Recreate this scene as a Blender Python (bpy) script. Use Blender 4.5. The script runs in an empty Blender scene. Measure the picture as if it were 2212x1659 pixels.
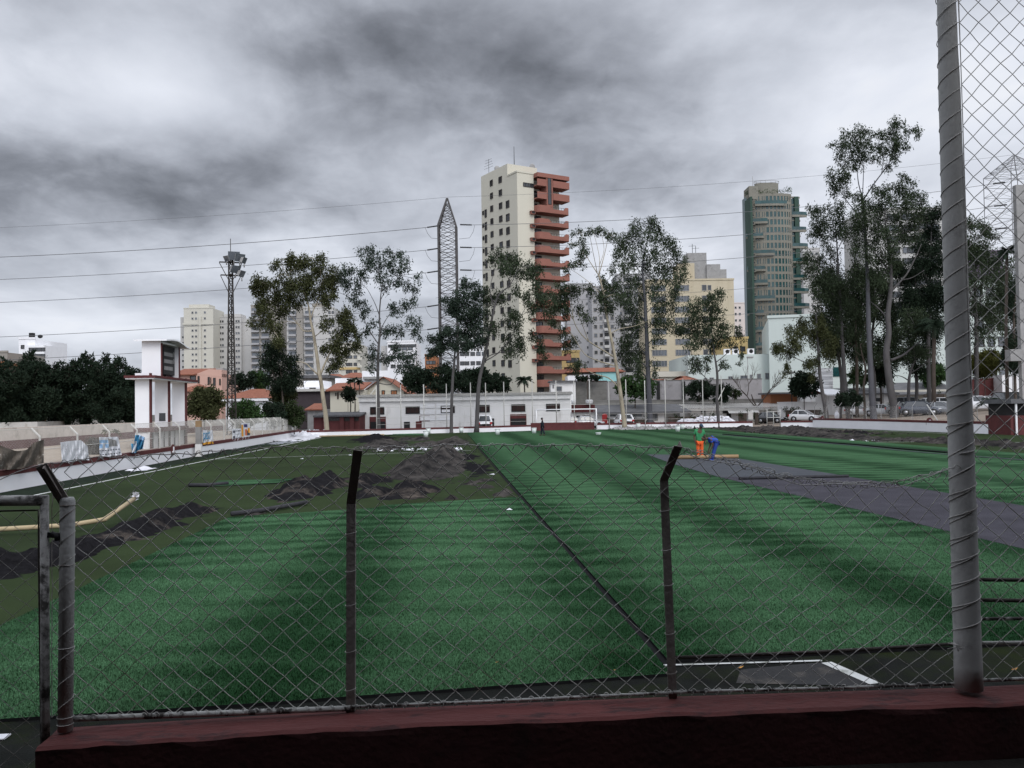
import bpy, math, random
import numpy as np
from mathutils import Vector as V, Matrix
random.seed(11); rng = np.random.default_rng(5)
R = math.radians; PI = math.pi; U = random.uniform
S = bpy.context.scene; COL = S.collection
# ---------------------------------------------------------------- camera model (photo measured on a 2212 x 1659 sheet)
F = 1850.0; CX, CY = 1106.0, 829.5
YAW, PIT, ROL = R(4.5), R(1.64), R(0.9)
EYE = V((0, 0, 2.65))
FW = V((math.sin(YAW)*math.cos(PIT), math.cos(YAW)*math.cos(PIT), math.sin(PIT)))
R0 = V((math.cos(YAW), -math.sin(YAW), 0)); U0 = R0.cross(FW)
RT = R0*math.cos(ROL) - U0*math.sin(ROL); UP = R0*math.sin(ROL) + U0*math.cos(ROL)
def ray(px, py): return FW*F + RT*(px-CX) - UP*(py-CY)
def at(px, py, d):                       # world point seen at a pixel, d metres ahead
    r = ray(px, py); h = (r.x**2+r.y**2)**.5
    return EYE + r*(d/F)
def G(px, py, z=0.0):                    # point on the level plane z seen at a pixel
    r = ray(px, py); return EYE + r*((z-EYE.z)/r.z)
def conv(x0, y0, w, zw):
    k = w/zw; s = 2212/4032
    return lambda x, y: ((x0+x*k)*s, (y0+y*k)*s)
Z1 = conv(0, 900, 1000, 1659); Z2 = conv(900, 700, 1000, 1659); Z3 = conv(1800, 500, 1000, 1659)
Z4 = conv(2700, 400, 1000, 1659); Z5 = conv(3032, 1000, 1000, 1659); Z6 = conv(2032, 1300, 1000, 2074)
A1 = conv(0, 1550, 700, 2212); A2 = conv(500, 1300, 700, 2212); A3 = conv(1000, 1350, 700, 2212)
A4 = conv(1350, 1450, 900, 2212); A5 = conv(2150, 1400, 900, 2212); A6 = conv(2850, 1400, 900, 2212)
A7 = conv(3650, 1000, 382, 704); A8 = conv(2650, 1650, 300, 2212); B7 = conv(3500, 0, 532, 802)
C7 = conv(900, 1700, 1200, 2212); D7 = conv(0, 1600, 1400, 2212); E4 = conv(2500, 1650, 1400, 2020)
PX = lambda x, y: (x, y)
# ---------------------------------------------------------------- mesh helpers
def tag(o, label=None, cat=None, group=None, kind=None):
    if label: o['label'] = label
    if cat: o['category'] = cat
    if group: o['group'] = group
    if kind: o['kind'] = kind
    return o
def thing(name, label, cat, loc=(0, 0, 0), rz=0.0, group=None):
    o = bpy.data.objects.new(name, None); COL.objects.link(o)
    o.location = loc; o.rotation_euler = (0, 0, rz); o.empty_display_size = .3
    return tag(o, label, cat, group)
class MB:
    def __init__(s): s.v = []; s.f = []; s.m = []; s.sm = []
    def add(s, vs, fs, mi=0, smooth=False):
        b = len(s.v); s.v += [tuple(p) for p in vs]
        for f in fs: s.f.append([b+i for i in f]); s.m.append(mi); s.sm.append(smooth)
        return s
    def box(s, x0, x1, y0, y1, z0, z1, mi=0):
        return s.add([(x0,y0,z0),(x1,y0,z0),(x1,y1,z0),(x0,y1,z0),(x0,y0,z1),(x1,y0,z1),(x1,y1,z1),(x0,y1,z1)],
                     [(3,2,1,0),(4,5,6,7),(0,1,5,4),(1,2,6,5),(2,3,7,6),(3,0,4,7)], mi)
    def beam(s, a, b, w, h, mi=0, up=(0,0,1)):      # rectangular bar between two points
        a, b = V(a), V(b); d = (b-a).normalized(); u = V(up)
        if abs(d.dot(u)) > .99: u = V((0,1,0))
        x = d.cross(u).normalized()*w/2; y = x.cross(d).normalized()*h/2
        return s.add([a-x-y,a+x-y,a+x+y,a-x+y,b-x-y,b+x-y,b+x+y,b-x+y],
                     [(0,1,2,3),(7,6,5,4),(0,4,5,1),(1,5,6,2),(2,6,7,3),(3,7,4,0)], mi)
    def tube(s, pts, r, n=6, mi=0, cap=True, smooth=True):
        pts = [V(p) for p in pts]; k = len(pts)
        rs = r if isinstance(r, (list, tuple)) else [r]*k
        vs = []; ref = None
        for i, p in enumerate(pts):
            t = (pts[min(i+1,k-1)]-pts[max(i-1,0)])
            t = t.normalized() if t.length > 1e-9 else V((0,0,1))
            if ref is None: ref = V((1,0,0)) if abs(t.x) < .8 else V((0,1,0))
            a = (ref - t*ref.dot(t)); a = a.normalized() if a.length > 1e-6 else t.orthogonal().normalized(); ref = a
            b = t.cross(a)
            for j in range(n):
                q = 2*PI*j/n; vs.append(p + (a*math.cos(q)+b*math.sin(q))*rs[i])
        fs = [(i*n+j, i*n+(j+1)%n, (i+1)*n+(j+1)%n, (i+1)*n+j) for i in range(k-1) for j in range(n)]
        if cap: fs += [tuple(range(n-1,-1,-1)), tuple((k-1)*n+j for j in range(n))]
        return s.add(vs, fs, mi, smooth)
    def prism(s, pts, z0, z1, mi=0, mside=None):     # polygon (x,y) counter-clockwise extruded in z
        n = len(pts); ar = sum(pts[i][0]*pts[(i+1)%n][1]-pts[(i+1)%n][0]*pts[i][1] for i in range(n))
        if ar < 0: pts = pts[::-1]
        vs = [(p[0],p[1],z0) for p in pts]+[(p[0],p[1],z1) for p in pts]
        s.add(vs, [tuple(range(n-1,-1,-1)), tuple(range(n,2*n))], mi)
        s.add(vs, [(i,(i+1)%n,n+(i+1)%n,n+i) for i in range(n)], mi if mside is None else mside); return s
    def ell(s, c, rx, ry, rz, nu=10, nv=6, mi=0, jit=0.0, rot=0.0):
        vs = []; cr, sr = math.cos(rot), math.sin(rot)
        for i in range(nv+1):
            t = PI*i/nv
            for j in range(nu):
                q = 2*PI*j/nu; k = 1+U(-jit, jit)
                x, y, z = rx*k*math.sin(t)*math.cos(q), ry*k*math.sin(t)*math.sin(q), rz*k*math.cos(t)
                vs.append((c[0]+x*cr-y*sr, c[1]+x*sr+y*cr, c[2]+z))
        fs = [(i*nu+j,(i+1)*nu+j,(i+1)*nu+(j+1)%nu,i*nu+(j+1)%nu) for i in range(nv) for j in range(nu)]
        return s.add(vs, fs, mi, True)
    def build(s, name, mats, parent=None, world=False):
        me = bpy.data.meshes.new(name)
        off = V((0,0,0))
        if world and parent is not None: off = V(parent.location)
        me.from_pydata([(p[0]-off.x,p[1]-off.y,p[2]-off.z) for p in s.v], [], s.f)
        mats = mats if isinstance(mats, (list, tuple)) else [mats]
        for m in mats: me.materials.append(m)
        if len(mats) > 1: me.polygons.foreach_set('material_index', s.m)
        me.polygons.foreach_set('use_smooth', s.sm); me.update()
        o = bpy.data.objects.new(name, me); COL.objects.link(o)
        if parent is not None: o.parent = parent
        return o
def copy_tree(o, parent=None):
    c = o.copy(); COL.objects.link(c)
    if parent is not None: c.parent = parent
    for ch in list(o.children): copy_tree(ch, c)
    return c
# ---------------------------------------------------------------- materials
def nodes_of(m):
    m.use_nodes = True; nt = m.node_tree; return nt, nt.nodes, nt.links
def mat(name, c, rough=.85, var=.18, scale=2.0, bump=0.0, bscale=None, metal=0.0, spec=.3, c2=None, spot=None, spot_scale=3, spot_w=(.55,.7), coords='Object', stretch=(1,1,1), trans=0.0, island=0.0):
    m = bpy.data.materials.new(name); nt, N, L = nodes_of(m)
    b = N['Principled BSDF']; b.inputs['Roughness'].default_value = rough; b.inputs['Metallic'].default_value = metal
    b.inputs['Specular IOR Level'].default_value = spec
    tc = N.new('ShaderNodeTexCoord'); mp = N.new('ShaderNodeMapping'); mp.inputs['Scale'].default_value = stretch
    L.new(tc.outputs[coords], mp.inputs[0])
    nz = N.new('ShaderNodeTexNoise'); nz.inputs['Scale'].default_value = scale; nz.inputs['Detail'].default_value = 6; nz.inputs['Roughness'].default_value = .62
    L.new(mp.outputs[0], nz.inputs[0])
    mr = N.new('ShaderNodeMapRange'); mr.inputs[1].default_value = .28; mr.inputs[2].default_value = .72
    L.new(nz.outputs[0], mr.inputs[0])
    mx = N.new('ShaderNodeMix'); mx.data_type = 'RGBA'
    a = [x*(1-var) for x in c]; d = list(c2) if c2 else [min(1, x*(1+var)) for x in c]
    mx.inputs[6].default_value = (*a, 1); mx.inputs[7].default_value = (*d, 1)
    L.new(mr.outputs[0], mx.inputs[0]); out = mx.outputs[2]
    if spot:
        n2 = N.new('ShaderNodeTexNoise'); n2.inputs['Scale'].default_value = spot_scale; n2.inputs['Detail'].default_value = 8; n2.inputs['Roughness'].default_value = .7
        L.new(mp.outputs[0], n2.inputs[0])
        r2 = N.new('ShaderNodeMapRange'); r2.inputs[1].default_value = spot_w[0]; r2.inputs[2].default_value = spot_w[1]
        L.new(n2.outputs[0], r2.inputs[0])
        m2 = N.new('ShaderNodeMix'); m2.data_type = 'RGBA'; m2.inputs[7].default_value = (*spot, 1)
        L.new(r2.outputs[0], m2.inputs[0]); L.new(out, m2.inputs[6]); out = m2.outputs[2]
    if island:
        g = N.new('ShaderNodeNewGeometry'); h = N.new('ShaderNodeHueSaturation')
        r3 = N.new('ShaderNodeMapRange'); r3.inputs[3].default_value = 1-island; r3.inputs[4].default_value = 1+island
        L.new(g.outputs['Random Per Island'], r3.inputs[0]); L.new(r3.outputs[0], h.inputs['Value']); L.new(out, h.inputs['Color']); out = h.outputs[0]
    L.new(out, b.inputs['Base Color'])
    if bump:
        n3 = N.new('ShaderNodeTexNoise'); n3.inputs['Scale'].default_value = bscale or scale*6; n3.inputs['Detail'].default_value = 5
        L.new(mp.outputs[0], n3.inputs[0])
        bp = N.new('ShaderNodeBump'); bp.inputs['Strength'].default_value = bump; bp.inputs['Distance'].default_value = .05
        L.new(n3.outputs[0], bp.inputs['Height']); L.new(bp.outputs[0], b.inputs['Normal'])
    if trans:
        t = N.new('ShaderNodeBsdfTranslucent'); L.new(out, t.inputs[0]); ms = N.new('ShaderNodeMixShader'); ms.inputs[0].default_value = trans
        L.new(b.outputs[0], ms.inputs[1]); L.new(t.outputs[0], ms.inputs[2]); L.new(ms.outputs[0], N['Material Output'].inputs[0])
    return m
M = {}
M['white'] = mat('white_paint', (.76,.76,.78), .8, .05, .6, .1, spot=(.52,.52,.50), spot_scale=1.2, spot_w=(.62,.85))
M['whiteplain'] = mat('white_enamel', (.76,.76,.77), .5, .03, 2)
M['oldwhite'] = mat('weathered_white_wall', (.72,.71,.70), .9, .08, .5, .1, spot=(.40,.38,.35), spot_scale=.9, spot_w=(.55,.85), stretch=(1,1,.25))
M['limewall'] = mat('stained_boundary_wall', (.56,.51,.46), .95, .12, .8, .3, spot=(.30,.27,.23), spot_scale=1.1, spot_w=(.5,.72))
M['maroon'] = mat('maroon_paint', (.095,.026,.026), .75, .2, 1.5, .1, spot=(.055,.02,.02), spot_scale=2)
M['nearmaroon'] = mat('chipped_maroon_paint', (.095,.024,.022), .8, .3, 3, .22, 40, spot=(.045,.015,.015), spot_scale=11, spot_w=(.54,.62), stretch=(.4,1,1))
M['maroonface'] = mat('dark_maroon_face', (.042,.012,.012), .9, .4, 2.5, .2, 40, spot=(.020,.008,.008), spot_scale=6)  # darker maroon used on the near wall's front face
M['cream'] = mat('cream_render', (.52,.495,.415), .9, .05, .12, .05, spot=(.42,.39,.30), spot_scale=.25, spot_w=(.6,.9), stretch=(1,1,.2))
M['salmon'] = mat('salmon_balcony_paint', (.235,.100,.076), .85, .1, .3, spot=(.22,.09,.075), spot_scale=.7, spot_w=(.6,.8))
M['wood'] = mat('dark_wood_shutter', (.03,.014,.012), .7, .3, 1)
M['glass'] = mat('dark_window_glass', (.03,.033,.037), .12, .35, .25, spec=.6)
M['greyglass'] = mat('grey_window_glass', (.09,.10,.115), .15, .5, .3, spec=.6)
M['tealglass'] = mat('teal_tower_glass', (.012,.055,.056), .12, .5, .2, spec=.6)
M['black'] = mat('black_paint', (.012,.012,.013), .6, .2, 2)
M['bronze'] = mat('dark_bronze_frame', (.035,.03,.027), .5, .1, 2)
M['greenwall'] = mat('dark_green_cladding', (.028,.058,.043), .7, .12, .2)
M['beige'] = mat('beige_cladding', (.195,.185,.155), .85, .1, .3, spot=(.12,.115,.095), spot_scale=.8)
M['yellowish'] = mat('yellow_cream_render', (.47,.41,.30), .9, .08, .1, spot=(.38,.32,.22), spot_scale=.3, spot_w=(.5,.8), stretch=(1,1,.3))
M['palecream'] = mat('pale_cream_tower', (.50,.48,.42), .9, .04, .1)
M['palegrey'] = mat('pale_grey_tower', (.45,.44,.425), .9, .05, .1)
M['midgrey'] = mat('mid_grey_tower', (.33,.325,.33), .9, .08, .1)
M['taupe'] = mat('taupe_tower', (.27,.25,.225), .9, .08, .1)
M['mint'] = mat('mint_white_render', (.50,.555,.53), .9, .05, .12, spot=(.44,.49,.47), spot_scale=.25, spot_w=(.5,.8), stretch=(1,1,.3))
M['pink'] = mat('pink_render', (.52,.33,.27), .9, .06, .5)
M['yellow'] = mat('yellow_render', (.46,.34,.16), .9, .06, .5)
M['orange'] = mat('orange_brick', (.30,.125,.06), .9, .1, .5)
M['teal'] = mat('turquoise_render', (.28,.52,.52), .9, .06, .5)
M['tile'] = mat('clay_roof_tiles', (.22,.075,.045), .85, .3, 3.0, .4, 14, c2=(.29,.115,.07))
M['fibre'] = mat('grey_fibre_cement_sheet', (.11,.11,.115), .9, .25, 1.2, .3)
M['palefibre'] = mat('pale_corrugated_sheet', (.42,.41,.39), .85, .15, 1.2, .2, spot=(.25,.22,.18), spot_scale=2)
M['concrete'] = mat('grey_concrete', (.27,.265,.26), .9, .15, 1.5, .3, spot=(.17,.165,.16), spot_scale=1)
M['blockwall'] = mat('grey_block_wall', (.16,.155,.145), .95, .25, .8, .4, stretch=(1,1,2))
M['greywall'] = mat('grey_retaining_wall', (.27,.26,.265), .9, .15, .5, .2, spot=(.16,.155,.15), spot_scale=.9)
M['pole'] = mat('painted_concrete_pole', (.40,.40,.39), .85, .1, 8, .07, 60, spot=(.22,.22,.215), spot_scale=10, spot_w=(.55,.75))
M['pipe'] = mat('chipped_white_pipe', (.42,.42,.40), .6, .15, 8, .1, spot=(.045,.04,.037), spot_scale=9, spot_w=(.5,.56))
M['rustpipe'] = mat('rusty_dark_pipe', (.06,.052,.046), .75, .35, 10, .2, spot=(.20,.19,.18), spot_scale=22, spot_w=(.58,.66))
M['angle'] = mat('dark_angle_iron', (.19,.17,.155), .8, .3, 6, .2, spot=(.34,.33,.31), spot_scale=14, spot_w=(.6,.75))
M['wire'] = mat('galvanised_wire', (.45,.44,.42), .6, .15, 12, metal=.15, spot=(.13,.10,.08), spot_scale=3, spot_w=(.5,.66))
M['farwire'] = mat('far_galvanised_wire', (.5,.49,.46), .6, .1, 3)
M['steel'] = mat('rusted_lattice_steel', (.035,.031,.029), .8, .3, 1.5, spot=(.08,.065,.055), spot_scale=3)
M['greysteel'] = mat('grey_lattice_steel', (.075,.07,.07), .7, .2, 1)
M['hazedsteel'] = mat('haze_lightened_steel', (.20,.20,.21), .8, .1, 1)  # second pylon's steel lightened to put sky haze into its colour
M['cable'] = mat('aluminium_cable', (.12,.12,.125), .6, .1, 1)
M['bark_pale'] = mat('pale_gum_bark', (.32,.28,.21), .9, .2, 1.2, .3, spot=(.16,.13,.10), spot_scale=1.5, spot_w=(.53,.68), stretch=(1,1,.35))
M['bark_grey'] = mat('grey_bark', (.085,.08,.08), .95, .25, 1.2, .4, spot=(.07,.065,.06), spot_scale=2, stretch=(1,1,.4))
M['bark_silver'] = mat('silver_grey_bark', (.09,.09,.10), .95, .2, 1.2, .3, spot=(.06,.06,.062), spot_scale=2, stretch=(1,1,.3))
M['bark_dark'] = mat('dark_brown_bark', (.075,.06,.05), .95, .25, 1.2, .4)
def leafmat(name, c): return mat(name, [x*.76 for x in c], .75, .35, .30, spec=.08, trans=.18, island=.20)
M['gum'] = leafmat('gum_leaves', (.052,.072,.040))
M['gum_olive'] = leafmat('olive_gum_leaves', (.066,.074,.032))
M['gum_blue'] = leafmat('blue_green_gum_leaves', (.048,.070,.050))
M['dark'] = leafmat('dark_evergreen_leaves', (.022,.036,.022))
M['green'] = leafmat('mid_green_leaves', (.045,.088,.030))
M['olive'] = leafmat('olive_shrub_leaves', (.10,.105,.028))
M['hedge'] = leafmat('hedge_leaves', (.040,.058,.024))
M['skin'] = mat('brown_skin', (.085,.045,.03), .6, .1, 8)
M['rubber'] = mat('black_rubber_crumb', (.012,.0115,.013), .95, .5, 9, .8, 40, spec=.03)
M['sandrub'] = mat('sand_and_rubber_mound', (.013,.0125,.014), .98, .4, 5, .7, 30, spot=(.105,.088,.075), spot_scale=.75, spot_w=(.52,.68), stretch=(1,1.6,1), spec=.03)
M['sandgrey'] = mat('grey_sand_mound', (.062,.056,.052), .98, .4, 4, .7, 30, spot=(.014,.0135,.014), spot_scale=.8, spot_w=(.42,.62), spec=.03)
M['plastic'] = mat('white_plastic_film', (.66,.66,.70), .35, .1, 4, spec=.5)
M['card'] = mat('cream_cardboard', (.40,.32,.20), .85, .1, 3)
M['cartube'] = mat('tan_cardboard_tube', (.30,.20,.11), .85, .12, 3)
M['mat_roll'] = mat('charcoal_backing_mat', (.035,.035,.04), .9, .3, 8, .3)
M['greyroll'] = mat('grey_felt_roll', (.20,.21,.23), .95, .15, 6)
M['bucket'] = mat('white_plastic_bucket', (.62,.66,.64), .45, .05, 4)
# ---------------------------------------------------------------- world, sun, camera
wd = bpy.data.worlds.new('World'); S.world = wd; wd.use_nodes = True
nt = wd.node_tree; N = nt.nodes; L = nt.links
for n in list(N): N.remove(n)
wo = N.new('ShaderNodeOutputWorld'); bgS = N.new('ShaderNodeBackground'); bgC = N.new('ShaderNodeBackground'); mixS = N.new('ShaderNodeMixShader')
sky = N.new('ShaderNodeTexSky'); sky.sky_type = 'NISHITA'; sky.sun_disc = False
SUN_EL, SUN_AZ = R(42), R(158)
sky.sun_elevation = SUN_EL; sky.sun_rotation = SUN_AZ
L.new(sky.outputs[0], bgS.inputs[0]); bgS.inputs[1].default_value = .06
def mth(op, a, b=None, c=None, clamp=False):
    n = N.new('ShaderNodeMath'); n.operation = op; n.use_clamp = clamp
    for i, x in enumerate((a, b, c)):
        if x is None: continue
        if isinstance(x, (int, float)): n.inputs[i].default_value = x
        else: L.new(x, n.inputs[i])
    return n.outputs[0]
tc = N.new('ShaderNodeTexCoord'); sp = N.new('ShaderNodeSeparateXYZ'); L.new(tc.outputs['Generated'], sp.inputs[0])
zz = mth('MAXIMUM', sp.outputs[2], 0.0); den = mth('ADD', zz, .30)
cb = N.new('ShaderNodeCombineXYZ'); L.new(mth('DIVIDE', sp.outputs[0], den), cb.inputs[0]); L.new(mth('DIVIDE', sp.outputs[1], den), cb.inputs[1])
def noise(scale, detail, rough, dist, off, stretch=(1,1,1)):
    mp = N.new('ShaderNodeMapping'); mp.inputs['Location'].default_value = off; mp.inputs['Scale'].default_value = stretch
    L.new(cb.outputs[0], mp.inputs[0])
    n = N.new('ShaderNodeTexNoise'); n.inputs['Scale'].default_value = scale; n.inputs['Detail'].default_value = detail
    n.inputs['Roughness'].default_value = rough; n.inputs['Distortion'].default_value = dist; L.new(mp.outputs[0], n.inputs[0]); return n.outputs[0]
n1 = noise(1.5, 7, .52, .35, (3.1, 1.7, 0)); n2 = noise(3.6, 8, .56, .25, (0.4, 5.2, 0), (1, .8, 1))
n3 = noise(11, 6, .55, .4, (2.4, 7.7, 0))
val = mth('ADD', mth('MULTIPLY', mth('SUBTRACT', n1, .5), 1.0), mth('MULTIPLY', mth('SUBTRACT', n2, .5), .66)); val = mth('ADD', val, mth('MULTIPLY', mth('SUBTRACT', n3, .5), .20))
# large cloud masses: (pixel x, pixel y on the photo sheet -> direction), half sizes in the same units, weight
BLOBS = [(880,120,340,105,-.24),(700,110,180,90,-.10),(1230,200,300,120,-.24),(200,400,340,75,-.40),(480,330,240,60,-.12),(80,20,300,110,-.10),(620,60,130,90,-.06),
 (370,170,150,110,.30),(130,230,180,70,.10),(100,690,340,60,.18),(430,720,300,50,.06),(1780,240,330,130,.15),(2120,330,260,200,.20),(1480,420,330,90,-.24),(1330,320,160,80,-.10),
 (850,350,200,60,.06),(1480,60,200,80,.10),(260,640,260,40,-.06),(850,480,260,80,.06),(1950,60,300,90,-.02),(640,640,250,60,-.08),(1330,590,140,90,.22),(1850,520,200,90,.12),(330,580,330,50,.02),(560,470,200,40,-.06),(150,800,500,40,-.05)]
for bx, by, sx, sy, w in BLOBS:
    c = ray(bx, by).normalized(); ax, ay, az = 1, 1, 1
    vs = N.new('ShaderNodeVectorMath'); vs.operation = 'SUBTRACT'; L.new(tc.outputs['Generated'], vs.inputs[0]); vs.inputs[1].default_value = c
    vm = N.new('ShaderNodeVectorMath'); vm.operation = 'MULTIPLY'; L.new(vs.outputs[0], vm.inputs[0]); vm.inputs[1].default_value = (F/sx, F/sx*.6, F/sy)
    vl = N.new('ShaderNodeVectorMath'); vl.operation = 'DOT_PRODUCT'; L.new(vm.outputs[0], vl.inputs[0]); L.new(vm.outputs[0], vl.inputs[1])
    # edges broken by noise so that a mass reads as cloud, not as an ellipse
    dd = mth('ADD', vl.outputs['Value'], mth('ADD', mth('MULTIPLY', mth('SUBTRACT', n2, .5), 2.6), mth('MULTIPLY', mth('SUBTRACT', n3, .5), 1.2)))
    g = mth('EXPONENT', mth('MULTIPLY', dd, -.75)); g = mth('MINIMUM', g, 1.3)
    val = mth('ADD', val, mth('MULTIPLY', g, w))
val = mth('DIVIDE', mth('ADD', val, .69+.25), 1.3, clamp=True)
cr = N.new('ShaderNodeValToRGB'); L.new(val, cr.inputs[0]); e = cr.color_ramp.elements
e[0].position = 0.0; e[0].color = (.110,.113,.120,1); e[1].position = 1.0; e[1].color = (.93,.95,1.0,1)
for p, c in ((.19,(.165,.176,.203)),(.385,(.258,.274,.315)),(.577,(.41,.435,.495)),(.77,(.63,.665,.745)),(.92,(.83,.865,.95))):
    k = e.new(p); k.color = (*c, 1)
L.new(cr.outputs[0], bgC.inputs[0])
el = N.new('ShaderNodeMapRange'); el.interpolation_type = 'SMOOTHSTEP'; L.new(sp.outputs[2], el.inputs[0])
el.inputs[1].default_value = .5; el.inputs[2].default_value = .95; el.inputs[3].default_value = 1.0; el.inputs[4].default_value = 2.2
bk = N.new('ShaderNodeMapRange'); bk.interpolation_type = 'SMOOTHSTEP'; L.new(sp.outputs[1], bk.inputs[0])      # the overcast is brighter toward the veiled sun behind the viewpoint
bk.inputs[1].default_value = .25; bk.inputs[2].default_value = -.7; bk.inputs[3].default_value = 0.0; bk.inputs[4].default_value = 1.3
L.new(mth('ADD', el.outputs[0], bk.outputs[0]), bgC.inputs[1])
mixS.inputs[0].default_value = .94; L.new(bgS.outputs[0], mixS.inputs[1]); L.new(bgC.outputs[0], mixS.inputs[2]); L.new(mixS.outputs[0], wo.inputs[0])
sl = bpy.data.lights.new('sun', 'SUN'); sl.energy = 1.5; sl.angle = R(30); sl.color = (1, .97, .93)
so = bpy.data.objects.new('sun', sl); COL.objects.link(so)
sd = V((math.sin(SUN_AZ)*math.cos(SUN_EL), math.cos(SUN_AZ)*math.cos(SUN_EL), math.sin(SUN_EL)))
so.rotation_euler = sd.to_track_quat('Z', 'Y').to_euler()
cd = bpy.data.cameras.new('camera'); co = bpy.data.objects.new('camera', cd); COL.objects.link(co)
cd.sensor_width = 36; cd.lens = 36*F/2212; cd.clip_end = 6000; cd.clip_start = .05
mw = Matrix.Identity(4)
for i in range(3): mw[i][0] = RT[i]; mw[i][1] = UP[i]; mw[i][2] = -FW[i]; mw[i][3] = EYE[i]
co.matrix_world = mw; S.camera = co
S.view_settings.view_transform = 'Standard'; S.view_settings.look = 'None'; S.view_settings.exposure = 0; S.view_settings.gamma = 1
S.cycles.max_bounces = 5; S.cycles.diffuse_bounces = 3; S.cycles.transparent_max_bounces = 6; S.cycles.caustics_reflective = False; S.cycles.caustics_refractive = False
from mathutils import noise as MN
def fbm(x, y, z=0.0): return MN.fractal(V((x, y, z)), 0.9, 2.1, 5)
# ---------------------------------------------------------------- ground and pitch (setting)
def sheet(name, pts, z, m, thick=None, mside=None):
    mb = MB()
    if thick: mb.prism([(p[0],p[1]) for p in pts], z-thick, z, 0, 1 if mside else 0); o = mb.build(name, [m, mside] if mside else m)
    else:
        n = len(pts); mb.add([(p[0],p[1],z) for p in pts], [tuple(range(n))]); o = mb.build(name, m)
        if o.data.polygons[0].normal.z < 0: o.data.flip_normals()
    return tag(o, kind='structure')
M['city'] = mat('city_ground', (.10,.095,.085), .95, .3, .05, spot=(.05,.06,.03), spot_scale=.02, spec=.04)
M['pitch'] = mat('worn_olive_turf', (.028,.042,.0175), .95, .22, .35, .4, 60, spot=(.017,.025,.012), spot_scale=.12, spot_w=(.45,.7), spec=.04)
M['runoff'] = mat('dark_green_runoff', (.017,.025,.017), .95, .25, .8, .3, 40, spot=(.045,.046,.04), spot_scale=.7, spot_w=(.6,.75), spec=.04)
M['asphalt'] = mat('mossy_dark_asphalt', (.012,.013,.012), .95, .35, 2.0, .5, 50, spot=(.016,.022,.008), spot_scale=.55, spot_w=(.5,.65), spec=.04)
M['standfloor'] = mat('stand_floor_concrete', (.022,.02,.018), .95, .3, 1.5, .4, 40, spec=.04)
M['greycon'] = mat('worn_grey_concrete', (.038,.038,.039), .95, .2, 1.2, .3, 40, spot=(.10,.09,.08), spot_scale=.9, spot_w=(.56,.7), spec=.04)
M['line'] = mat('white_line_paint', (.50,.51,.50), .9, .15, 2, spot=(.12,.13,.10), spot_scale=2.5, spot_w=(.54,.68))
M['sandpath'] = mat('sandy_walkway', (.36,.30,.24), .95, .15, .8, .3, 20, spec=.04)
M['lot'] = mat('gravel_parking_lot', (.24,.20,.165), .95, .2, .3, .3, 20, spec=.04)
M['underlay'] = mat('purple_grey_underlay', (.058,.056,.067), .95, .25, 1.2, .5, 160, spot=(.05,.047,.058), spot_scale=1, spec=.04)
M['greymat'] = mat('grey_felt_mat', (.068,.073,.082), .95, .1, 1.2, .3, 120, spec=.04)
sheet('city_ground', [(-1800,-300),(1800,-300),(1800,3000),(-1800,3000)], -.06, M['city'])
sheet('football_pitch', [(-13.9,6.4),(31,6.4),(44.5,20),(44.5,64),(39.6,98),(14,101),(-15.4,93),(-15.4,40)], 0.0, M['pitch'])
sheet('asphalt_strip', [(-15.2,1.0),(46,1.0),(46,9.6),(-15.2,9.2)], .004, M['asphalt'])
sheet('runoff_strip', [(-15.45,9.0),(-13.95,9.0),(-13.95,92.6),(-15.45,92.6)], .004, M['runoff'])
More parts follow.
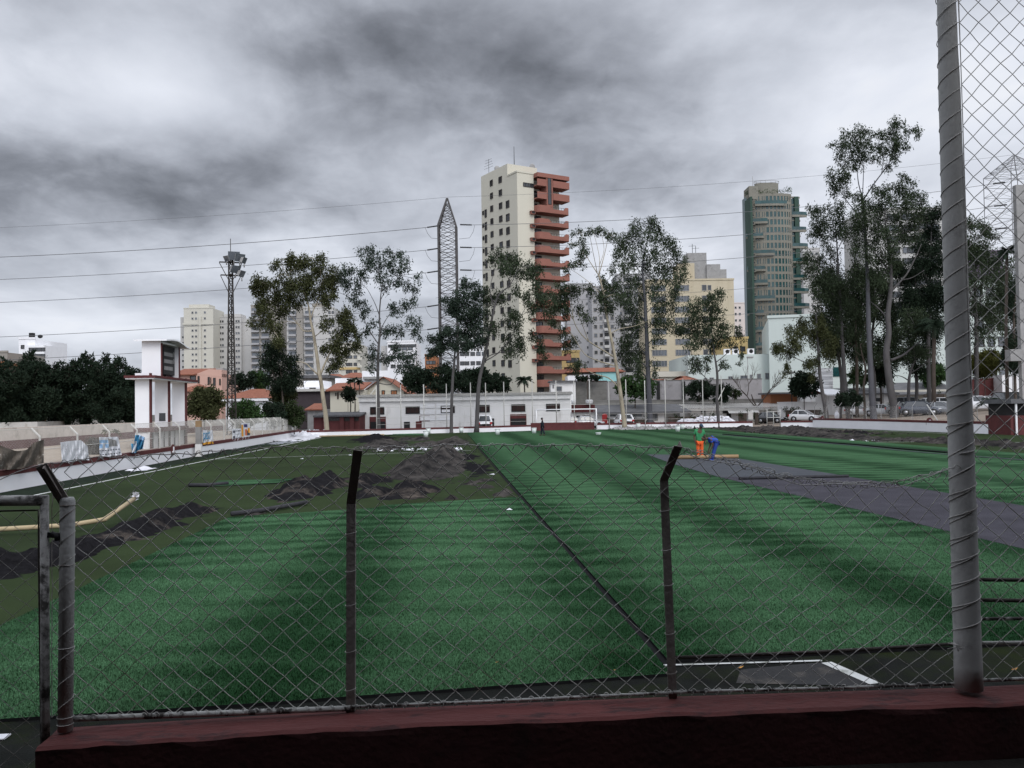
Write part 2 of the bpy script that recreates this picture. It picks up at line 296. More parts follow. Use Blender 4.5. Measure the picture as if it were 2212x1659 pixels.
# turf rolls: 4 m wide lanes along the pitch, pile combed lighter in the middle of each lane, rippled across
def turfmat(name, light, dark, blades=False):
    m = bpy.data.materials.new(name); nt, N, L = nodes_of(m); b = N['Principled BSDF']; b.inputs['Roughness'].default_value = .8; b.inputs['Specular IOR Level'].default_value = .04
    def mm(op, a, b_=None, c=None, clamp=False):
        n = N.new('ShaderNodeMath'); n.operation = op; n.use_clamp = clamp
        for i, x in enumerate((a, b_, c)):
            if x is None: continue
            if isinstance(x, (int, float)): n.inputs[i].default_value = x
            else: L.new(x, n.inputs[i])
        return n.outputs[0]
    def mrange(x, a, b_, c=0., d=1.):
        n = N.new('ShaderNodeMapRange'); n.interpolation_type = 'SMOOTHSTEP'; L.new(x, n.inputs[0])
        for i, q in enumerate((a, b_, c, d)): n.inputs[i+1].default_value = q
        return n.outputs[0]
    tc = N.new('ShaderNodeTexCoord'); sp = N.new('ShaderNodeSeparateXYZ'); L.new(tc.outputs['Object'], sp.inputs[0])
    def nz(scale, st, det=4):
        mp = N.new('ShaderNodeMapping'); mp.inputs['Scale'].default_value = st; L.new(tc.outputs['Object'], mp.inputs[0])
        n = N.new('ShaderNodeTexNoise'); n.inputs['Scale'].default_value = scale; n.inputs['Detail'].default_value = det; n.inputs['Roughness'].default_value = .6; L.new(mp.outputs[0], n.inputs[0]); return n.outputs[0]
    wob = nz(.25, (1, .35, 1))
    x = mm('ADD', mm('ADD', sp.outputs[0], mm('MULTIPLY', mm('SUBTRACT', wob, .5), 1.6)), 40-2.2)
    u = mm('FRACT', mm('DIVIDE', x, 4.0)); de = mm('ABSOLUTE', mm('SUBTRACT', u, .5))     # .5 at lane edges
    lane = mrange(de, .12, .47, 1., 0.)
    # ripples left by the roll, clear only in places
    y = mm('ADD', sp.outputs[1], mm('MULTIPLY', mm('SUBTRACT', nz(.5, (.5, 1, 1)), .5), 3.0))
    rip = mm('SINE', mm('MULTIPLY', y, 5.6)); near = mrange(sp.outputs[1], 10., 21., .3, 1.); far = mrange(sp.outputs[1], 34., 50., 1., 0.)
    ripf = mm('MULTIPLY', mm('MULTIPLY', mm('MULTIPLY', rip, near), far), mrange(nz(.12, (1, 1, 1)), .30, .50))
    big = nz(.11, (1, .35, 1)); mid = nz(.9, (.5, 1.6, 1)); 
    v = mm('ADD', mm('MULTIPLY', lane, .62), mm('MULTIPLY', mm('SUBTRACT', big, .5), 1.3))
    v = mm('ADD', v, mm('MULTIPLY', mm('SUBTRACT', mid, .5), 1.0)); v = mm('ADD', v, mm('MULTIPLY', ripf, .42)); v = mm('ADD', v, .12, clamp=True); seam = mm('GREATER_THAN', mm('ABSOLUTE', mm('SUBTRACT', mm('FRACT', mm('DIVIDE', mm('ADD', sp.outputs[0], 40-2.2), 4.0)), .5)), .496); v = mm('MULTIPLY', v, mm('SUBTRACT', 1.0, mm('MULTIPLY', seam, .8)))
    mx = N.new('ShaderNodeMix'); mx.data_type = 'RGBA'; mx.inputs[6].default_value = (*dark, 1); mx.inputs[7].default_value = (*light, 1); L.new(v, mx.inputs[0]); out = mx.outputs[2]
    h = N.new('ShaderNodeHueSaturation'); L.new(out, h.inputs['Color'])
    if blades:
        g = N.new('ShaderNodeNewGeometry'); L.new(mrange(g.outputs['Random Per Island'], 0, 1, .55, 1.6), h.inputs['Value'])
    else:
        g = nz(26., (1, 1, 1), 3); L.new(mrange(g, .25, .75, .6, 1.4), h.inputs['Value'])
    L.new(h.outputs[0], b.inputs['Base Color']); return m
M['turf'] = turfmat('new_green_turf', (.042,.102,.047), (.009,.033,.012))
M['blade'] = turfmat('turf_blade', (.070,.150,.078), (.013,.044,.016), True)
M['backing'] = mat('black_turf_backing', (.012,.012,.013), .9, .2, 5, spec=.04)
turfs = [('turf_strip', [(-12.4,7.45),(-5.0,7.75),(-1.8,7.95),(2.17,8.32),(2.17,25.4),(-1.7,24.0),(-1.9,23.4),(-5.45,22.1),(-5.55,14.0),(-5.6,10.5),(-9.5,9.6),(-12.4,9.0)]),
         ('turf_strip', [(2.26,8.75),(14,9.1),(28.5,9.6),(28.6,60),(28.2,84),(30.5,97.5),(14,99.6),(2.4,96),(2.3,60)])]
for n_, p_ in turfs: sheet(n_, p_, .035, M['turf'], .031, M['backing'])
sheet('turf_seam', [(2.17,8.4),(2.26,8.4),(2.26,60),(2.17,60)], .008, M['backing'])
def inside(x, y, poly):
    c = False; n = len(poly)
    for i in range(n):
        (x1,y1),(x2,y2) = poly[i], poly[(i+1)%n]
        if (y1 > y) != (y2 > y) and x < (x2-x1)*(y-y1)/(y2-y1)+x1: c = not c
    return c
def blades():
    vs = []; fs = []
    n = 0
    while n < 260000:
        y = 7.4 + 17*random.random()**2.1; w = y*.66
        x = U(-w+y*.06, w+y*.10)
        if not any(inside(x, y, p) for _, p in turfs): continue
        if 14.3 > x > 10.1 and y > 8.9: continue
        n += 1; h = U(.014,.036); a = U(0, 2*PI); lx, ly = math.cos(a)*U(.004,.022), math.sin(a)*U(.004,.022)
        b = a+PI/2+U(-.6,.6); wx, wy = math.cos(b)*.0042, math.sin(b)*.0042; k = len(vs)
        vs += [(x-wx,y-wy,.034),(x+wx,y+wy,.034),(x+lx,y+ly,.034+h)]; fs.append((k,k+1,k+2))
    me = bpy.data.meshes.new('turf_blades'); me.from_pydata(vs, [], fs); me.materials.append(M['blade'])
    o = bpy.data.objects.new('turf_blades', me); COL.objects.link(o)
    tag(o, 'short green artificial grass blades of the nearest turf', 'artificial grass', kind='stuff')
blades()
# underlay where one roll is still missing, with a lighter mat on its far half
sheet('turf_underlay', [(10.2,9.4),(14.3,9.6),(14.3,31),(9.9,31)], .040, M['underlay'])
sheet('turf_underlay', [(9.9,30.4),(14.3,30.4),(14.2,43.8),(10.9,46.0),(10.2,38)], .046, M['greymat'])
# painted lines
def gline(name, a, b, w, z=.008, m=None):
    a, b = V(a), V(b); d = (b-a); d.z = 0; n = V((-d.y, d.x, 0)).normalized()*w/2
    return sheet(name, [a-n, b-n, b+n, a+n], z, m or M['line'])
gline('touch_line', G(40,1077), G(694,945.5), .13)
gline('pitch_line', G(461,992.3), G(1017,973.4), .13)
gline('pitch_line', G(1785,1434), G(1890,1480), .12, .016)
gline('pitch_line', G(1432,1440), G(1775,1430), .045, .016)
gline('pitch_line', G(2000,1392), G(2300,1382), .07, .016)
gline('pitch_line', G(1880,955.4), G(1981,954.6), .16)
gline('pitch_line', G(1700,922.8), G(2045,936.5), .14)
gline('pitch_line', G(2120,957), G(2260,955), .14)
sheet('concrete_apron', [G(1590,1478), G(1900,1484), G(1785,1432), G(1600,1448)], .010, M['greycon'])
sheet('green_turf_offcut', [G(455,1052), G(600,1045), G(640,1035), G(470,1040)], .03, M['turf'], .026, M['backing'])
sheet('green_turf_offcut', [G(840,941), G(930,940.5), G(915,936.5), G(850,938)], .03, M['turf'], .026, M['backing'])
# walkway behind the left wall, stand floor, parking lot
sheet('walkway', [(-60,5),(-15.75,5),(-15.75,93),(-60,105)], .74, M['sandpath'])
WL = [at(-900,1545,3.2), at(140,1548,3.36), at(757,1517,3.51), at(1453,1489,3.61), at(2093,1466,3.67), at(3000,1440,3.85)]   # back edge of the near wall top
WT = 1.415
def wallpt(px):
    r = ray(px, 1500); b = V((r.x, r.y, 0)); best = None
    for i in range(len(WL)-1):
        a, c = WL[i], WL[i+1]; dx, dy = c.x-a.x, c.y-a.y
        det = b.x*(-dy)+b.y*dx
        if abs(det) < 1e-9: continue
        t = (a.x*(-dy)+a.y*dx)/det; s_ = (b.x*t-a.x)/dx
        if -1e-6 <= s_ <= 1+1e-6: return V((b.x*t, b.y*t, 0))
    return V((WL[-1].x, WL[-1].y, 0))
sheet('stand_floor', [(-9,-9),(9,-9)]+[(p.x, p.y-.1) for p in WL[::-1]], 1.19, M['standfloor'])
def lotz(x): return max(0.0, min(1.75, .085*(x-43.6)))
mb = MB(); xs = [30,40,43.6,47,50,54,60,66,80,140]
vs = [(x, y, lotz(x)+.02) for x in xs for y in (58+ (0 if x>44 else 42), 150)]
mb.add(vs, [(2*i,2*i+2,2*i+3,2*i+1) for i in range(len(xs)-1)]); tag(mb.build('parking_lot', M['lot']), kind='structure')
# ---------------------------------------------------------------- heaps of infill, rubble and film
def heap(name, label, cat, blobs, m, group=None, step=None, rough=.35, cut=.05, fine=.05, sp=.29):
    pts = []
    for cv, x0, x1, yb, yf, yt in blobs:          # left, right, back base, front base, top (zoom pixels)
        xm = (x0+x1)/2; p = G(*cv(xm, (yb+yf)/2)); a, b = G(*cv(xm, yb)), G(*cv(xm, yf))
        d = (p-EYE).length; wl = (G(*cv(x1,(yb+yf)/2))-G(*cv(x0,(yb+yf)/2))).length
        top = at(*cv(xm, yt), (p-EYE).dot(FW)).z
        pts.append((p.x, p.y, wl*sp, max(.35, (a-b).length*sp), max(.1, top)))
    x0 = min(p[0]-p[2]*2.2 for p in pts); x1 = max(p[0]+p[2]*2.2 for p in pts); y0 = min(p[1]-p[3]*2.2 for p in pts); y1 = max(p[1]+p[3]*2.2 for p in pts)
    st = step or max(.07, max(x1-x0, y1-y0)/110); nx, ny = int((x1-x0)/st)+2, int((y1-y0)/st)+2; sd = U(0, 90)
    vs = []; 
    for j in range(ny):
        for i in range(nx):
            x, y = x0+i*st, y0+j*st; z = 0
            wx = x+.5*fbm(x*.6, y*.6, sd+7); wy = y+.5*fbm(x*.6, y*.6, sd+3)
            for px, py, rx, ry, h in pts:
                q = ((wx-px)/rx)**2+((wy-py)/ry)**2; z = max(z, h*math.exp(-q*.8))+ .12*h*math.exp(-q)
            z = z*(.95+rough*fbm(x*.9, y*.9, sd)) + fine*fbm(x*3, y*3, sd) - cut
            vs.append((x, y, z))
    fs = []
    for j in range(ny-1):
        for i in range(nx-1):
            q = (j*nx+i, j*nx+i+1, (j+1)*nx+i+1, (j+1)*nx+i)
            if max(vs[k][2] for k in q) > 0: fs.append(q)
    us = sorted({k for f in fs for k in f}); mp = {k: n for n, k in enumerate(us)}
    o = MB().add([(vs[k][0], vs[k][1], max(vs[k][2], -.03)) for k in us], [[mp[k] for k in f] for f in fs], 0, True).build(name, m)
    return tag(o, label, cat, group)
GM = 'infill mounds on the old pitch'
heap('infill_mound', 'broad black mound with a pale sandy patch, left of the nearest centre fence post', 'mound', [(C7,300,700,400,495,320),(C7,520,860,330,440,295)], M['sandrub'], GM)
heap('infill_mound', 'rounded brown and black mound just right of the centre fence post', 'mound', [(C7,1160,1470,400,490,335),(C7,880,1180,420,490,392),(C7,900,1130,330,420,298)], M['sandrub'], GM)
heap('infill_mound', 'largest grey mound with a long ridged back beside the new turf seam', 'mound', [(C7,1170,1560,240,345,180),(C7,1400,1700,130,300,110),(C7,1180,1380,300,350,275)], M['sandgrey'], GM)
heap('infill_mound', 'pair of pointed grey mounds in front of the black pile near the far wall', 'mound', [(C7,1010,1260,70,115,50),(C7,1090,1250,100,140,82)], M['sandgrey'], GM, fine=.12)
heap('infill_mound', 'pure black pile at the foot of the second pale trunk', 'mound', [(C7,950,1160,35,72,14)], M['rubber'], GM, fine=.1)
heap('infill_mound', 'long smooth grey mound nearest the far green corner', 'mound', [(C7,1340,1560,75,112,68),(C7,1540,1720,55,100,40)], M['sandgrey'], GM, fine=.1)
heap('infill_mound', 'small pale grey heap in front of the white building', 'mound', [(C7,1240,1350,42,66,38),(C7,1340,1460,42,66,36)], M['sandgrey'], GM, fine=.1)
heap('infill_mound', 'low scattered grey remains of a mound against the turf seam', 'mound', [(C7,1740,1930,330,400,335),(C7,1790,1960,385,425,385),(C7,1900,2060,420,490,415),(C7,1500,1720,470,500,474)], M['sandgrey'], GM, cut=.07, fine=.09)
heap('infill_mound', 'flat black spill along the seam beyond the grey remains', 'mound', [(C7,1650,1800,150,220,178),(C7,1690,1900,200,330,258)], M['rubber'], GM, cut=.04, fine=.09)
heap('infill_mound', 'sandy topped dark mound at the end of the cream tube', 'mound', [(D7,900,1250,620,740,604),(D7,1150,1390,620,700,622),(D7,700,1000,690,860,690)], M['sandrub'], GM)
heap('infill_mound', 'black rubber ridge running behind the gate', 'mound', [(D7,350,700,800,980,790),(D7,0,400,880,1080,880),(D7,-300,120,930,1140,900)], M['rubber'], GM)
heap('infill_mound', 'low sandy streak beside the black roll at the turf edge', 'mound', [(D7,1440,1640,640,690,632)], M['sandgrey'], GM, cut=.05)
heap('infill_mound', 'jumbled brown heap beside the open field gate', 'mound', [(A6,120,420,700,750,692),(A6,330,560,705,765,690),(A6,560,850,690,735,686)], M['sandgrey'], GM, fine=.22, rough=.6)
heap('infill_mound', 'long low brown ridge along the right edge of the new turf', 'mound', [(A6,480,760,725,785,712),(A6,720,1050,750,805,740),(A6,1000,1500,770,825,762)], M['sandgrey'], GM, fine=.2, rough=.5)
heap('infill_mound', 'small dark heap alone on the olive turf before the right wall', 'mound', [(A6,1140,1330,728,762,720)], M['sandrub'], GM, fine=.15)
heap('infill_mound', 'brown ridge behind the tall pole, continuing to its right', 'mound', [(A6,1830,2170,800,870,790),(A7,330,560,1345,1425,1345),(A7,520,720,1360,1425,1355)], M['sandgrey'], GM, fine=.2, rough=.5)
heap('plastic_film_heap', 'crumpled heap of white plastic film in the far left corner', 'plastic heap', [(A3,540,700,1140,1195,1110),(A3,640,800,1110,1195,1095),(A3,730,840,1140,1190,1135)], M['plastic'], None, fine=.3, rough=.7)
heap('plastic_film', 'flat torn sheet of white plastic at the foot of the left wall', 'plastic sheet', [(A1,1540,1700,945,965,940),(A1,1660,1900,915,960,905)], M['plastic'], None, cut=.03, fine=.05)
heap('plastic_film', 'bluish plastic scraps by the left touch line', 'plastic sheet', [(A2,1820,2030,1385,1420,1388)], M['greyroll'], None, fine=.12)
heap('rubble_pile', 'grey rubble pile right of the far goal', 'rubble', [(A5,540,660,680,715,678),(A5,640,760,685,715,672),(A5,790,960,680,712,666),(A5,1050,1230,680,710,668)], mat('grey_white_rubble', (.16,.15,.14), .9, .6, 3, .5, c2=(.42,.41,.40)), None, fine=.5, rough=.8)
heap('bin_bag_pile', 'black plastic bags heaped at the foot of the tall straight trunk', 'rubbish bags', [(A5,970,1060,670,708,634)], mat('black_bag', (.012,.012,.014), .3, .3, 3), None, fine=.25, rough=.6)
heap('white_strip_heap', 'tangled white cut lines heaped on the brown ridge', 'turf offcuts', [(A6,1210,1330,820,830,814),(A6,1400,1480,810,830,803)], M['plastic'], None, fine=.22, rough=.9, cut=.12, sp=.20)
heap('white_strip_heap', 'white strips of old line lying under the far grey mounds', 'turf offcuts', [(C7,1080,1140,128,140,124),(C7,1620,1690,115,134,112)], M['plastic'], None, fine=.2, rough=.9, cut=.10, sp=.22)
# ---------------------------------------------------------------- rolls, tubes, hoses
def rod(name, label, cat, pts, r, m, group=None, z=None, n=10, mats=None):
    mb = MB(); P_ = []
    for p in pts: q = G(*p); q.z = r if z is None else z; P_.append(q)
    mb.tube(P_, r, n); return tag(mb.build(name, m), label, cat, group)
def flat(name, label, cat, pts, w, h, m):
    mb = MB(); P_ = [G(*p) for p in pts]
    for i in range(len(P_)-1):
        a, b = P_[i], P_[i+1]; n = V((-(b-a).y, (b-a).x, 0)).normalized()*w/2
        mb.prism([(a-n)[:2], (b-n)[:2], (b+n)[:2], (a+n)[:2]], .037, .037+h)
    return tag(mb.build(name, m), label, cat)
t_ = thing('cardboard_tube', 'long cream cardboard tube lying across the black ridge behind the gate', 'tube', G(150,1142))
mb = MB(); P_ = [G(-160,1160), G(0,1157), G(150,1150), G(225,1145), G(290,1120)]
for i, p in enumerate(P_): p.z = (.12,.14,.16,.24,.50)[i]
mb.tube(P_, .055, 12); mb.build('tube_body', M['card'], t_, True)
mb = MB(); e_ = P_[-1]
for k in range(26): 
    a = U(0,2*PI); b = U(.04,.15); mb.add([e_+V((0,0,.02)), e_+V((math.cos(a)*b,U(-.1,.1),math.sin(a)*b+.05)), e_+V((math.cos(a+.5)*b,U(-.1,.1),math.sin(a+.5)*b+.05))], [(0,1,2)])
mb.build('plastic_end_wrap', M['plastic'], t_, True)
rod('cardboard_tube', 'tan cardboard roll core lying at the feet of two workers', 'tube', [(1462,994),(1595,992)], .095, M['cartube'], z=.14)
rod('mat_roll', 'thin black roll across the grey underlay strip', 'mat roll', [(1596,1039),(1700,1036.5),(1833,1033.5)], .045, M['mat_roll'], z=.09)
rod('mat_roll', 'charcoal roll lying on the left end of the nearest turf strip', 'mat roll', [(500,1117),(560,1110),(610,1101),(663,1091)], .06, M['mat_roll'], z=.085)
rod('mat_roll', 'short dark roll at the end of the green offcut', 'mat roll', [(408,1052),(450,1052),(492,1048)], .07, M['mat_roll'], z=.07)
rod('mat_roll', 'thick grey felt roll lying against the right wall', 'mat roll', [A6(1868,722),A6(2120,735)], .42, M['greyroll'], n=16)
rod('mat_roll', 'white wrapped roll against the end of the right wall', 'mat roll', [A7(440,1302),A7(555,1306)], .42, M['plastic'], n=16)
flat('seam_tape', 'long dark seam tape running along the right side of the new turf', 'seam tape', [A5(1310,741),A6(0,776),A6(560,818),A6(1300,882),A6(1700,925),A6(2170,966),A7(704,1502)], .22, .02, M['greymat'])
flat('seam_tape', 'black tape lying beside the grey seam tape', 'seam tape', [A6(0,768),A6(600,822),A6(1300,872),A6(1700,912),A6(2170,950)], .28, .06, M['backing'])
for q in ([(690,944.5),(790,942),(830,941)],[(735,938.5),(795,937.5)],[(700,941.5),(770,939)]): rod('wood_plank', 'pale wooden plank lying on the ground by the far left wall', 'plank', q, .09, M['card'], 'planks by the far left wall', n=4)
for i, (q, lb) in enumerate([((651,993),'scrap'),((756,985),'scrap'),((1063,1027.5),'scrap'),((1100,1105),'scrap')]):
    p = G(*q); mb = MB(); mb.add([p+V((U(-.14,-.06),U(-.06,.06),.05)), p+V((U(.06,.14),U(-.06,.0),.045)), p+V((U(.0,.14),U(.06,.15),.08)), p+V((U(-.1,0),U(.06,.12),.05))], [(0,1,2,3)])
    tag(mb.build('scrap', M['plastic']), ['white scrap on the old turf left of the centre post','small white scrap just left of the centre post top','orange white chip on the black spill by the seam','white scrap at the near end of the seam edge'][i], 'litter')
p = G(8,1596); mb = MB(); mb.box(p.x-.1, p.x+.03, p.y-.05, p.y+.06, .01, .02); tag(mb.build('paper_scrap', M['plastic']), 'white paper scrap on the dark ground behind the gate', 'litter')
for i, (x, y) in enumerate([(1117,1475),(1070,1438),(2212-20,1452),(700,1592),(330,1520),(1325,1455),(1600,1448)]):
    p = G(x, y); mb = MB(); s_ = .035; mb.add([p+V((-s_,0,.025)),p+V((0,-s_*.6,.03)),p+V((s_,0,.045)),p+V((0,s_*.7,.03))], [(0,1,2,3)])
    tag(mb.build('dry_leaf', M['leafdry'] if 'leafdry' in M else M.setdefault('leafdry', mat('dry_leaf', (.40,.20,.05), .8, .2, 5))), 'fallen yellow leaf on the dark strip beyond the near wall', 'leaf', 'fallen leaves on the dark strip')
GB = 'white buckets on the far turf'
for x, y, lb in [(A4(1497,645)+('white bucket on the far turf left of the walking man, by a black scrap',)), (A4(1850,633)+('white bucket beside the walking man in dark clothes',)), (A4(804,668)+('white bucket at the far grey mounds before the white building',)), (A4(1146,626)+('white bucket standing by the leaning trunk',)), (A4(828,634)+('bluish bucket against the far wall left of the thin trunk',)),
    (A5(748,706)+('pale green bucket, first of three at the rubble by the leaning tree',)), (A5(770,706)+('pale green bucket, middle of three at the rubble',)), (A5(792,706)+('pale green bucket, last of three at the rubble',)), (A5(893,706)+('single pale bucket between rubble and black bags',)), (A5(1275,738)+('white bucket on the turf, nearer of two left of the workers',)), (A5(1320,716)+('white bucket on the turf, farther of two left of the workers',)), (A5(506,770)+('toppled looking white tub lying flat in mid turf',))]:
    p = G(x, y); r = .26; h = .56 if 'flat' not in lb else .2
    t_ = thing('bucket', lb, 'bucket', (p.x, p.y, .03), 0, GB); mb = MB()
    mb.tube([(0,0,0),(0,0,h)], [r*.8, r], 12); mb.tube([(0,0,h-.03),(0,0,h+.02)], [r*1.08]*2, 12); mb.build('pail', M['bucket'], t_)
    mb = MB(); mb.tube([(r*1.0*math.cos(a), -.05, h-.02-.2*math.sin(a)) for a in np.linspace(0,PI,9)], .012, 4); mb.build('handle', M['farwire'], t_)
# ---------------------------------------------------------------- near wall and fences
HZ = lambda px: CY + F*math.tan(PIT) - (px-CX)*math.tan(ROL)
def onfence(px, py, fwd=0.0):            # point of the fence plane, fwd metres toward the viewer
    w = wallpt(px); r = ray(px, py); t = w.length/ (r.x**2+r.y**2)**.5
    p = EYE + r*t; n = V((r.x, r.y, 0)).normalized(); k = (w.length-fwd)/w.length
    return EYE + (p-EYE)*k
mb = MB(); n = len(WL); 
fr = [V((p.x, p.y-.175, 0)) for p in WL]
i0 = 1
gx = onfence(122,1560); st = V((gx.x, gx.y, 0))
ch = [V((p.x,p.y,0)) for p in WL[i0:]]; ch[0] = st; cf = [V((p.x,p.y-.175,0)) for p in ch]
chain = []
for i in range(len(ch)-1):
    for k in range(14):
        t = k/14; chain.append((ch[i].lerp(ch[i+1], t), cf[i].lerp(cf[i+1], t)))
chain.append((ch[-1], cf[-1]))
vs = []
for b, f in chain:
    j = .012*fbm(b.x*3, 0, 1); jz = .008*fbm(b.x*4, 2, 1); jf = .01*fbm(b.x*5, 4, 2)
    vs += [(b.x,b.y+.02,-.05),(b.x,b.y+.02,WT+.004),(b.x,b.y-.06,WT+jz),(f.x,f.y+.018+j,WT+jf),(f.x,f.y+j*.6,WT-.010+jf),(f.x,f.y+jf*.6,WT-.032),(f.x,f.y,1.15)]
m_ = 7; k = len(chain); fs = [(i*m_+q, (i+1)*m_+q, (i+1)*m_+q+1, i*m_+q+1) for i in range(k-1) for q in range(m_-1)]
fs += [tuple(range(m_))]
for i in range(k-1): pass
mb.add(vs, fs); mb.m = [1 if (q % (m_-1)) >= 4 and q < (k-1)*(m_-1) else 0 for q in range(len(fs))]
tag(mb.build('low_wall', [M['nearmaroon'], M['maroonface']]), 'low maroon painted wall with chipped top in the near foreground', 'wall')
def lerpc(c, x):
    for i in range(len(c)-1):
        if c[i][0] <= x <= c[i+1][0]:
            t = (x-c[i][0])/(c[i+1][0]-c[i][0]); return c[i][1]+(c[i+1][1]-c[i][1])*t
    return c[0][1] if x < c[0][0] else c[-1][1]
def chain_link(x0, x1, yb, yt, pitch, rowh, fwd, r, jit, slack=lambda x, t: (0, 0), clip=None):
    mb = MB(); nw = int((x1-x0)/pitch)+1
    def knot(c, j, rows):
        x = x0+c*pitch; h = MN.noise(V((c*.71, j*.53, 3))); g = MN.noise(V((c*.6+9, j*.47, 8)))
        xx = min(max(x, x0), x1); a, b = lerpc(yb, xx), lerpc(yt, xx); t = min(1, j/rows); y = a+(b-a)*t
        sx, sy = slack(x, t); edge = min(1, t*6, (1-t)*6+.15)
        return x+h*jit*edge+sx, y+g*jit*edge+sy, t
    for i in range(-1, nw+1):
        xm = min(max(x0+(i+.5)*pitch, x0), x1); rows = max(4, round(abs(lerpc(yb, xm)-lerpc(yt, xm))/rowh)) if clip is None else clip
        pts = []
        for j in range(rows+1):
            c = i + ((j+i) % 2); x, y, t = knot(c, j, rows)
            if x < x0-2 or x > x1+2: x = min(max(x, x0), x1)
            s_ = .0022 if (j+i) % 2 else -.0022
            pts.append(onfence(x, y, fwd(x, y, t)+s_))
        # soften the bend at each crossing
        q = []
        for k in range(len(pts)):
            if 0 < k < len(pts)-1:
                q += [pts[k].lerp(pts[k-1], .10), pts[k], pts[k].lerp(pts[k+1], .10)]
                if k < len(pts)-2:
                    mdl = pts[k].lerp(pts[k+1], .5); q.append(mdl+V((0,0,-.0018 if (k+i) % 2 else .0012)))
            else: q.append(pts[k])
        mb.tube(q, r, 4, cap=False)
    return mb
fen = thing('chain_link_fence', 'sagging rusty chain link fence on the near maroon wall', 'fence', onfence(757,1530))
YB = [(150,1550),(757,1527),(1453,1494),(2085,1476)]
YT = [(100,1004),(180,990),(330,984),(600,966),(765,969),(1000,961),(1300,962),(1467,967),(1560,990),(1640,1012),(1720,1034),(1830,1044),(1930,1042),(2010,1024),(2060,1008)]
fw = lambda x, y, t: .10*max(0, min(1, (1075-y)/110))
def slack(x, t):
    k = max(0, min(1, (x-1480)/400)); b = math.sin(PI*min(1, t))*k
    return (b*18*math.sin(t*5), b*14)
chain_link(112, 2070, YB, YT, 26.4, 23.6, fw, .0016, 6.5, slack).build('wire_mesh', M['wire'], fen, True)
mb = MB(); xs = np.linspace(96, 2066, 150)
mb.tube([onfence(x, lerpc(YT, min(max(x,100),2060))+1.5*math.sin(x*.11)+1.5*math.sin(x*.05), fw(0, 960, 1)) for x in xs], .0019, 5)
mb.tube([onfence(x, 1004+(88-x)*.42+ -6*math.sin((88-x)/120*PI), .10) for x in np.linspace(-60, 92, 14)], .0019, 5)
for x in np.arange(112, 2066, 26.4):                                   # twisted ends hooked over the top wire
    y = lerpc(YT, min(max(x,100),2060)); a = U(-1, 1)
    mb.tube([onfence(x-8, y+6+U(0,5), .10), onfence(x-3, y-3, .104), onfence(x+2, y-4, .097), onfence(x+7+a*4, y+4, .10), onfence(x+12+a*6, y+7+U(0,6), .102)], .0016, 4)
for x in np.arange(1500, 2040, 37):
    y = lerpc(YT, x)+4; mb.tube([onfence(x+14*math.cos(q)+q*2, y+7*math.sin(q), .10+.006*math.cos(q*2)) for q in np.linspace(0, 7, 16)], .0016, 4)
mb.tube([onfence(x, lerpc(YT, x)+7+5*math.sin(x*.03), .11) for x in np.linspace(1480, 2050, 40)], .0018, 4)
mb.build('top_wire', M['wire'], fen, True)
mb = MB(); mb.tube([onfence(x, y, .01) for x, y in ((152,1553),(450,1542),(757,1530))], .012, 8); mb.build('bottom_rail', M['pipe'], fen, True)
mb = MB(); mb.tube([onfence(x, y, .01) for x, y in ((760,1527),(1100,1513),(1453,1496))], .0065, 8); mb.build('bottom_rail', M['pipe'], fen, True)
mb = MB(); mb.tube([onfence(x, y, .01) for x, y in ((1455,1495),(1800,1486),(2068,1477))], .0065, 8); mb.build('bottom_rail', M['pipe'], fen, True)
mb = MB(); mb.tube([onfence(x, y, -.012) for x, y in ((1452,1421),(1760,1409),(2066,1391))], .008, 8); mb.build('lower_rail', M['rustpipe'], fen, True)
mb = MB()                                                               # ties on the bottom rails
for x in np.arange(170, 2070, 27):
    y = lerpc(YB, x)+2; mb.tube([onfence(x+5*math.cos(q)+q*1.2, y+7*math.sin(q), .012+.012*math.cos(q)) for q in np.linspace(0, 6.5, 11)], .0016, 4)
mb.build('tie_wire', M['wire'], fen, True)
def angle_post(base, bend, top, w):
    mb = MB(); a, b, c = onfence(*base), onfence(*bend), onfence(*top, .11)
    x = V((1,0,0)); k = w/2
    for p, q in ((a,b),(b,c)):
        d = (q-p).normalized(); s_ = (x-d*x.dot(d)).normalized(); f = d.cross(s_).normalized()
        if f.y > 0: f = -f
        th = .004
        mb.add([p-s_*k, p+s_*k, p+s_*k+f*th, p-s_*k+f*th, q-s_*k, q+s_*k, q+s_*k+f*th, q-s_*k+f*th], [(3,2,1,0),(4,5,6,7),(0,1,5,4),(1,2,6,5),(2,3,7,6),(3,0,4,7)])
        e = p+s_*k; g = q+s_*k
        mb.add([e, e-s_*th, e-s_*th-f*w, e-f*w, g, g-s_*th, g-s_*th-f*w, g-f*w], [(3,2,1,0),(4,5,6,7),(0,1,5,4),(1,2,6,5),(2,3,7,6),(3,0,4,7)])
    p = mb.build('angle_post', M['angle'], fen, True)
    mt = MB()
    for t in (.12,.3,.52,.68,.86):
        o = a.lerp(b, t); mt.tube([o+V((math.cos(q)*w*.62, math.sin(q)*w*.62, .004*math.cos(q))) for q in np.linspace(0, 2*PI, 13)], .0016, 4)
    z = mt.build('tie_wire', M['wire'], None); z.parent = p; z.location = -V(fen.location)
    return p
angle_post((757,1543),(758,1088),(773,972),.036)
angle_post((1453,1509),(1434,1036),(1465,963),.036)
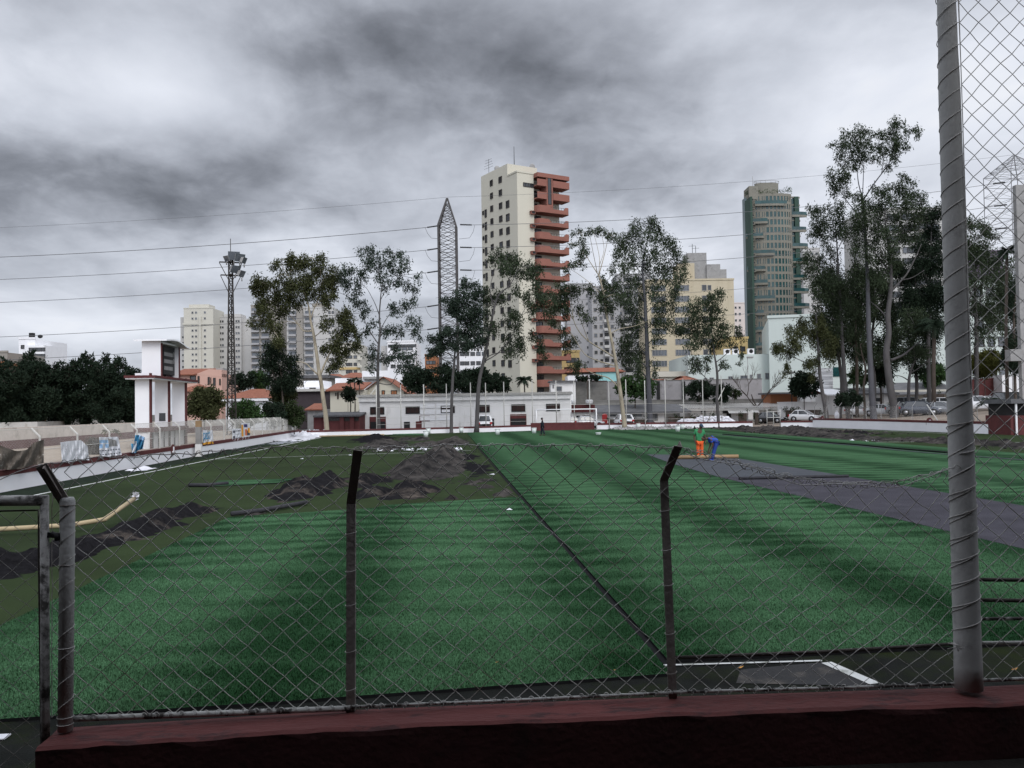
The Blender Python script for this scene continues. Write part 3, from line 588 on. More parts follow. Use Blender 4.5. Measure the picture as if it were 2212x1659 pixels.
# left pipe post with spiral lacing and a bent arm
mb = MB(); a, b = onfence(141,1578,.03), onfence(146,1081,.03); mb.tube([a, b, b+V((0,0,.012))], [.0275,.0275,.022], 18)
mb.build('pipe_post', mat('grey_pipe_post', (.42,.42,.41), .7, .1, 12, .15, spot=(.22,.22,.21), spot_scale=6, spot_w=(.55,.75)), fen, True)
mb = MB(); mb.beam(onfence(140,1085,.03), onfence(89,1005,.10), .042, .007, up=(0,-1,.2)); mb.beam(onfence(133,1070,.036), onfence(95,1008,.108), .008, .03, up=(0,-1,.2)); mb.build('bent_arm', M['angle'], fen, True)
mb = MB(); ax = b-a; L_ = ax.length
def helix(mb, a, b, r0, r1, turns, rw, ph=0.0, wob=.012):
    n = int(turns*20); pts = []
    for i in range(n+1):
        t = i/n; c = a.lerp(b, t); q = ph+2*PI*turns*t; r = r0+(r1-r0)*t+rw*.6
        pts.append(c+V((math.cos(q)*r, math.sin(q)*r, wob*math.cos(q+.6))))
    mb.tube(pts, rw, 5)
helix(mb, a+ax*.05, b-ax*.03, .0275, .0275, 9, .0016, 1.0, .010)
for t in (.03,.06,.36,.72,.98):
    c = a+ax*t; mb.tube([c+V((math.cos(q)*.0295, math.sin(q)*.0295, U(-.001,.001))) for q in np.linspace(0, 2*PI, 15)], .0017, 4)
mb.build('lacing_wire', M['wire'], fen, True)
# the tall pole and the high mesh to its right
tf = thing('tall_fence', 'high chain link ball fence with a thick wire-wrapped grey pole at right', 'fence', onfence(2093,1478))
a, b = onfence(2093,1487,.05), onfence(2043,-40,.05)
mb = MB(); pt = []; rs = []
for i in range(31):
    t = i/30; p = a.lerp(b, t); r = .0555-.0155*t
    if t > .885: r -= .003
    pt.append(p); rs.append(r+.0006*math.sin(i*2.1))
mb.tube(pt, rs, 28); 
mb.build('pole', M['pole'], tf, True)
mb = MB(); helix(mb, a+(b-a)*.10, b, .055, .040, 29, .0018, .4, .016); helix(mb, a+(b-a)*.08, a+(b-a)*.30, .056, .053, 7, .0018, 2.2, .006)
helix(mb, a+(b-a)*.33, a+(b-a)*.42, .053, .052, 2.2, .0018, 4.0, -.012)
mb.tube([a.lerp(b, t)+V((.032-.006*t, -.048+.012*t, 0))+V((.004*math.sin(t*9),0,0)) for t in np.linspace(.42, 1, 20)], .0016, 4)
for dx in range(8): mb.tube([onfence(2060+U(-14,4), 1392+U(-8,10), .10), onfence(2068, 1396+U(-4,8), .12), onfence(2076+U(-8,8), 1400+U(-8,8), .115)], .0016, 4)
mb.build('lacing_wire', M['wire'], tf, True)
YB2 = [(2060,1476),(2400,1462)]; YT2 = [(2060,-60),(2400,-60)]
def xshift(y): return 2045+50*max(0, min(1.05, y/1490))+24
mesh2 = MB(); pitch, rh = 22.0, 22.2; rows = int((1470+60)/rh)
for i in range(-1, 13):
    pts = []
    for j in range(rows+1):
        y = 1470-j*rh; c = i+((j+i) % 2); hh = MN.noise(V((c*.7, j*.5, 20))); gg = MN.noise(V((c*.7, j*.5, 33)))
        x = max(xshift(y)+2, xshift(y)+c*pitch*(1+.12*y/1490)+hh*4); s_ = .0022 if (j+i) % 2 else -.0022
        pts.append(onfence(x, y+gg*4, s_))
    q = []
    for k in range(len(pts)):
        if 0 < k < len(pts)-1: q += [pts[k].lerp(pts[k-1], .1), pts[k], pts[k].lerp(pts[k+1], .1)]
        else: q.append(pts[k])
    mesh2.tube(q, .0018, 4, cap=False)
mesh2.build('wire_mesh', M['wire'], tf, True)
for y0, y1, r in ((1252,1254,.0085),(1296,1299,.0085),(1337,1335,.0075),(1389,1387,.008),(1470,1462,.008)):
    mb = MB(); mb.tube([onfence(2112,y0,-.012), onfence(2330,y1,-.012)], r, 8); mb.build('cross_rail', M['rustpipe'] if y0 < 1330 else M['pipe'], tf, True)
mb = MB(); mb.tube([onfence(2072+q*40, 930+q*560+4*math.sin(q*7), .0) for q in np.linspace(0, 1, 20)], .0024, 5); mb.build('edge_wire', M['wire'], tf, True)
# gate at the left
gt = thing('gate', 'pipe framed chain link gate hanging open at the left edge', 'gate', onfence(100,1500))
mb = MB(); tl, tr, br = onfence(-90,1082,.04), onfence(96,1081,.04), onfence(99,1800,.04); mb.tube([tl, tr], .021, 12); mb.tube([tr+V((0,0,.02)), br], .0165, 12)
mb.build('frame', M['pipe'] if False else mat('flaking_gate_pipe', (.36,.35,.34), .7, .3, 5, .2, spot=(.04,.037,.034), spot_scale=14, spot_w=(.45,.58)), gt, True)
mb = MB(); mb.tube([onfence(-90,1106,.02), onfence(83,1102,.02), onfence(84,1200,.02), onfence(87,1450,.02), onfence(92,1800,.02)], .0042, 6)
for y in np.arange(1130, 1700, 46): mb.tube([onfence(88+5*math.cos(q)+(y-1100)*.008, y+4*math.sin(q)+q, .02+.01*math.cos(q)) for q in np.linspace(0, 6.6, 10)], .0017, 4)
mb.build('tension_bar', M['rustpipe'], gt, True)
gm = MB()
for i in range(-4, 4):
    pts = []
    for j in range(30):
        c = i+((j+i) % 2); x = 84-(3-c)*30+ (1106+j*25-1100)*.008; y = 1106+j*25+MN.noise(V((c*.7,j*.5,50)))*6
        pts.append(onfence(min(x+MN.noise(V((c*.7,j*.5,60)))*5, 88), y, .018+(.0022 if (j+i) % 2 else -.0022)))
    gm.tube(pts, .0016, 4, cap=False)
gm.build('wire_mesh', M['wire'], gt, True)
mb = MB(); mb.beam(onfence(103,1155,.045), onfence(140,1158,.045), .012, .02); mb.tube([onfence(112,1150,.05), onfence(128,1165,.05)], .008, 8); mb.tube([onfence(122,1152,.05), onfence(124,1168,.05)], .010, 8)
mb.build('latch', M['black'], gt, True)
# the covered stand the picture is taken from: roof slab and back wall shade the near side of the wall
gs = thing('grandstand', 'covered concrete stand around the viewpoint', 'grandstand', (0,-4,1.19))
mb = MB(); mb.box(-30,30,-9,.4,7.4,7.6); mb.build('roof', M['concrete'], gs, True)
mb = MB(); mb.box(-30,30,-9.3,-9,1.0,7.4); mb.box(-30.2,-30,-9.3,.3,1.0,7.4); mb.box(30,30.2,-9.3,.3,1.0,7.4); mb.build('back_wall', M['maroon'], gs, True)  # unseen side walls added to block light from the stand's open ends
mb = MB()
for k in range(5): mb.box(-29.9,29.9,-8.9,-8.0+1.15*(4-k),1.2+.38*k,1.2+.38*(k+1)-.002)
mb.build('terrace', M['standfloor'], gs, True)
# ---------------------------------------------------------------- buildings: local frame x = along the front, y = away, z = up
class B:
    def __init__(s, name, label, cat, px, d, rot=0.0, zb=0.0, group=None, py=None):
        p = at(px, HZ(px), d); s.o = V((p.x, p.y, zb)); s.rz = -YAW+R(rot); s.d = d; s.zb = zb
        s.u = V((math.cos(s.rz), math.sin(s.rz), 0)); s.v = V((-math.sin(s.rz), math.cos(s.rz), 0))
        s.t = thing(name, label, cat, s.o, s.rz, group); s.nw = 0; s.extra = {}
    def hit(s, px, py, face='F', off=0.0):       # local point of a pixel on the plane y=off ('F') or x=off ('L','R')
        n, q = (s.v, s.o+s.v*off) if face == 'F' else (s.u, s.o+s.u*off)
        r = ray(px, py); p = EYE + r*((q-EYE).dot(n)/r.dot(n)); w = p-s.o
        return w.dot(s.u), w.dot(s.v), p.z-s.zb
    def part(s, name, mb, m, parent=None): return mb.build(name, m, parent or s.t)
    def box(s, name, x0, x1, y0, y1, z0, z1, m, parent=None): return s.part(name, MB().box(x0,x1,y0,y1,z0,z1), m, parent)
    def fbox(s, name, cv, zx0, zy0, zx1, zy1, m, y0=0.0, y1=10.0, z0=None, parent=None):  # box by its front rectangle
        x0, _, zt = s.hit(*cv((zx0), zy0), off=y0); x1, _, zb = s.hit(*cv(zx1, zy1), off=y0)
        zt = s.hit(*cv((zx0+zx1)/2, zy0), off=y0)[2]
        return s.box(name, x0, x1, y0, y1, zb if z0 is None else z0, zt, m, parent)
    def win(s, face, c, z, w, h, off=0.0, glass='glass', frame='bronze', fr=.09, dp=.08, sill=False, bars=0, name='window'):
        mb = MB()
        def bx(a0, a1, b0, b1, o0, o1, mi):
            if face == 'F': mb.box(a0, a1, off-o1, off-o0, b0, b1, mi)
            elif face == 'L': mb.box(off-o1, off-o0, a0, a1, b0, b1, mi)
            else: mb.box(off+o0, off+o1, a0, a1, b0, b1, mi)
        a0, a1, b0, b1 = c-w/2, c+w/2, z-h/2, z+h/2
        bx(a0+fr, a1-fr, b0+fr, b1-fr, -.05, .012, 0)
        bx(a0, a1, b0, b0+fr, -.05, dp, 1); bx(a0, a1, b1-fr, b1, -.05, dp, 1); bx(a0, a0+fr, b0+fr, b1-fr, -.05, dp, 1); bx(a1-fr, a1, b0+fr, b1-fr, -.05, dp, 1)
        for k in range(bars): q = a0+(a1-a0)*(k+1)/(bars+1); bx(q-fr*.35, q+fr*.35, b0+fr, b1-fr, .013, dp*.8, 1)
        if sill: bx(a0-.1, a1+.1, b0-.1, b0-.003, -.05, dp+.1, 1)
        s.nw += 1
        if s.nw <= 98: return s.part(name, mb, [M[glass], M[frame]])
        e = s.extra.setdefault((glass, frame), MB()); b = len(e.v); e.v += mb.v; e.f += [[b+i for i in f] for f in mb.f]; e.m += mb.m; e.sm += mb.sm
    def pwin(s, cv, x0, y0, x1, y1, face='F', off=0.0, **k):
        a = s.hit(*cv(x0, y0), face, off); b = s.hit(*cv(x1, y1), face, off); i = 0 if face == 'F' else 1
        return s.win(face, (a[i]+b[i])/2, (a[2]+b[2])/2, abs(b[i]-a[i]), abs(a[2]-b[2]), off, **k)
    def grid(s, face, xs, zs, w, h, off=0.0, **k):
        for z in zs:
            for x in xs: s.win(face, x, z, w, h, off, **k)
    def done(s):
        for (g, f), e in s.extra.items(): tag(e.build('window', [M[g], M[f]], s.t), kind='stuff')
        return s
    def hip(s, name, x0, x1, y0, y1, z0, h, m, ov=.5, ridge=None, parent=None):
        x0 -= ov; x1 += ov; y0 -= ov; y1 += ov; k = (y1-y0)/2 if ridge is None else ridge; ym = (y0+y1)/2
        vs = [(x0,y0,z0),(x1,y0,z0),(x1,y1,z0),(x0,y1,z0),(x0+k,ym,z0+h),(x1-k,ym,z0+h)]
        mb = MB().add(vs, [(0,1,5,4),(1,2,5),(2,3,4,5),(3,0,4),(3,2,1,0)])
        return s.part(name, mb, m, parent)
    def gable(s, name, x0, x1, y0, y1, z0, h, m, ov=.4, th=.18, axis='y'):   # ridge runs along axis
        mb = MB()
        if axis == 'y':
            xm = (x0+x1)/2; pr = [(x0-ov, z0-ov*h/((x1-x0)/2)), (xm, z0+h), (x1+ov, z0-ov*h/((x1-x0)/2))]
            up = [(a, b+th) for a, b in pr]; q = pr+up[::-1]
            vs = [(a, y0-ov, b) for a, b in q]+[(a, y1+ov, b) for a, b in q]
        else:
            ym = (y0+y1)/2; pr = [(y0-ov, z0-ov*h/((y1-y0)/2)), (ym, z0+h), (y1+ov, z0-ov*h/((y1-y0)/2))]
            up = [(a, b+th) for a, b in pr]; q = pr+up[::-1]
            vs = [(x0-ov, a, b) for a, b in q]+[(x1+ov, a, b) for a, b in q]
        n = 6; fs = [(0,1,4,5),(1,2,3,4),(11,10,7,6),(10,9,8,7)]+[(i,(i+1)%n,n+(i+1)%n,n+i) for i in range(n)]
        return s.part(name, mb.add(vs, fs), m)
def steps(a, b, n): return [a+(b-a)*(i+.5)/n for i in range(n)]
# --- cream tower with salmon balconies
b = B('apartment_tower', 'tall cream apartment tower with stepped salmon balconies', 'tower', Z3(415,300)[0], 180, 30.8)
zt = b.hit(*Z3(415,298))[2]; W_ = b.hit(*Z3(703,345))[0]; D_ = b.hit(*Z3(157,400), 'L')[1]
ys = b.hit(*Z3(328,300), 'L')[1]; zp = b.hit(*Z3(325,240), 'L')[2]
xb = b.hit(*Z3(500,400))[0]
b.box('wall', 0, xb, 0, D_, 0, zt, M['cream']); b.box('wall', xb, W_-.6, 1.5, D_, 0, zt-.8, M['cream'])
b.box('penthouse', .003, W_*.62, ys, D_-.003, zt+.003, zp, M['cream'])
mb = MB(); mb.box(-.12, xb+.1, -.12, .25, zt-.001, zt+.35); mb.box(-.12,.25,.25,ys-.01,zt-.001,zt+.35); b.part('parapet', mb, M['cream'])
pitch = 2.87; rows = [zt-3.05-pitch*i for i in range(17)]
for zx, y0, n, w, h in ((226,450,15,1.35,1.6),(284,430,15,1.5,1.65),(331,505,13,1.55,1.9)):
    yc, z0 = b.hit(*Z3(zx, y0), 'L')[1:]
    for i in range(-1 if zx < 300 else 0, n):
        if z0-pitch*i > 2: b.win('L', yc, z0-pitch*i, w*.88, h*.84, glass='greyglass' if random.random() < .5 else 'glass', frame='bronze', fr=.14, dp=.14, bars=1)
for zx, y0, w, h in ((188,565,.9,1.8),(171,562,.7,.9)):
    yc, z0 = b.hit(*Z3(zx, y0), 'L')[1:]
    for i in range(12): b.win('L', yc, z0-pitch*i, w, h, fr=.14, dp=.14)
x0, _, z0 = b.hit(*Z3(430,358)); x1, _, z1 = b.hit(*Z3(512,404)); b.win('F', (x0+xb)/2, (z0+z1)/2, xb-x0, z0-z1-.2, fr=.12, bars=3)
acx, _, acz = b.hit(*Z3(487,562))
for i in range(12):
    if i in (4,5,6): continue
    mb = MB(); z = acz-pitch*i; mb.box(acx-.5, acx+.5, -.75, -.002, z-.35, z+.28); mb.box(acx-.6, acx+.6, -.85, -.002, z+.28, z+.34); mb.box(acx-.4, acx+.4, -.77, -.75, z-.25, z+.2, 1); b.part('air_conditioner', mb, [M['salmon'], M['black']])
zb0 = b.hit(*Z3(600,578))[2]; bw = W_-xb+.15; bal = None
xs1 = b.hit(*Z3(575,600))[0]-xb; 
def balcony(z, par):
    mb = MB(); dpt = 1.5
    out = [(0,0)]+[(.9-.9*math.cos(q), -dpt*math.sin(q)) for q in np.linspace(.3, PI/2, 5)]+[(bw-.4,-dpt),(bw,-dpt+.5),(bw,1.49),(0,1.49)]
    mb.prism([(xb+.002+x, y) for x, y in out], z, z+.22)
    def panel(xa, xc, ha, hc, ya, yc):
        mb.add([(xb+xa,ya,z+.2),(xb+xc,yc,z+.2),(xb+xc,yc,z+hc),(xb+xa,ya,z+ha),(xb+xa,ya+.14,z+.2),(xb+xc,yc+.14,z+.2),(xb+xc,yc+.14,z+hc),(xb+xa,ya+.14,z+ha)],
               [(0,1,2,3),(5,4,7,6),(3,2,6,7),(0,3,7,4),(1,5,6,2)])
    hs = 1.5; hl = .85; arc = out[1:6]
    panel(0.002, arc[0][0], hs, hs, -.01, arc[0][1])
    for i in range(4): panel(arc[i][0], arc[i+1][0], hs, hs, arc[i][1], arc[i+1][1])
    panel(arc[-1][0], xs1, hs, hs, -dpt, -dpt); panel(xs1, xs1+.7, hs, hl, -dpt, -dpt); panel(xs1+.7, bw-1.6, hl, hl, -dpt, -dpt); panel(bw-1.6, bw-1.1, hl, hs, -dpt, -dpt); panel(bw-1.1, bw-.4, hs, hs, -dpt, -dpt); panel(bw-.4, bw, hs, hs, -dpt, -dpt+.5)
    mb.box(xb+bw-.14, xb+bw, -dpt+.5, 1.45, z+.2, z+hs)
    o = b.part('balcony', mb, M['salmon'])
    r = MB(); r.box(xb+xs1+.35, xb+bw-1.3, -dpt+.05, -dpt+.09, z+1.28, z+1.34)
    for k in range(6): q = xb+xs1+.6+(bw-2.1-xs1)*k/5; r.box(q, q+.05, -dpt+.05, -dpt+.09, z+.83, z+1.28)
    b.part('railing', r, M['bronze'], o); return o
for i in range(17):
    z = zb0+.2-pitch*i
    if z < 1: break
    if i > 0 or True: balcony(z, None)
    b.win('F', xb+xs1*.55, z-1.25, 2.3, 2.1, 1.5, glass='greyglass' if i % 4 == 1 else 'glass', fr=.1, bars=2)
for z in (zb0+.2+pitch, zb0+.2+2*pitch*.98):                    # two differing top floors: divided balconies and roof slab
    mb = MB()
    for a, c in ((0.0, 2.3),(4.0, bw)): 
        mb.box(xb+a+.003, xb+c, -1.5, 1.49, z, z+.22); mb.box(xb+a+.003, xb+c, -1.5, -1.36, z+.22, z+1.45)
        mb.box(xb+c-.14, xb+c, -1.36, 1.4, z+.22, z+1.45)
    b.part('balcony', mb, M['salmon']); b.win('F', xb+4.9, z-1.2, 1.5, 2.0, 1.5, fr=.1); b.win('F', xb+1.2, z-1.2, 1.2, 1.6, 1.5, fr=.1)
b.box('roof_slab', xb+.003, W_+.1, -1.6, 4, zt-.75, zt+.15, M['salmon'])
b.box('salmon_pier', xb+2.35, xb+3.95, -1.45, 1.4, zb0+.5, zt-.8, M['salmon']); b.win('F', xb+3.1, zb0+5.2, .9, 6.4, -1.45, fr=.1, bars=0)
mb = MB(); a_ = b.hit(*Z3(373,245), 'F', 6); mb.tube([(a_[0],6,zp-1),(a_[0],6,b.hit(*Z3(373,128), 'F', 6)[2])], [.10,.05], 5); b.part('lightning_rod', mb, M['black'])
mb = MB(); mb.tube([(.6,D_-2.6,zt+2),(.6,D_-2.6,zp+3.4)], .05, 4)
for k in range(4): mb.tube([(.6,D_-4.6+k*.2,zp+1.4+k*.6),(.6,D_-.4-k*.2,zp+1.6+k*.6)], .03, 4)
b.part('tv_aerial', mb, M['black'])
for q in ((.7,D_-6.2,zp+.3),(W_*.55,ys+.5,zp+.3)):
    mb = MB(); mb.ell(q, .75, .3, .75, 10, 6); mb.tube([(q[0],q[1],q[2]-.9),q], .05, 4); b.part('satellite_dish', mb, M['concrete'])
b.done()
# --- dark green tower with curved beige front
b = B('apartment_tower', 'dark green tower with curved beige front and teal glass balconies', 'tower', Z4(388,800)[0], 260)
X = lambda zx, y=0: b.hit(*Z4(zx, 800), off=y)[0]; Zz = lambda zy, zx=590: b.hit(*Z4(zx, zy))[2]
b.box('green_slab', X(388,6), X(437), -.3, 6, 0, Zz(622,410), M['greenwall'])
cx, cr_ = X(580), (X(735)-X(432))/2; cy = 5.5; ztop = Zz(580)
KY = .34
def arc(cx, cy, r, a0, a1, n=20): return [(cx+r*math.cos(q), cy-KY*r*math.sin(q)) for q in np.linspace(a0, a1, n)]
b.part('core', MB().prism(arc(cx, cy, cr_-.25, 0, PI, 40)+[(cx-cr_+.25, cy+5),(cx+cr_-.25, cy+5)], 0, ztop-.3), M['tealglass'])
c2x, c2r = X(745), X(745)-X(690); c2y = 7.0
b.part('side_core', MB().prism(arc(c2x, c2y, c2r-.2, -.3, PI*.8, 20)+[(c2x-c2r, c2y+5),(c2x+c2r-.2, c2y+5)], 0, ztop-1.2), M['tealglass'])
b.box('green_pier', X(755), X(782), c2y-c2r*.45-.2, c2y+4, 0, ztop-.6, M['greenwall'])
fl = 2.43; nfl = int(ztop/fl)
sp = MB(); 
for i in range(nfl):
    z = ztop-.9-fl*i
    ring = arc(cx, cy, cr_, 0, PI, 32); inn = arc(cx, cy, cr_-.4, 0, PI, 32)[::-1]
    sp.prism(ring+inn, z, z+.8)
    r2 = arc(c2x, c2y, c2r, -.2, PI*.75, 14); sp.prism(r2+arc(c2x, c2y, c2r-.35, -.2, PI*.75, 14)[::-1], z-.02, z+.45)
b.part('spandrel_bands', sp, M['beige'])
pi_ = MB()
for q in np.concatenate([np.linspace(.12, PI-.3, 17), [1.9,2.05,2.3,2.42]]):
    p = (cx+(cr_+.02)*math.cos(q), cy-KY*(cr_+.02)*math.sin(q)); tl = math.hypot(math.sin(q), KY*math.cos(q)); t = (math.sin(q)*.2/tl, math.cos(q)*KY*.2/tl); n = (t[1]*1.6, -t[0]*1.6)
    pi_.prism([(p[0]-t[0]-n[0], p[1]-t[1]-n[1]),(p[0]+t[0]-n[0], p[1]+t[1]-n[1]),(p[0]+t[0], p[1]+t[1]),(p[0]-t[0], p[1]-t[1])], 0, ztop-.05)
b.part('piers', pi_, M['beige'])
def gbal(ccx, ccy, r, a0, a1, z):
    o = b.part('balcony', MB().prism(arc(ccx, ccy, r+2.0, a0, a1, 12)+arc(ccx, ccy, r-.1, a0, a1, 12)[::-1], z-.55, z+.12), M['beige'])
    g = MB().prism(arc(ccx, ccy, r+2.0, a0, a1, 12)+arc(ccx, ccy, r+1.9, a0, a1, 12)[::-1], z+.13, z+1.1); b.part('glass_railing', g, M['tealglass'], o)
lefts = [760,855,970,1075,1165,1270,1365,1475,1580]; 
gbal(cx, cy, cr_, 1.0, 2.15, Zz(655))
for i, zy in enumerate(lefts): sh = .22*math.sin(i*2.3); gbal(cx, cy, cr_, 1.72+sh, 2.5+sh*.6, Zz(zy+12, 520))
for i, zy in enumerate([700,800,910,1010,1120,1210,1310,1420]): sh = .2*math.sin(i*1.9); gbal(c2x, c2y, c2r+.2, .35+sh, 2.3+sh, Zz(zy+15, 740))
b.part('roof_drum', MB().prism(arc(X(575), cy+1, X(655)-X(575), 0, 2*PI, 30)[:-1], ztop-.2, Zz(500,575)), M['beige'])
b.box('roof_block', X(440), X(500), cy-2, cy+4, Zz(600,450)-1, Zz(532,450), M['beige'])
rl = MB(); rc = arc(X(575), cy+1, X(657)-X(575)+.1, 0, 2*PI, 30)
rl.tube([(p[0],p[1],Zz(486,575)) for p in rc], .06, 4)
for p in rc[::2]: rl.tube([(p[0],p[1],Zz(500,575)-.1),(p[0],p[1],Zz(486,575))], .04, 4)
rl.tube([(X(478),cy,Zz(540)),(X(478),cy,Zz(455))], .07, 4); b.part('roof_railing', rl, M['concrete'])
lf = MB()
for k in range(420):
    q = U(.1, PI-.1); r = cr_+U(-.9,.4); p = V((cx+r*math.cos(q), cy-KY*r*math.sin(q), ztop+U(-.2,1.0)+ (1.2 if q < .9 else 0)*random.random())); s_ = .3
    lf.add([p, p+V((U(-s_,s_),U(-s_,s_),U(0,s_*1.6))), p+V((U(-s_,s_),U(-s_,s_),U(-s_,s_)))], [(0,1,2)])
b.part('roof_plants', lf, M['green'])
for i in range(nfl): b.win('F', X(452), ztop-2.3-fl*i, 1.0, 1.0, 2.2, glass='glass', frame='beige', fr=.2, dp=.3)
b.done()
# --- slab towers drawn by their front rectangles
def tower(label, cv, x0, y0, x1, d, m, cols, rows, w, h, rot=0, dep=16, glass='glass', frame=None, pitch=None, top=None, cat='tower', name='apartment_tower', lo=None, bands=None, side=None, zb=0, sill=False, bars=0, fr=.12, skip=None):
    px, py = cv(x0, y0); b = B(name, label, cat, px, d, rot, zb)
    W_, _, _ = b.hit(*cv(x1, y0)); Z_ = b.hit(*cv((x0+x1)/2, y0))[2]
    b.box('wall', 0, W_, 0, dep, 0, Z_, m)
    mb = MB(); mb.box(-.15, W_+.15, -.15, .2, Z_-.001, Z_+.45); mb.box(-.15, .2, .2, dep, Z_-.001, Z_+.45); b.part('parapet', mb, m)
    p = pitch or 3.0; zs = [Z_-2.0-p*i for i in range(rows) if Z_-2.0-p*i > 1.5]
    fx = frame or 'bronze'
    for z in zs:
        for c in cols:
            if skip and random.random() < skip: continue
            b.win('F', W_*c, z, w, h, glass=glass if random.random() < .75 else 'greyglass', frame=fx, fr=fr, dp=.12, sill=sill, bars=bars)
    if bands:
        for a, c, mm_ in bands: 
            for z in zs: b.box('balcony_front', W_*a, W_*c, -1.2, -.01, z-1.5, z-.55, mm_); b.box('balcony_glazing', W_*a+.1, W_*c-.1, -.03, -.004, z-.5, z+.9, M[glass])
    if side:
        for y in steps(0, dep, side): 
            for z in zs: b.win('R' if rot < 0 else 'L', y, z, w, h, W_ if rot < 0 else 0, glass=glass, frame=fx, fr=fr, dp=.12)
    b.Wd, b.Zt, b.zs = W_, Z_, zs
    return b
b = tower('pale cream high-rise tower, leftmost behind the scoreboard', Z1, 1203, 522, 1392, 420, M['palecream'], (.30,.42,.72), 22, 1.1, 1.2, pitch=2.95, frame='palegrey')
b.box('wing', b.hit(*Z1(1163,580))[0], -.01, 3, 14, 0, b.hit(*Z1(1190,575))[2], M['palegrey']); xx = b.hit(*Z1(1180,600))[0]
for z in b.zs[4:]: b.win('F', xx, z, 1.2, 1.2, 3, frame='palegrey')
b.box('pier', b.Wd*.52, b.Wd*.6, -.6, -.004, 0, b.Zt-4, M['palecream']); b.box('roof_house', b.Wd*.1, b.Wd*.78, 3, 12, b.Zt+.46, b.Zt+2.4, M['palecream']); b.box('cornice', -.4, b.Wd+.4, -.4, -.16, b.Zt-8, b.Zt-7, M['palecream']); b.done()
b = tower('pale grey high-rise tower right behind the light mast', Z1, 1425, 580, 1575, 430, M['palegrey'], (.12,.22,.45,.58,.8,.9), 20, 1.1, 1.3, pitch=3.0, frame='palegrey')
b.box('wing', b.Wd+.01, b.hit(*Z1(1642,580))[0], 2, 15, 0, b.hit(*Z1(1600,585))[2], M['palegrey']); b.box('roof_house', b.Wd*.2, b.Wd*.9, 3, 12, b.Zt+.46, b.Zt+2, M['palegrey']); b.done()
b = tower('glassy grey high-rise tower behind the left gum tree', Z2, 150, 835, 345, 400, M['taupe'], (.93,), 22, 1.0, 1.2, bands=[(.02,.28,M['midgrey']),(.34,.62,M['midgrey'])], glass='greyglass')
b.box('roof_house', b.Wd*.3, b.Wd*.7, 3, 12, b.Zt+.46, b.Zt+3, M['taupe']); b.done()
b = tower('wide grey tower with brown strip seen through the left gum tree', Z2, 385, 852, 690, 380, M['palegrey'], (.90,.97), 22, 1.0, 1.2, bands=[(.03,.2,M['midgrey']),(.38,.56,M['midgrey'])], glass='greyglass')
b.box('brown_strip', b.Wd*.22, b.Wd*.35, -1.3, -.004, 0, b.Zt+1.5, M['taupe']); b.box('roof_house', b.Wd*.5, b.Wd*.8, 3, 12, b.Zt+.46, b.Zt+2.5, M['taupe']); b.done()
b = tower('cream mid-rise block with an orange banner strip, between the two left gum trees', Z2, 722, 1085, 858, 300, M['palecream'], (.42,.56,.78), 14, 1.2, 1.1, pitch=2.6)
b.box('orange_strip', 0, b.Wd, -.3, -.004, b.hit(*Z2(790,1253))[2], b.hit(*Z2(790,1238))[2], M['yellow'])
for z in b.zs: b.box('balcony_front', b.Wd*.9, b.Wd+.8, -.9, -.004, z-1.2, z-.3, M['palecream'])
b.done()
tower('narrow white block just right of the cream mid-rise', Z2, 862, 1155, 912, 330, M['palegrey'], (.3,.7), 9, 1.1, 1.1).done()
b = tower('white block with dark ribbon windows at its top floor, behind the second gum tree', Z2, 1042, 1072, 1220, 260, M['white'], (.2,.42,.62,.82), 6, 1.5, 1.1, pitch=2.7, zb=0)
b.box('wing', b.hit(*Z2(990,1100))[0], -.01, 2, 10, 0, b.hit(*Z2(1015,1095))[2], M['palegrey']); b.win('F', b.Wd*.32, b.Zt-1.2, 5, .9, -.02, bars=3); b.win('F', b.Wd*.8, b.Zt-1.2, 4, .9, -.02, bars=2); b.done()
tower('orange brick block just left of the steel pylon', Z2, 1287, 1162, 1358, 250, M['orange'], (.25,.5,.78), 7, 1.0, 1.1, pitch=2.4).done()
tower('white apartment block with small dark windows left of the cream tower', Z2, 1500, 990, 1700, 300, M['white'], (.15,.3,.48,.66,.84), 15, 1.6, 1.4, pitch=3.3).done()
tower('plain grey tower right behind the salmon balconies', Z3, 728, 1028, 885, 350, M['midgrey'], (.78,.9), 20, 1.0, 1.2, frame='midgrey').done()
b = tower('grey tower with white balconies behind the bare topped gum', Z3, 892, 1045, 1060, 300, M['midgrey'], (.12,.32,.72), 18, 1.2, 1.4, bands=[(.42,.6,M['palegrey'])], frame='taupe'); b.done()
b = tower('taller grey slab half hidden behind the straight gum', Z3, 1058, 965, 1262, 310, M['midgrey'], (.1,.9), 20, 1.2, 1.4, bands=[(.2,.45,M['palegrey']),(.55,.8,M['palegrey'])], frame='taupe'); b.done()
b = tower('broad yellow cream slab building with grey roof blocks', Z3, 1255, 1003, 1806, 230, M['yellowish'], (.13,.40), 14, 4.0, 1.6, pitch=2.9, glass='greyglass', frame='concrete', bars=4)
for z in b.zs[:10]: b.win('F', b.Wd*.66, z, 1.3, 1.6, frame='concrete'); b.win('F', b.Wd*.72, z, 1.0, 1.4, frame='concrete')
b.box('roof_block', b.hit(*Z3(1452,890))[0], b.hit(*Z3(1560,890))[0], 2, 10, b.Zt+.46, b.hit(*Z3(1500,890), off=2)[2], M['yellowish'])
b.box('roof_block', b.hit(*Z3(1520,820))[0], b.hit(*Z3(1645,820))[0], 3, 9, b.Zt+.47, b.hit(*Z3(1580,822), off=3)[2], M['concrete'])
b.box('roof_block', b.hit(*Z4(150,1062))[0], b.hit(*Z4(240,1062))[0], 2.5, 9.5, b.Zt+.48, b.hit(*Z4(200,1062), off=2.5)[2], M['concrete'])
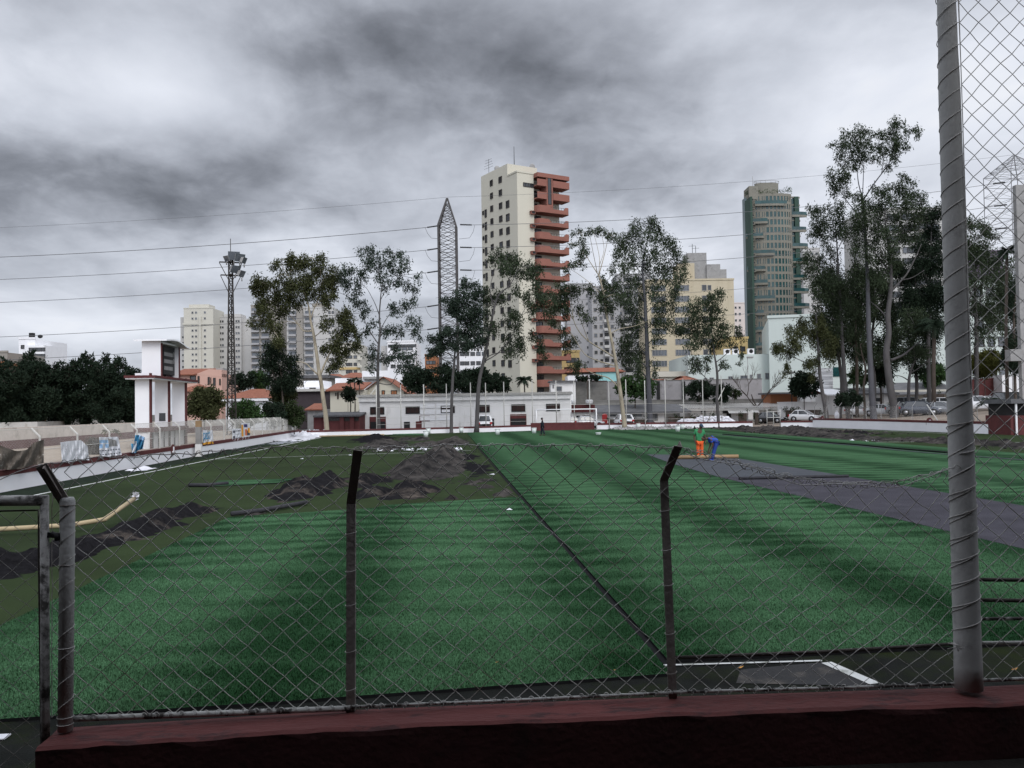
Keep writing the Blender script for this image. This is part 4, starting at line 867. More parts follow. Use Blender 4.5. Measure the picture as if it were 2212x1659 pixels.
b.box('roof_block', b.hit(*Z4(241,1095))[0], b.hit(*Z4(282,1095))[0], 2.6, 9.4, b.Zt+.49, b.hit(*Z4(260,1095), off=2.6)[2], M['concrete'])
mb = MB()
for k, (a, t) in enumerate(((70,930),(92,945),(30,985))): x_ = b.hit(*Z4(a,1000))[0]; mb.tube([(x_,5,b.Zt),(x_,5,b.hit(*Z4(a,t),off=5)[2])], .07, 4); mb.tube([(x_-1,5,b.hit(*Z4(a,t+14),off=5)[2]),(x_+1,5,b.hit(*Z4(a,t+12),off=5)[2])], .04, 4)
b.part('tv_aerial', mb, M['black']); b.done()
tower('pinkish white tower between the yellow slab and the green tower', Z4, 292, 1318, 398, 400, mat('pink_white_render', (.60,.53,.49), .9, .05, .2), (.4,.62), 16, 1.0, 1.2, frame='palegrey').done()
tower('pale concrete tower peeping out right of the green tower', Z4, 790, 962, 875, 340, M['palegrey'], (.55,.8), 16, 1.2, 1.3, frame='palegrey').done()
tower('white grey tower with large dark windows behind the right gum trees', Z4, 1215, 705, 1700, 230, M['palegrey'], (.33,.52,.58,.83), 16, 3.4, 1.7, pitch=3.0, fr=.1, bands=[(.65,.76,M['taupe'])]).done()
tower('white block with shuttered windows seen through the high mesh', A7, 310, 200, 590, 160, M['mint'], (.3,.55,.8), 9, 1.3, 1.9, pitch=3.1, glass='greyglass').done()
tower('dull purple tower far behind the high mesh', A7, 488, -20, 548, 300, mat('dull_purple_render', (.22,.17,.24), .9, .1, .3), (.3,.7), 14, 1.2, 1.2).done()
b = tower('white stepped building with a water tank on top, at far left', Z1, 122, 722, 228, 220, M['white'], (.25,), 3, .9, 1, zb=0); 
b.box('lower_block', b.Wd*.6, b.hit(*Z1(305,765))[0], -1.2, 8, 0, b.hit(*Z1(240,765))[2], M['white'])
for k, (y0, y1) in enumerate(((778,802),(820,844),(862,884),(900,920))): b.pwin(Z1, 188, y0, 296, y1, off=-1.2, bars=3)
mb = MB(); x_ = b.hit(*Z1(158,705))[0]; mb.box(x_-.5, x_+.6, 3, 4, b.Zt+.46, b.Zt+1.9); b.part('roof_tank', mb, M['black']); x_ = b.hit(*Z1(207,715))[0]; mb = MB(); mb.ell((x_,4,b.Zt+1.0), .7, .3, .5); b.part('satellite_dish', mb, M['black']); b.done()
tower('dark topped orange block cut by the left edge', Z1, -60, 810, 48, 200, M['taupe'], (.8,), 3, 1, 1, frame='bronze').done()
b = tower('small orange walled block at the left edge in front of the dark one', Z1, -60, 880, 45, 190, M['orange'], (.5,), 2, 1, 1); b.done()
tower('yellow low block right of the salmon balconies', Z3, 676, 1470, 800, 205, M['yellow'], (.45,.65,.85), 3, 1.2, 1.2, cat='building', name='apartment_block').done()
b = tower('yellow orange block at the foot of the green tower', Z4, 300, 1550, 405, 170, M['yellow'], (.3,.7), 3, 1, 1, cat='building', name='apartment_block'); b.done()
# ---------------------------------------------------------------- low buildings around the pitch
def low(name, label, cv, x0, y0, x1, d, m, dep=8, zb=0, cat='building', rot=0):
    b = B(name, label, cat, cv(x0, y0)[0], d, rot, zb); b.W = b.hit(*cv(x1, y0))[0]; b.Zt = b.hit(*cv((x0+x1)/2, y0))[2]
    b.box('wall', 0, b.W, 0, dep, -.2, b.Zt, m); return b
# white end building
b = low('club_building', 'long white single storey club building with small dark windows behind the far wall', A4, 160, 268, 2200, 108, M['oldwhite'], 14)
mb = MB(); n = 130
for i in range(n):
    x = -.3+(b.W+.6)*i/n; w = (b.W+.6)/n; mb.box(x, x+w*.52, -.45, 14.4, b.Zt+.02, b.Zt+.34); mb.box(x+w*.52, x+w, -.42, 14.4, b.Zt+.02, b.Zt+.25)
b.part('corrugated_roof', mb, M['palefibre']); b.box('fascia', -.05, b.W+.05, -.25, -.003, b.Zt-.55, b.Zt+.015, M['oldwhite'])
for x0, y0, x1, y1 in ((264,375,402,446),(607,370,745,440),(947,363,1084,433),(1290,355,1422,427),(1630,350,1766,420),(1966,344,2102,413)): b.pwin(A4, x0, y0, x1, y1, glass='wood', frame='black', fr=.12, bars=2)
M['doorglass'] = M['glass']
for x0, y0, x1, y1, mm_ in ((258,470,418,606,'maroon'),(1618,446,1778,560,'maroon')):
    a = b.hit(*A4(x0, y0)); c = b.hit(*A4(x1, y1)); zm = a[2]-(a[2]-c[2])*.35
    o = b.box('garage_door', a[0], c[0], -.06, -.003, c[2], a[2], M['maroon']); b.box('dark_opening', a[0]+.1, c[0]-.1, -.075, -.061, c[2], zm, M['black'], o)
for x0, y0, x1, y1, mm_ in ((592,518,650,596,'black'),(706,514,764,590,'maroon'),(1404,486,1465,580,'black')):
    a = b.hit(*A4(x0, y0)); c = b.hit(*A4(x1, y1)); b.box('door', a[0], c[0], -.07, -.003, 0, a[2], M[mm_])
a = b.hit(*A4(741,460)); c = b.hit(*A4(841,512)); mb = MB(); mb.box(a[0], c[0], -.05, -.003, c[2], a[2], 1)
for k in range(3):
    for j in range(2): mb.box(a[0]+.1+j*2.05, a[0]+1.95+j*2.05, -.07, -.051, c[2]+.1+k*.78, c[2]+.65+k*.78, 0)
b.part('sign_board', mb, [M['whiteplain'], M['maroon']]); b.done()
# maroon building left of it
b = low('maroon_building', 'low maroon building with wavy tiled eaves in the far left corner', A3, 740, 905, 1312, 104, M['maroon'], 9)
mb = MB()
for i in range(26):
    x = b.W*i/26; mb.tube([(x+.25,-.7,b.Zt-.05),(x+.25,5,b.Zt+.3)], .16, 6)
b.part('tiled_roof', mb, M['fibre']); b.pwin(A3, 925, 930, 1070, 970, bars=3); b.pwin(A3, 1100, 930, 1305, 970, bars=5)
for q in (.22,.58,.8): b.box('pilaster', b.W*q, b.W*q+.5, -.35, -.003, 0, b.Zt-.1, M['maroon'])
b.done()
# houses at left
b = low('house', 'pink two storey house with tiled roof right of the scoreboard', A2, 600, 548, 1180, 130, M['pink'], 10, rot=0)
xg = b.hit(*A2(855,548))[0]; zr = b.hit(*A2(1000,455))[2]; xr = b.hit(*A2(1020,455))[0]
mb = MB(); mb.add([(-.5,-.6,b.Zt),(xg,-.6,b.Zt),(xr,5,zr),(-.5,5,zr),(-.5,-.6,b.Zt-.15),(xg,-.6,b.Zt-.15),(xr,5,zr-.3),(-.5,5,zr-.3)], [(0,1,2,3),(7,6,5,4),(0,4,5,1),(1,5,6,2),(3,2,6,7),(0,3,7,4)]); b.part('roof', mb, M['tile'])
b.part('gable_wall', MB().add([(xg,-.02,b.Zt),(b.W,-.02,b.Zt-.5),(b.W,-.02,b.Zt+.6),(xr,-.02,zr-.35),(xg,3,b.Zt),(b.W,3,b.Zt-.5),(b.W,3,b.Zt+.6),(xr,3,zr-.35)], [(0,1,2,3),(3,2,6,7),(7,6,5,4),(1,5,6,2)]), M['pink'])
for x0, y0, x1, y1 in ((785,568,860,655),(880,570,905,660),(1005,582,1032,675),(1040,588,1050,670),(1072,592,1105,690),(1148,605,1168,685)): b.pwin(A2, x0, y0, x1, y1, glass='glass', fr=.12)
b.box('roof_tank', b.hit(*A2(1035,480))[0], b.hit(*A2(1120,480))[0], 2.5, 5, b.Zt-.2, b.hit(*A2(1080,462))[2], M['concrete']); b.done()
b = low('house', 'white flat roofed house wedged behind the pink house', A2, 1142, 538, 1262, 134, M['white'], 8); b.pwin(A2, 1218, 578, 1250, 690); b.box('side_panel', .002, b.hit(*A2(1180,540))[0], -.08, -.003, 1, b.Zt-.1, M['concrete']); b.done()
b = low('house', 'low house with bright clay hip roof behind the light mast', A2, 1230, 850, 1730, 115, M['white'], 11); b.hip('roof', 0, b.W, 0, 11, b.Zt+.02, b.hit(*A2(1470,735), off=5)[2]-b.Zt, M['tile'], .7, ridge=b.W*.46); b.box('eaves', -.6, b.W+.6, -.62, -.3, b.Zt-.35, b.Zt, M['white']); b.done()
b = low('house', 'low house with orange roof just behind the scoreboard', A2, 640, 765, 900, 118, M['pink'], 8); b.hip('roof', 0, b.W, 0, 8, b.Zt, 1.2, M['tile'], .5, ridge=2); b.done()
b = low('house', 'white flat roofed building with long dark panel behind the pale trunk', A3, 470, 548, 1010, 130, M['white'], 10)
a = b.hit(*A3(497,605)); c = b.hit(*A3(1005,745)); b.box('dark_panel', a[0], c[0], -.1, -.003, 0, a[2], mat('dark_plum_panel', (.045,.035,.04), .7, .2, 1)); b.box('roof_edge', -.4, b.W+.4, -.7, -.11, b.hit(*A3(700,605))[2], b.hit(*A3(700,575))[2], M['palefibre']); b.pwin(A3, 690, 558, 770, 572)
b.box('roof_block', b.hit(*A3(560,470))[0], b.hit(*A3(810,470))[0], 3, 9, b.Zt-.01, b.hit(*A3(700,472), off=3)[2], M['white']); b.box('roof_block', b.hit(*A3(960,470))[0], b.hit(*A3(1120,470))[0], 3, 9, b.Zt-.02, b.hit(*A3(1040,440), off=3)[2], M['white']); b.done()
b = low('house', 'dark grey roofed building above the white flat roof', A3, 620, 440, 920, 150, M['taupe'], 9); b.box('roof', -.5, b.W+.5, -.6, 9.5, b.Zt, b.hit(*A3(760,402))[2], M['fibre']); b.done()
for lb, x0, x1, y, yp in (('house with clay hip roof, left of two above the white roofs', 850, 1068, 436, 388), ('house with clay hip roof, right of two above the white roofs', 1078, 1350, 434, 370)):
    b = low('house', lb, A3, x0, y, x1, 165, M['palecream'], 9); b.hip('roof', 0, b.W, 0, 9, b.Zt, b.hit(*A3((x0+x1)/2, yp), off=4)[2]-b.Zt, M['tile'], .5, ridge=b.W*.4); b.done()
b = low('house', 'plain white block behind the second gum trunk', A3, 1350, 345, 1850, 160, M['white'], 8); b.box('grey_roof', b.W*.05, b.W*.5, -1.5, -.01, b.hit(*A3(1400,455))[2], b.hit(*A3(1400,425))[2], M['concrete']); b.done()
b = low('house', 'cream gabled house with low pitched clay roof left of the white club building', A3, 1370, 600, 1865, 125, M['cream'], 12)
b.gable('roof', 0, b.W, 0, 12, b.Zt, b.hit(*A3(1690,425))[2]-b.Zt, M['tile'], .6, th=.08); 
zg = b.hit(*A3(1690,432))[2]; b.part('gable_wall', MB().add([(0,-.03,b.Zt),(b.W,-.03,b.Zt),(b.W/2,-.03,zg),(0,.5,b.Zt),(b.W,.5,b.Zt),(b.W/2,.5,zg)], [(0,1,2),(5,4,3),(0,2,5,3),(1,4,5,2)]), M['cream'])
b.pwin(A3, 1705, 590, 1782, 648, glass='orange', bars=1); b.pwin(A3, 1590, 590, 1630, 650, glass='orange'); b.done()
b = low('house', 'cream lean-to house with long clay roof behind the small palms', A3, 950, 585, 1380, 122, M['cream'], 8)
a = b.hit(*A3(950,582)); c = b.hit(*A3(1400,470)); b.part('roof', MB().add([(-.5,-.8,b.Zt),(b.W,-.8,b.Zt+.2),(b.W,6,c[2]),(-.3,6,b.Zt+1.2),(-.5,-.8,b.Zt-.2),(b.W,-.8,b.Zt),(b.W,6,c[2]-.2),(-.3,6,b.Zt+1)], [(0,1,2,3),(7,6,5,4),(0,4,5,1),(1,5,6,2),(2,6,7,3),(3,7,4,0)]), M['tile'])
for q in ((1012,620,1026,660),(1035,615,1056,700),(1082,615,1106,655)): b.pwin(A3, *q, glass='orange' if q[0] == 1035 else 'glass')
b.done()
b = low('shed', 'small shed with orange tiled roof left of the maroon building', A3, 665, 825, 850, 112, M['concrete'], 5, cat='shed'); b.part('roof', MB().add([(-.3,-.4,b.Zt),(b.W+.3,-.4,b.Zt),(b.W-.6,4,b.Zt+.8),(0,4,b.Zt+.8),(-.3,-.4,b.Zt-.15),(b.W+.3,-.4,b.Zt-.15)], [(0,1,2,3),(0,4,5,1)]), M['tile']); b.done()
# right of the club building
b = low('club_annex', 'white annex with dark pitched roof behind the goal', A5, 245, 540, 1145, 126, M['oldwhite'], 9)
x0 = b.hit(*A5(470,500))[0]; x1 = b.hit(*A5(1395,510))[0]; zt = b.hit(*A5(900,475), off=4)[2]
b.part('roof', MB().add([(x0,-1,b.Zt-.1),(x1,-1,b.Zt-.1),(x1-1,5,zt),(x0+.6,5,zt),(x0,-1,b.Zt-.35),(x1,-1,b.Zt-.35)], [(0,1,2,3),(0,4,5,1)]), M['fibre'])
b.box('maroon_fascia', 0, x0, -.4, -.01, b.Zt-.05, b.hit(*A5(350,476))[2], M['maroon'])
b.box('door', b.hit(*A5(293,600))[0], b.hit(*A5(330,600))[0], -.06, -.003, 0, b.hit(*A5(310,580))[2], M['black'])
for q in ((352,578,436,645),(1032,560,1082,630),(615,568,700,590),(800,568,930,590)): b.pwin(A5, *q, glass='greyglass', frame='concrete', bars=2)
b.done()
for x0, x1 in ((245,288),(382,455)):
    p = at(*A5((x0+x1)/2, 470), 125); p.z = at(*A5(300,476),125).z+.1; h = at(*A5(300,430),125).z-p.z; w = (x1-x0)*.2232*125/F; t_ = thing('water_tank', 'white water tank on the annex roof, ' + ('right and wider' if x0 > 300 else 'left and narrower') + ' of two', 'tank', p, -YAW); mb = MB(); mb.tube([(0,0,0),(0,0,h*.8)], [w*.46,w*.5], 14); mb.tube([(0,0,h*.55),(0,0,h*.62)], w*.53, 14); mb.build('tank', M['whiteplain'], t_); mb = MB(); mb.tube([(0,0,h*.8),(0,0,h)], [w*.54,w*.4], 14); mb.build('lid', M['whiteplain'], t_)
b = low('club_annex', 'long white annex with pale weathered roof behind the sandbags', A5, 1395, 505, 2640, 128, M['oldwhite'], 9)
mb = MB(); zt = b.hit(*A5(1800,462), off=4)[2]
for i in range(60): x = -1.5+(b.W+2.2)*i/60; w = (b.W+2.2)/60; mb.add([(x,-1.1,b.Zt+.1),(x+w*.6,-1.1,b.Zt+.1),(x+w*.6,5,zt),(x,5,zt)], [(0,1,2,3)]); mb.add([(x+w*.6,-1.05,b.Zt+.02),(x+w,-1.05,b.Zt+.02),(x+w,5,zt-.08),(x+w*.6,5,zt-.08)], [(0,1,2,3)])
mb.box(-1.5, b.W+.7, -1.1, -.95, b.Zt-.35, b.Zt+.015); b.part('roof', mb, M['palefibre'])
for q in ((1497,535,1545,560),(1700,530,1765,560)): b.pwin(A5, *q)
b.box('door', b.hit(*A5(1745,560))[0], b.hit(*A5(1790,560))[0], -.06, -.003, 0, b.hit(*A5(1770,530))[2], M['black'])
a = b.hit(*A5(1740,500)); b.part('awning', MB().add([(a[0],-1.9,a[2]-.9),(a[0]+4.5,-1.9,a[2]-.9),(a[0]+4.5,-.01,a[2]),(a[0],-.01,a[2])], [(0,1,2,3)]), M['palefibre']); b.done()
def wallthing(name, label, cv, x0, y0, x1, y1, d, m, th=.3, cap=None, cat='wall', zb=0):
    b = B(name, label, cat, cv(x0, y0)[0], d, 0, zb); W_ = b.hit(*cv(x1, y1))[0]; za = b.hit(*cv(x0, y0))[2]; zc = b.hit(*cv(x1, y1))[2]
    mb = MB().add([(0,0,-.2),(W_,0,-.2),(W_,0,zc),(0,0,za),(0,th,-.2),(W_,th,-.2),(W_,th,zc),(0,th,za)], [(0,1,2,3),(5,4,7,6),(3,2,6,7),(0,3,7,4),(1,5,6,2)]); b.part('wall_face', mb, m)
    mb = MB().add([(-.05,-.06,za),(W_+.05,-.06,zc),(W_+.05,th+.06,zc),(-.05,th+.06,za),(-.05,-.06,za+.12),(W_+.05,-.06,zc+.12),(W_+.05,th+.06,zc+.12),(-.05,th+.06,za+.12)], [(0,1,5,4),(4,5,6,7),(1,2,6,5),(3,0,4,7),(0,3,2,1)]); b.part('coping', mb, cap or m); return b
wallthing('block_wall', 'dark concrete block retaining wall above the annex', A5, 290, 246, 588, 250, 140, M['blockwall'], cap=M['maroon'])
b = wallthing('retaining_wall', 'long grey plastered retaining wall behind the straight gum', A5, 580, 256, 1335, 240, 142, M['greywall'], cap=M['blockwall']); mb = MB()
for q in (1085,1330): x = b.hit(*A5(q,300))[0]; mb.box(x-.25, x+.25, -.3, -.004, 0, b.hit(*A5(q,250))[2]); 
b.part('pier', mb, M['black'])
wallthing('retaining_wall', 'grey wall panel in front of the pale green building', A5, 1340, 240, 2088, 228, 146, M['greywall'], cap=M['blockwall'])
wallthing('dark_wall', 'low dark wall running along behind the annex roofs', A5, 460, 440, 2700, 420, 136, M['blockwall'], .3)
b = low('shed', 'small white shed with grey window by the foot of the balcony tower', A5, 50, 255, 282, 138, M['oldwhite'], 5, cat='shed'); b.pwin(A5, 95, 298, 155, 345, glass='greyglass', frame='concrete'); b.pwin(A5, 62, 282, 78, 318, glass='greyglass', frame='concrete'); b.box('roof', -.3, b.W+.3, -.5, 5.3, b.Zt, b.Zt+.2, M['fibre']); b.done()
b = low('house', 'turquoise house with long terracotta roof behind the bare topped gum', A5, 215, 190, 690, 170, M['white'], 9); a = b.hit(*A5(480,170))[0]; b.box('turquoise_wall', a, b.W, -.1, -.003, 0, b.Zt+.6, M['teal']); b.hip('roof', 0, b.W*1.12, 0, 9, b.Zt+.62, b.hit(*A5(500,118), off=4)[2]-b.Zt-.6, M['tile'], .5, ridge=1.5); b.done()
b = low('house', 'cream flat roofed house in front of the yellow slab', A5, 1092, 165, 1352, 165, M['palecream'], 8); b.box('eaves', -.4, b.W+.2, -.5, -.01, b.Zt-.8, b.Zt+.2, M['palecream']); b.pwin(A5, 1310, 158, 1352, 198); b.done()
for lb, q in (('terracotta roof corner showing over the grey wall, right one', (1270,240,1470,196)), ('terracotta roof corner showing over the grey wall, left one', (1050,242,1155,226))):
    b = low('house', lb, A5, q[0], q[1], q[2], 155, M['palecream'], 7); b.hip('roof', 0, b.W, 0, 7, b.Zt, b.hit(*A5((q[0]+q[2])/2, q[3]), off=3)[2]-b.Zt, M['tile'], .4, ridge=3); b.done()
# big pale green building
b = B('pale_green_building', 'large blank pale green white building behind the right gum trees', 'building', Z4(553,1400)[0], 160, -14)
W_ = b.hit(*Z5(1160,420))[0]; za = b.hit(*Z4(553,1415))[2]; zc = za+.3
b.box('wall', 0, W_, 0, 30, 0, za, M['mint'])
mb = MB(); mb.box(-.2, W_, -.2, .2, za-.001, za+.5); b.part('parapet', mb, M['mint'])
for q in ((57,672,78,700),(115,672,136,700),(128,458,148,484),(515,565,540,590),(545,565,600,590),(615,566,640,590),(695,553,732,583),(745,556,800,586),(820,570,870,585),(518,675,540,706),(548,675,598,706),(615,676,640,706),(700,676,740,700),(800,676,880,700)): b.pwin(Z5, *q, glass='greyglass', frame='mint', bars=1)
a = b.hit(*Z5(410,740)); c = b.hit(*Z5(470,800)); b.box('green_door', a[0], c[0], -.1, -.003, c[2], a[2], M['tealglass']); b.done()
b = low('pale_green_annex', 'lower stained pale green block left of the blank building', A5, 1385, -10, 2215, 162, M['mint'], 20)
for q in ((1762,200,1808,236),(1880,192,1950,226),(1970,184,1998,222),(2040,176,2080,226),(2120,168,2175,230),(1525,216,1562,240),(1580,212,1625,240)): b.pwin(A5, *q, glass='greyglass', frame='concrete', bars=1)
for k, zx in enumerate((275,330,430)): x = b.hit(*Z4(zx,1630))[0]; mb = MB(); mb.box(x-.6, x+.6, .3, 1, b.Zt+.01, b.Zt+1.1); mb.ell((x,.28,b.Zt+.6), .4, .04, .4, 12, 4, 1); b.part('air_conditioner', mb, [M['whiteplain'], M['black']])
b.done()
b = low('house', 'white house with a dark window beside the parked white hatchback', A6, 888, 372, 1060, 124, M['oldwhite'], 8); b.pwin(A6, 1025, 420, 1090, 482, bars=3)
b.box('maroon_block', b.hit(*A6(920,330))[0], b.hit(*A6(1028,330))[0], 2, 5, b.Zt, b.hit(*A6(970,322), off=2)[2], M['maroon']); b.done()
p = at(*A6(970,318), 127); p.z = at(*A6(970,320), 127).z; t_ = thing('water_tank', 'ribbed white water tank on the maroon roof block', 'tank', p, 0); mb = MB()
for k in range(4): mb.tube([(0,0,k*.75),(0,0,k*.75+.66)], 1.25, 16); mb.tube([(0,0,k*.75+.66),(0,0,k*.75+.75)], 1.32, 16)
mb.build('tank', M['whiteplain'], t_)
b = low('house', 'white low house with grey roof behind the dense round shrub', A6, 1060, 366, 1645, 122, M['oldwhite'], 9, zb=.3)
zt = b.hit(*A6(1400,312), off=4)[2]; x1 = b.hit(*A6(1272,340))[0]
b.part('roof', MB().add([(x1,-.7,b.Zt),(b.W+.5,-.7,b.Zt),(b.W,4,zt),(x1-2,4,zt),(x1,-.7,b.Zt-.2),(b.W+.5,-.7,b.Zt-.2)], [(0,1,2,3),(0,4,5,1)]), M['fibre'])
b.part('white_roof', MB().add([(-1.2,-.7,b.Zt-.1),(x1,-.7,b.Zt-.1),(x1-2.2,4,zt),(-1.6,4,zt),(-1.2,-.7,b.Zt-.3),(x1,-.7,b.Zt-.3)], [(0,1,2,3),(0,4,5,1)]), M['whiteplain'])
for q in ((1300,415,1330,440),(1465,410,1512,445),(1660,405,1690,440)): b.pwin(A6, *q)
b.done()
b = low('house', 'low house with long dark roof at the top of the parking lot', A6, 1640, 330, 2260, 128, M['palecream'], 9, zb=1); zt = b.hit(*A6(1900,258), off=4)[2]
b.part('roof', MB().add([(-1,-1,b.Zt-.6),(b.W+.5,-1,b.Zt-.6),(b.W,5,zt),(-.3,5,zt),(-1,-1,b.Zt-.8),(b.W+.5,-1,b.Zt-.8)], [(0,1,2,3),(0,4,5,1)]), M['fibre']); b.done()
b = low('shed', 'brown lean-to shed with grey roof by the bare tree', A6, 455, 372, 770, 132, M['orange'], 5, cat='shed'); b.box('roof', -.5, b.W+.4, -1.6, 5, b.Zt, b.Zt+.25, M['fibre']); b.done()
wallthing('white_wall', 'low white wall with ribbed top behind the hatchback', A6, 525, 458, 950, 452, 121, M['oldwhite'])
b = low('house', 'white rendered wall of a house at the far right edge behind the mesh', A7, 550, 875, 760, 112, M['white'], 8, zb=1); b.done()
wallthing('maroon_wall', 'maroon wall left of the white house behind the high mesh', A7, 300, 920, 552, 900, 114, M['maroon'], zb=1)
b = low('dugout', 'maroon dugout booth with grey roof at the end of the right wall', A7, 572, 1085, 760, 67, M['black'], 2.5, cat='shelter')
b.box('front_wall', -.05, b.W+.5, -.9, -.02, 0, b.hit(*A7(640,1172))[2], M['maroon']); b.box('roof', -.3, b.W+.8, -1.2, 2.6, b.Zt+.003, b.hit(*A7(640,1052))[2], M['fibre']); b.box('post', .1, .22, -1.1, -.98, 0, b.Zt, M['whiteplain']); b.box('side_wall', -.25, -.06, -1.0, 2.5, 0, b.hit(*A7(640,1172))[2]+.01, M['maroon'])
# ---------------------------------------------------------------- perimeter walls
def curb(name, label, pts, hw, hc, th=.28, front=+1, low=None):
    t = thing(name, label, 'wall', (pts[0][0], pts[0][1], 0))
    P_ = [V((p[0], p[1], 0)) for p in pts]; nr = []
    for i in range(len(P_)):
        d = (P_[min(i+1,len(P_)-1)]-P_[max(i-1,0)]).normalized(); nr.append(V((-d.y, d.x, 0))*front)
    for nm, z0, z1, o, m in (('wall_face', -.05, hw, 0, low or M['white']), ('cap', hw, hw+hc, .025, M['maroon'])):
        mb = MB(); vs = []
        for p, n in zip(P_, nr): a, b = p-n*o, p+n*(th+o); vs += [(a.x,a.y,z0),(b.x,b.y,z0),(b.x,b.y,z1),(a.x,a.y,z1)]
        k = len(P_); fs = [(4*i+q, 4*i+(q+1)%4, 4*i+4+(q+1)%4, 4*i+4+q) for i in range(k-1) for q in range(4)]+[(3,2,1,0),(4*k-4,4*k-3,4*k-2,4*k-1)]
        mb.add(vs, fs).build(nm, m, t, True)
    return t
def g2(px, py): p = G(px, py); return (p.x, p.y)
curb('perimeter_wall', 'long white wall with maroon cap along the left side of the pitch', [(-15.5,3.0)]+[(-15.5+.05*math.sin(y), y) for y in range(8, 92, 7)]+[(-15.5,92.8)], .56, .2, front=+1)
e0 = g2(1147,929.4)
curb('perimeter_wall', 'white wall with maroon cap in front of the long white building', [(-15.5,93.0), g2(900,936.8), e0], .44, .2)
curb('perimeter_wall', 'plain maroon low wall behind the far goal', [e0, g2(1284,927.0)], .62, .25, low=M['maroon'])
curb('perimeter_wall', 'white wall piece right of the goal, ending at the field gate', [g2(1288,926.8), g2(1440,924.5), g2(1626,922.3)], .48, .22)
curb('perimeter_wall', 'short white wall piece between the field gate and the corner', [g2(1687,922), g2(1756,921.8)], .5, .2)
curb('perimeter_wall', 'long white wall with maroon cap along the right side of the pitch', [g2(1756,922), g2(1900,927.3), g2(2046,934.3), g2(2173,938.6)], .80, .2)
# boundary wall on the left embankment
t = thing('boundary_wall', 'stained whitish boundary wall with maroon base behind the left fence', 'wall', (-25,20,.7))
MB().box(-25.3,-25,12,100,.7,1.26).build('maroon_base', M['maroon'], t, True); MB().box(-25.32,-25.02,12,100,1.262,2.0).build('wall_face', M['limewall'], t, True)
t = thing('retaining_slope', 'pale low roof line behind the dark trees at left', 'roof', (-31,60,1)); MB().box(-34,-31,68,88,1,2.2).build('slab', M['palefibre'], t, True)
# ---------------------------------------------------------------- left fence with bent posts
lf = thing('side_fence', 'white bent post chain link fence on the left wall', 'fence', (-15.64,40,.7))
ys_ = [18.5,21.6,24.8,28,31.2,34.5,37.9,41.4,45,48.5,52,55.4,58.8,62.2,65.4,68.6,71.8,75,78.2,81.4,84.6,87.8,91]
def bentpost(par, x, y, z0, z1, ax, az, m, r=.045, ay=0):
    return MB().tube([(x,y,z0),(x,y,z1),(x+ax,y+ay,z1+az)], r, 6, smooth=False).build('post', m, par, True)
for y in ys_: bentpost(lf, -15.64, y, .7, 1.85, -.32, .32, M['farwire'])
mb = MB(); dz = 1.25
for k in range(int(74/.11)):
    y = 18+k*.11; 
    r = .0030+.00003*(y-18)
    mb.tube([(-15.64,y,.76),(-15.64,y+1.1,1.85),(-15.94,y+1.4,2.15)], r, 3, cap=False); mb.tube([(-15.64,y+1.1,.76),(-15.64,y,1.85),(-15.94,y-.3,2.15)], r, 3, cap=False)
mb.build('wire_mesh', M['farwire'], lf, True)
mb = MB(); mb.tube([(-15.64,18,1.35),(-15.64,92,1.35)], .012, 4); mb.tube([(-15.95,18,2.16),(-15.95,92,2.16)], .012, 4); mb.build('line_wire', M['farwire'], lf, True)
XF = -15.45
def onside(px, py, dx=0): r = ray(px, py); return EYE + r*((XF+dx)/r.x)
def banner(label, cv, top, bot, mats, pick, nx=20, ny=10, wave=.06, name='banner', extra=None):
    t = thing(name, label, 'banner', onside(*cv(*top[0]))); mb = MB(); vs = []
    def pl(pts, t_):
        k = t_*(len(pts)-1); i = min(int(k), len(pts)-2); f = k-i; return (pts[i][0]+(pts[i+1][0]-pts[i][0])*f, pts[i][1]+(pts[i+1][1]-pts[i][1])*f)
    for j in range(ny+1):
        for i in range(nx+1):
            a, b = pl(top, i/nx), pl(bot, i/nx); q = (a[0]+(b[0]-a[0])*j/ny, a[1]+(b[1]-a[1])*j/ny)
            vs.append(onside(*cv(*q), dx=wave*math.sin(i*.9+j*.5)*(.3+j/ny)+.02*math.sin(i*2.3)+wave))
    for j in range(ny):
        for i in range(nx): mb.add([vs[j*(nx+1)+i], vs[j*(nx+1)+i+1], vs[(j+1)*(nx+1)+i+1], vs[(j+1)*(nx+1)+i]], [(3,2,1,0)], pick(i/nx, j/ny), True)
    mb.build('cloth', mats, t, True); return t
M['tarp'] = mat('brown_grey_tarp', (.10,.085,.07), .9, .3, 3, .2, spot=(.36,.34,.31), spot_scale=3.2, spot_w=(.60,.70), stretch=(1,1,2.5))
M['blue'] = mat('blue_print', (.02,.12,.30), .6, .4, 2, c2=(.10,.42,.66)); M['ink'] = mat('dark_print', (.08,.08,.1), .7, .2, 4); M['lightblue'] = mat('pale_blue_print', (.30,.45,.62), .6, .1, 2)
M['orangeprint'] = mat('orange_print', (.70,.34,.03), .6, .1, 3); M['redprint'] = mat('red_orange_print', (.55,.16,.07), .6, .1, 3)
M['bannerwhite'] = mat('banner_white', (.62,.63,.66), .6, .08, 2)
banner('brown grey tarp sagging from the left fence', A1, [(-160,600),(0,645),(200,715),(330,700),(420,610),(545,570)], [(-160,930),(0,945),(120,945),(250,940),(400,895),(545,865)], M['tarp'], lambda u, v: 0, 26, 10, .10)
def rows(u, v): return 1 if (.18 < v < .9 and int(v*11) % 3 == 1 and u > .42 and math.sin(u*60+v*31) > -.4) or (u < .3 and .15 < v < .5 and abs(math.sin(u*21+v*9)) < .25) else 0
banner('crumpled white banner with rows of grey print', A1, [(752,605),(860,590),(1010,578),(1090,655)], [(772,860),(900,850),(1000,825),(1112,828)], [M['bannerwhite'], mat('faded_grey_print', (.50,.50,.53), .7, .1, 2)], rows, 26, 18, .018)
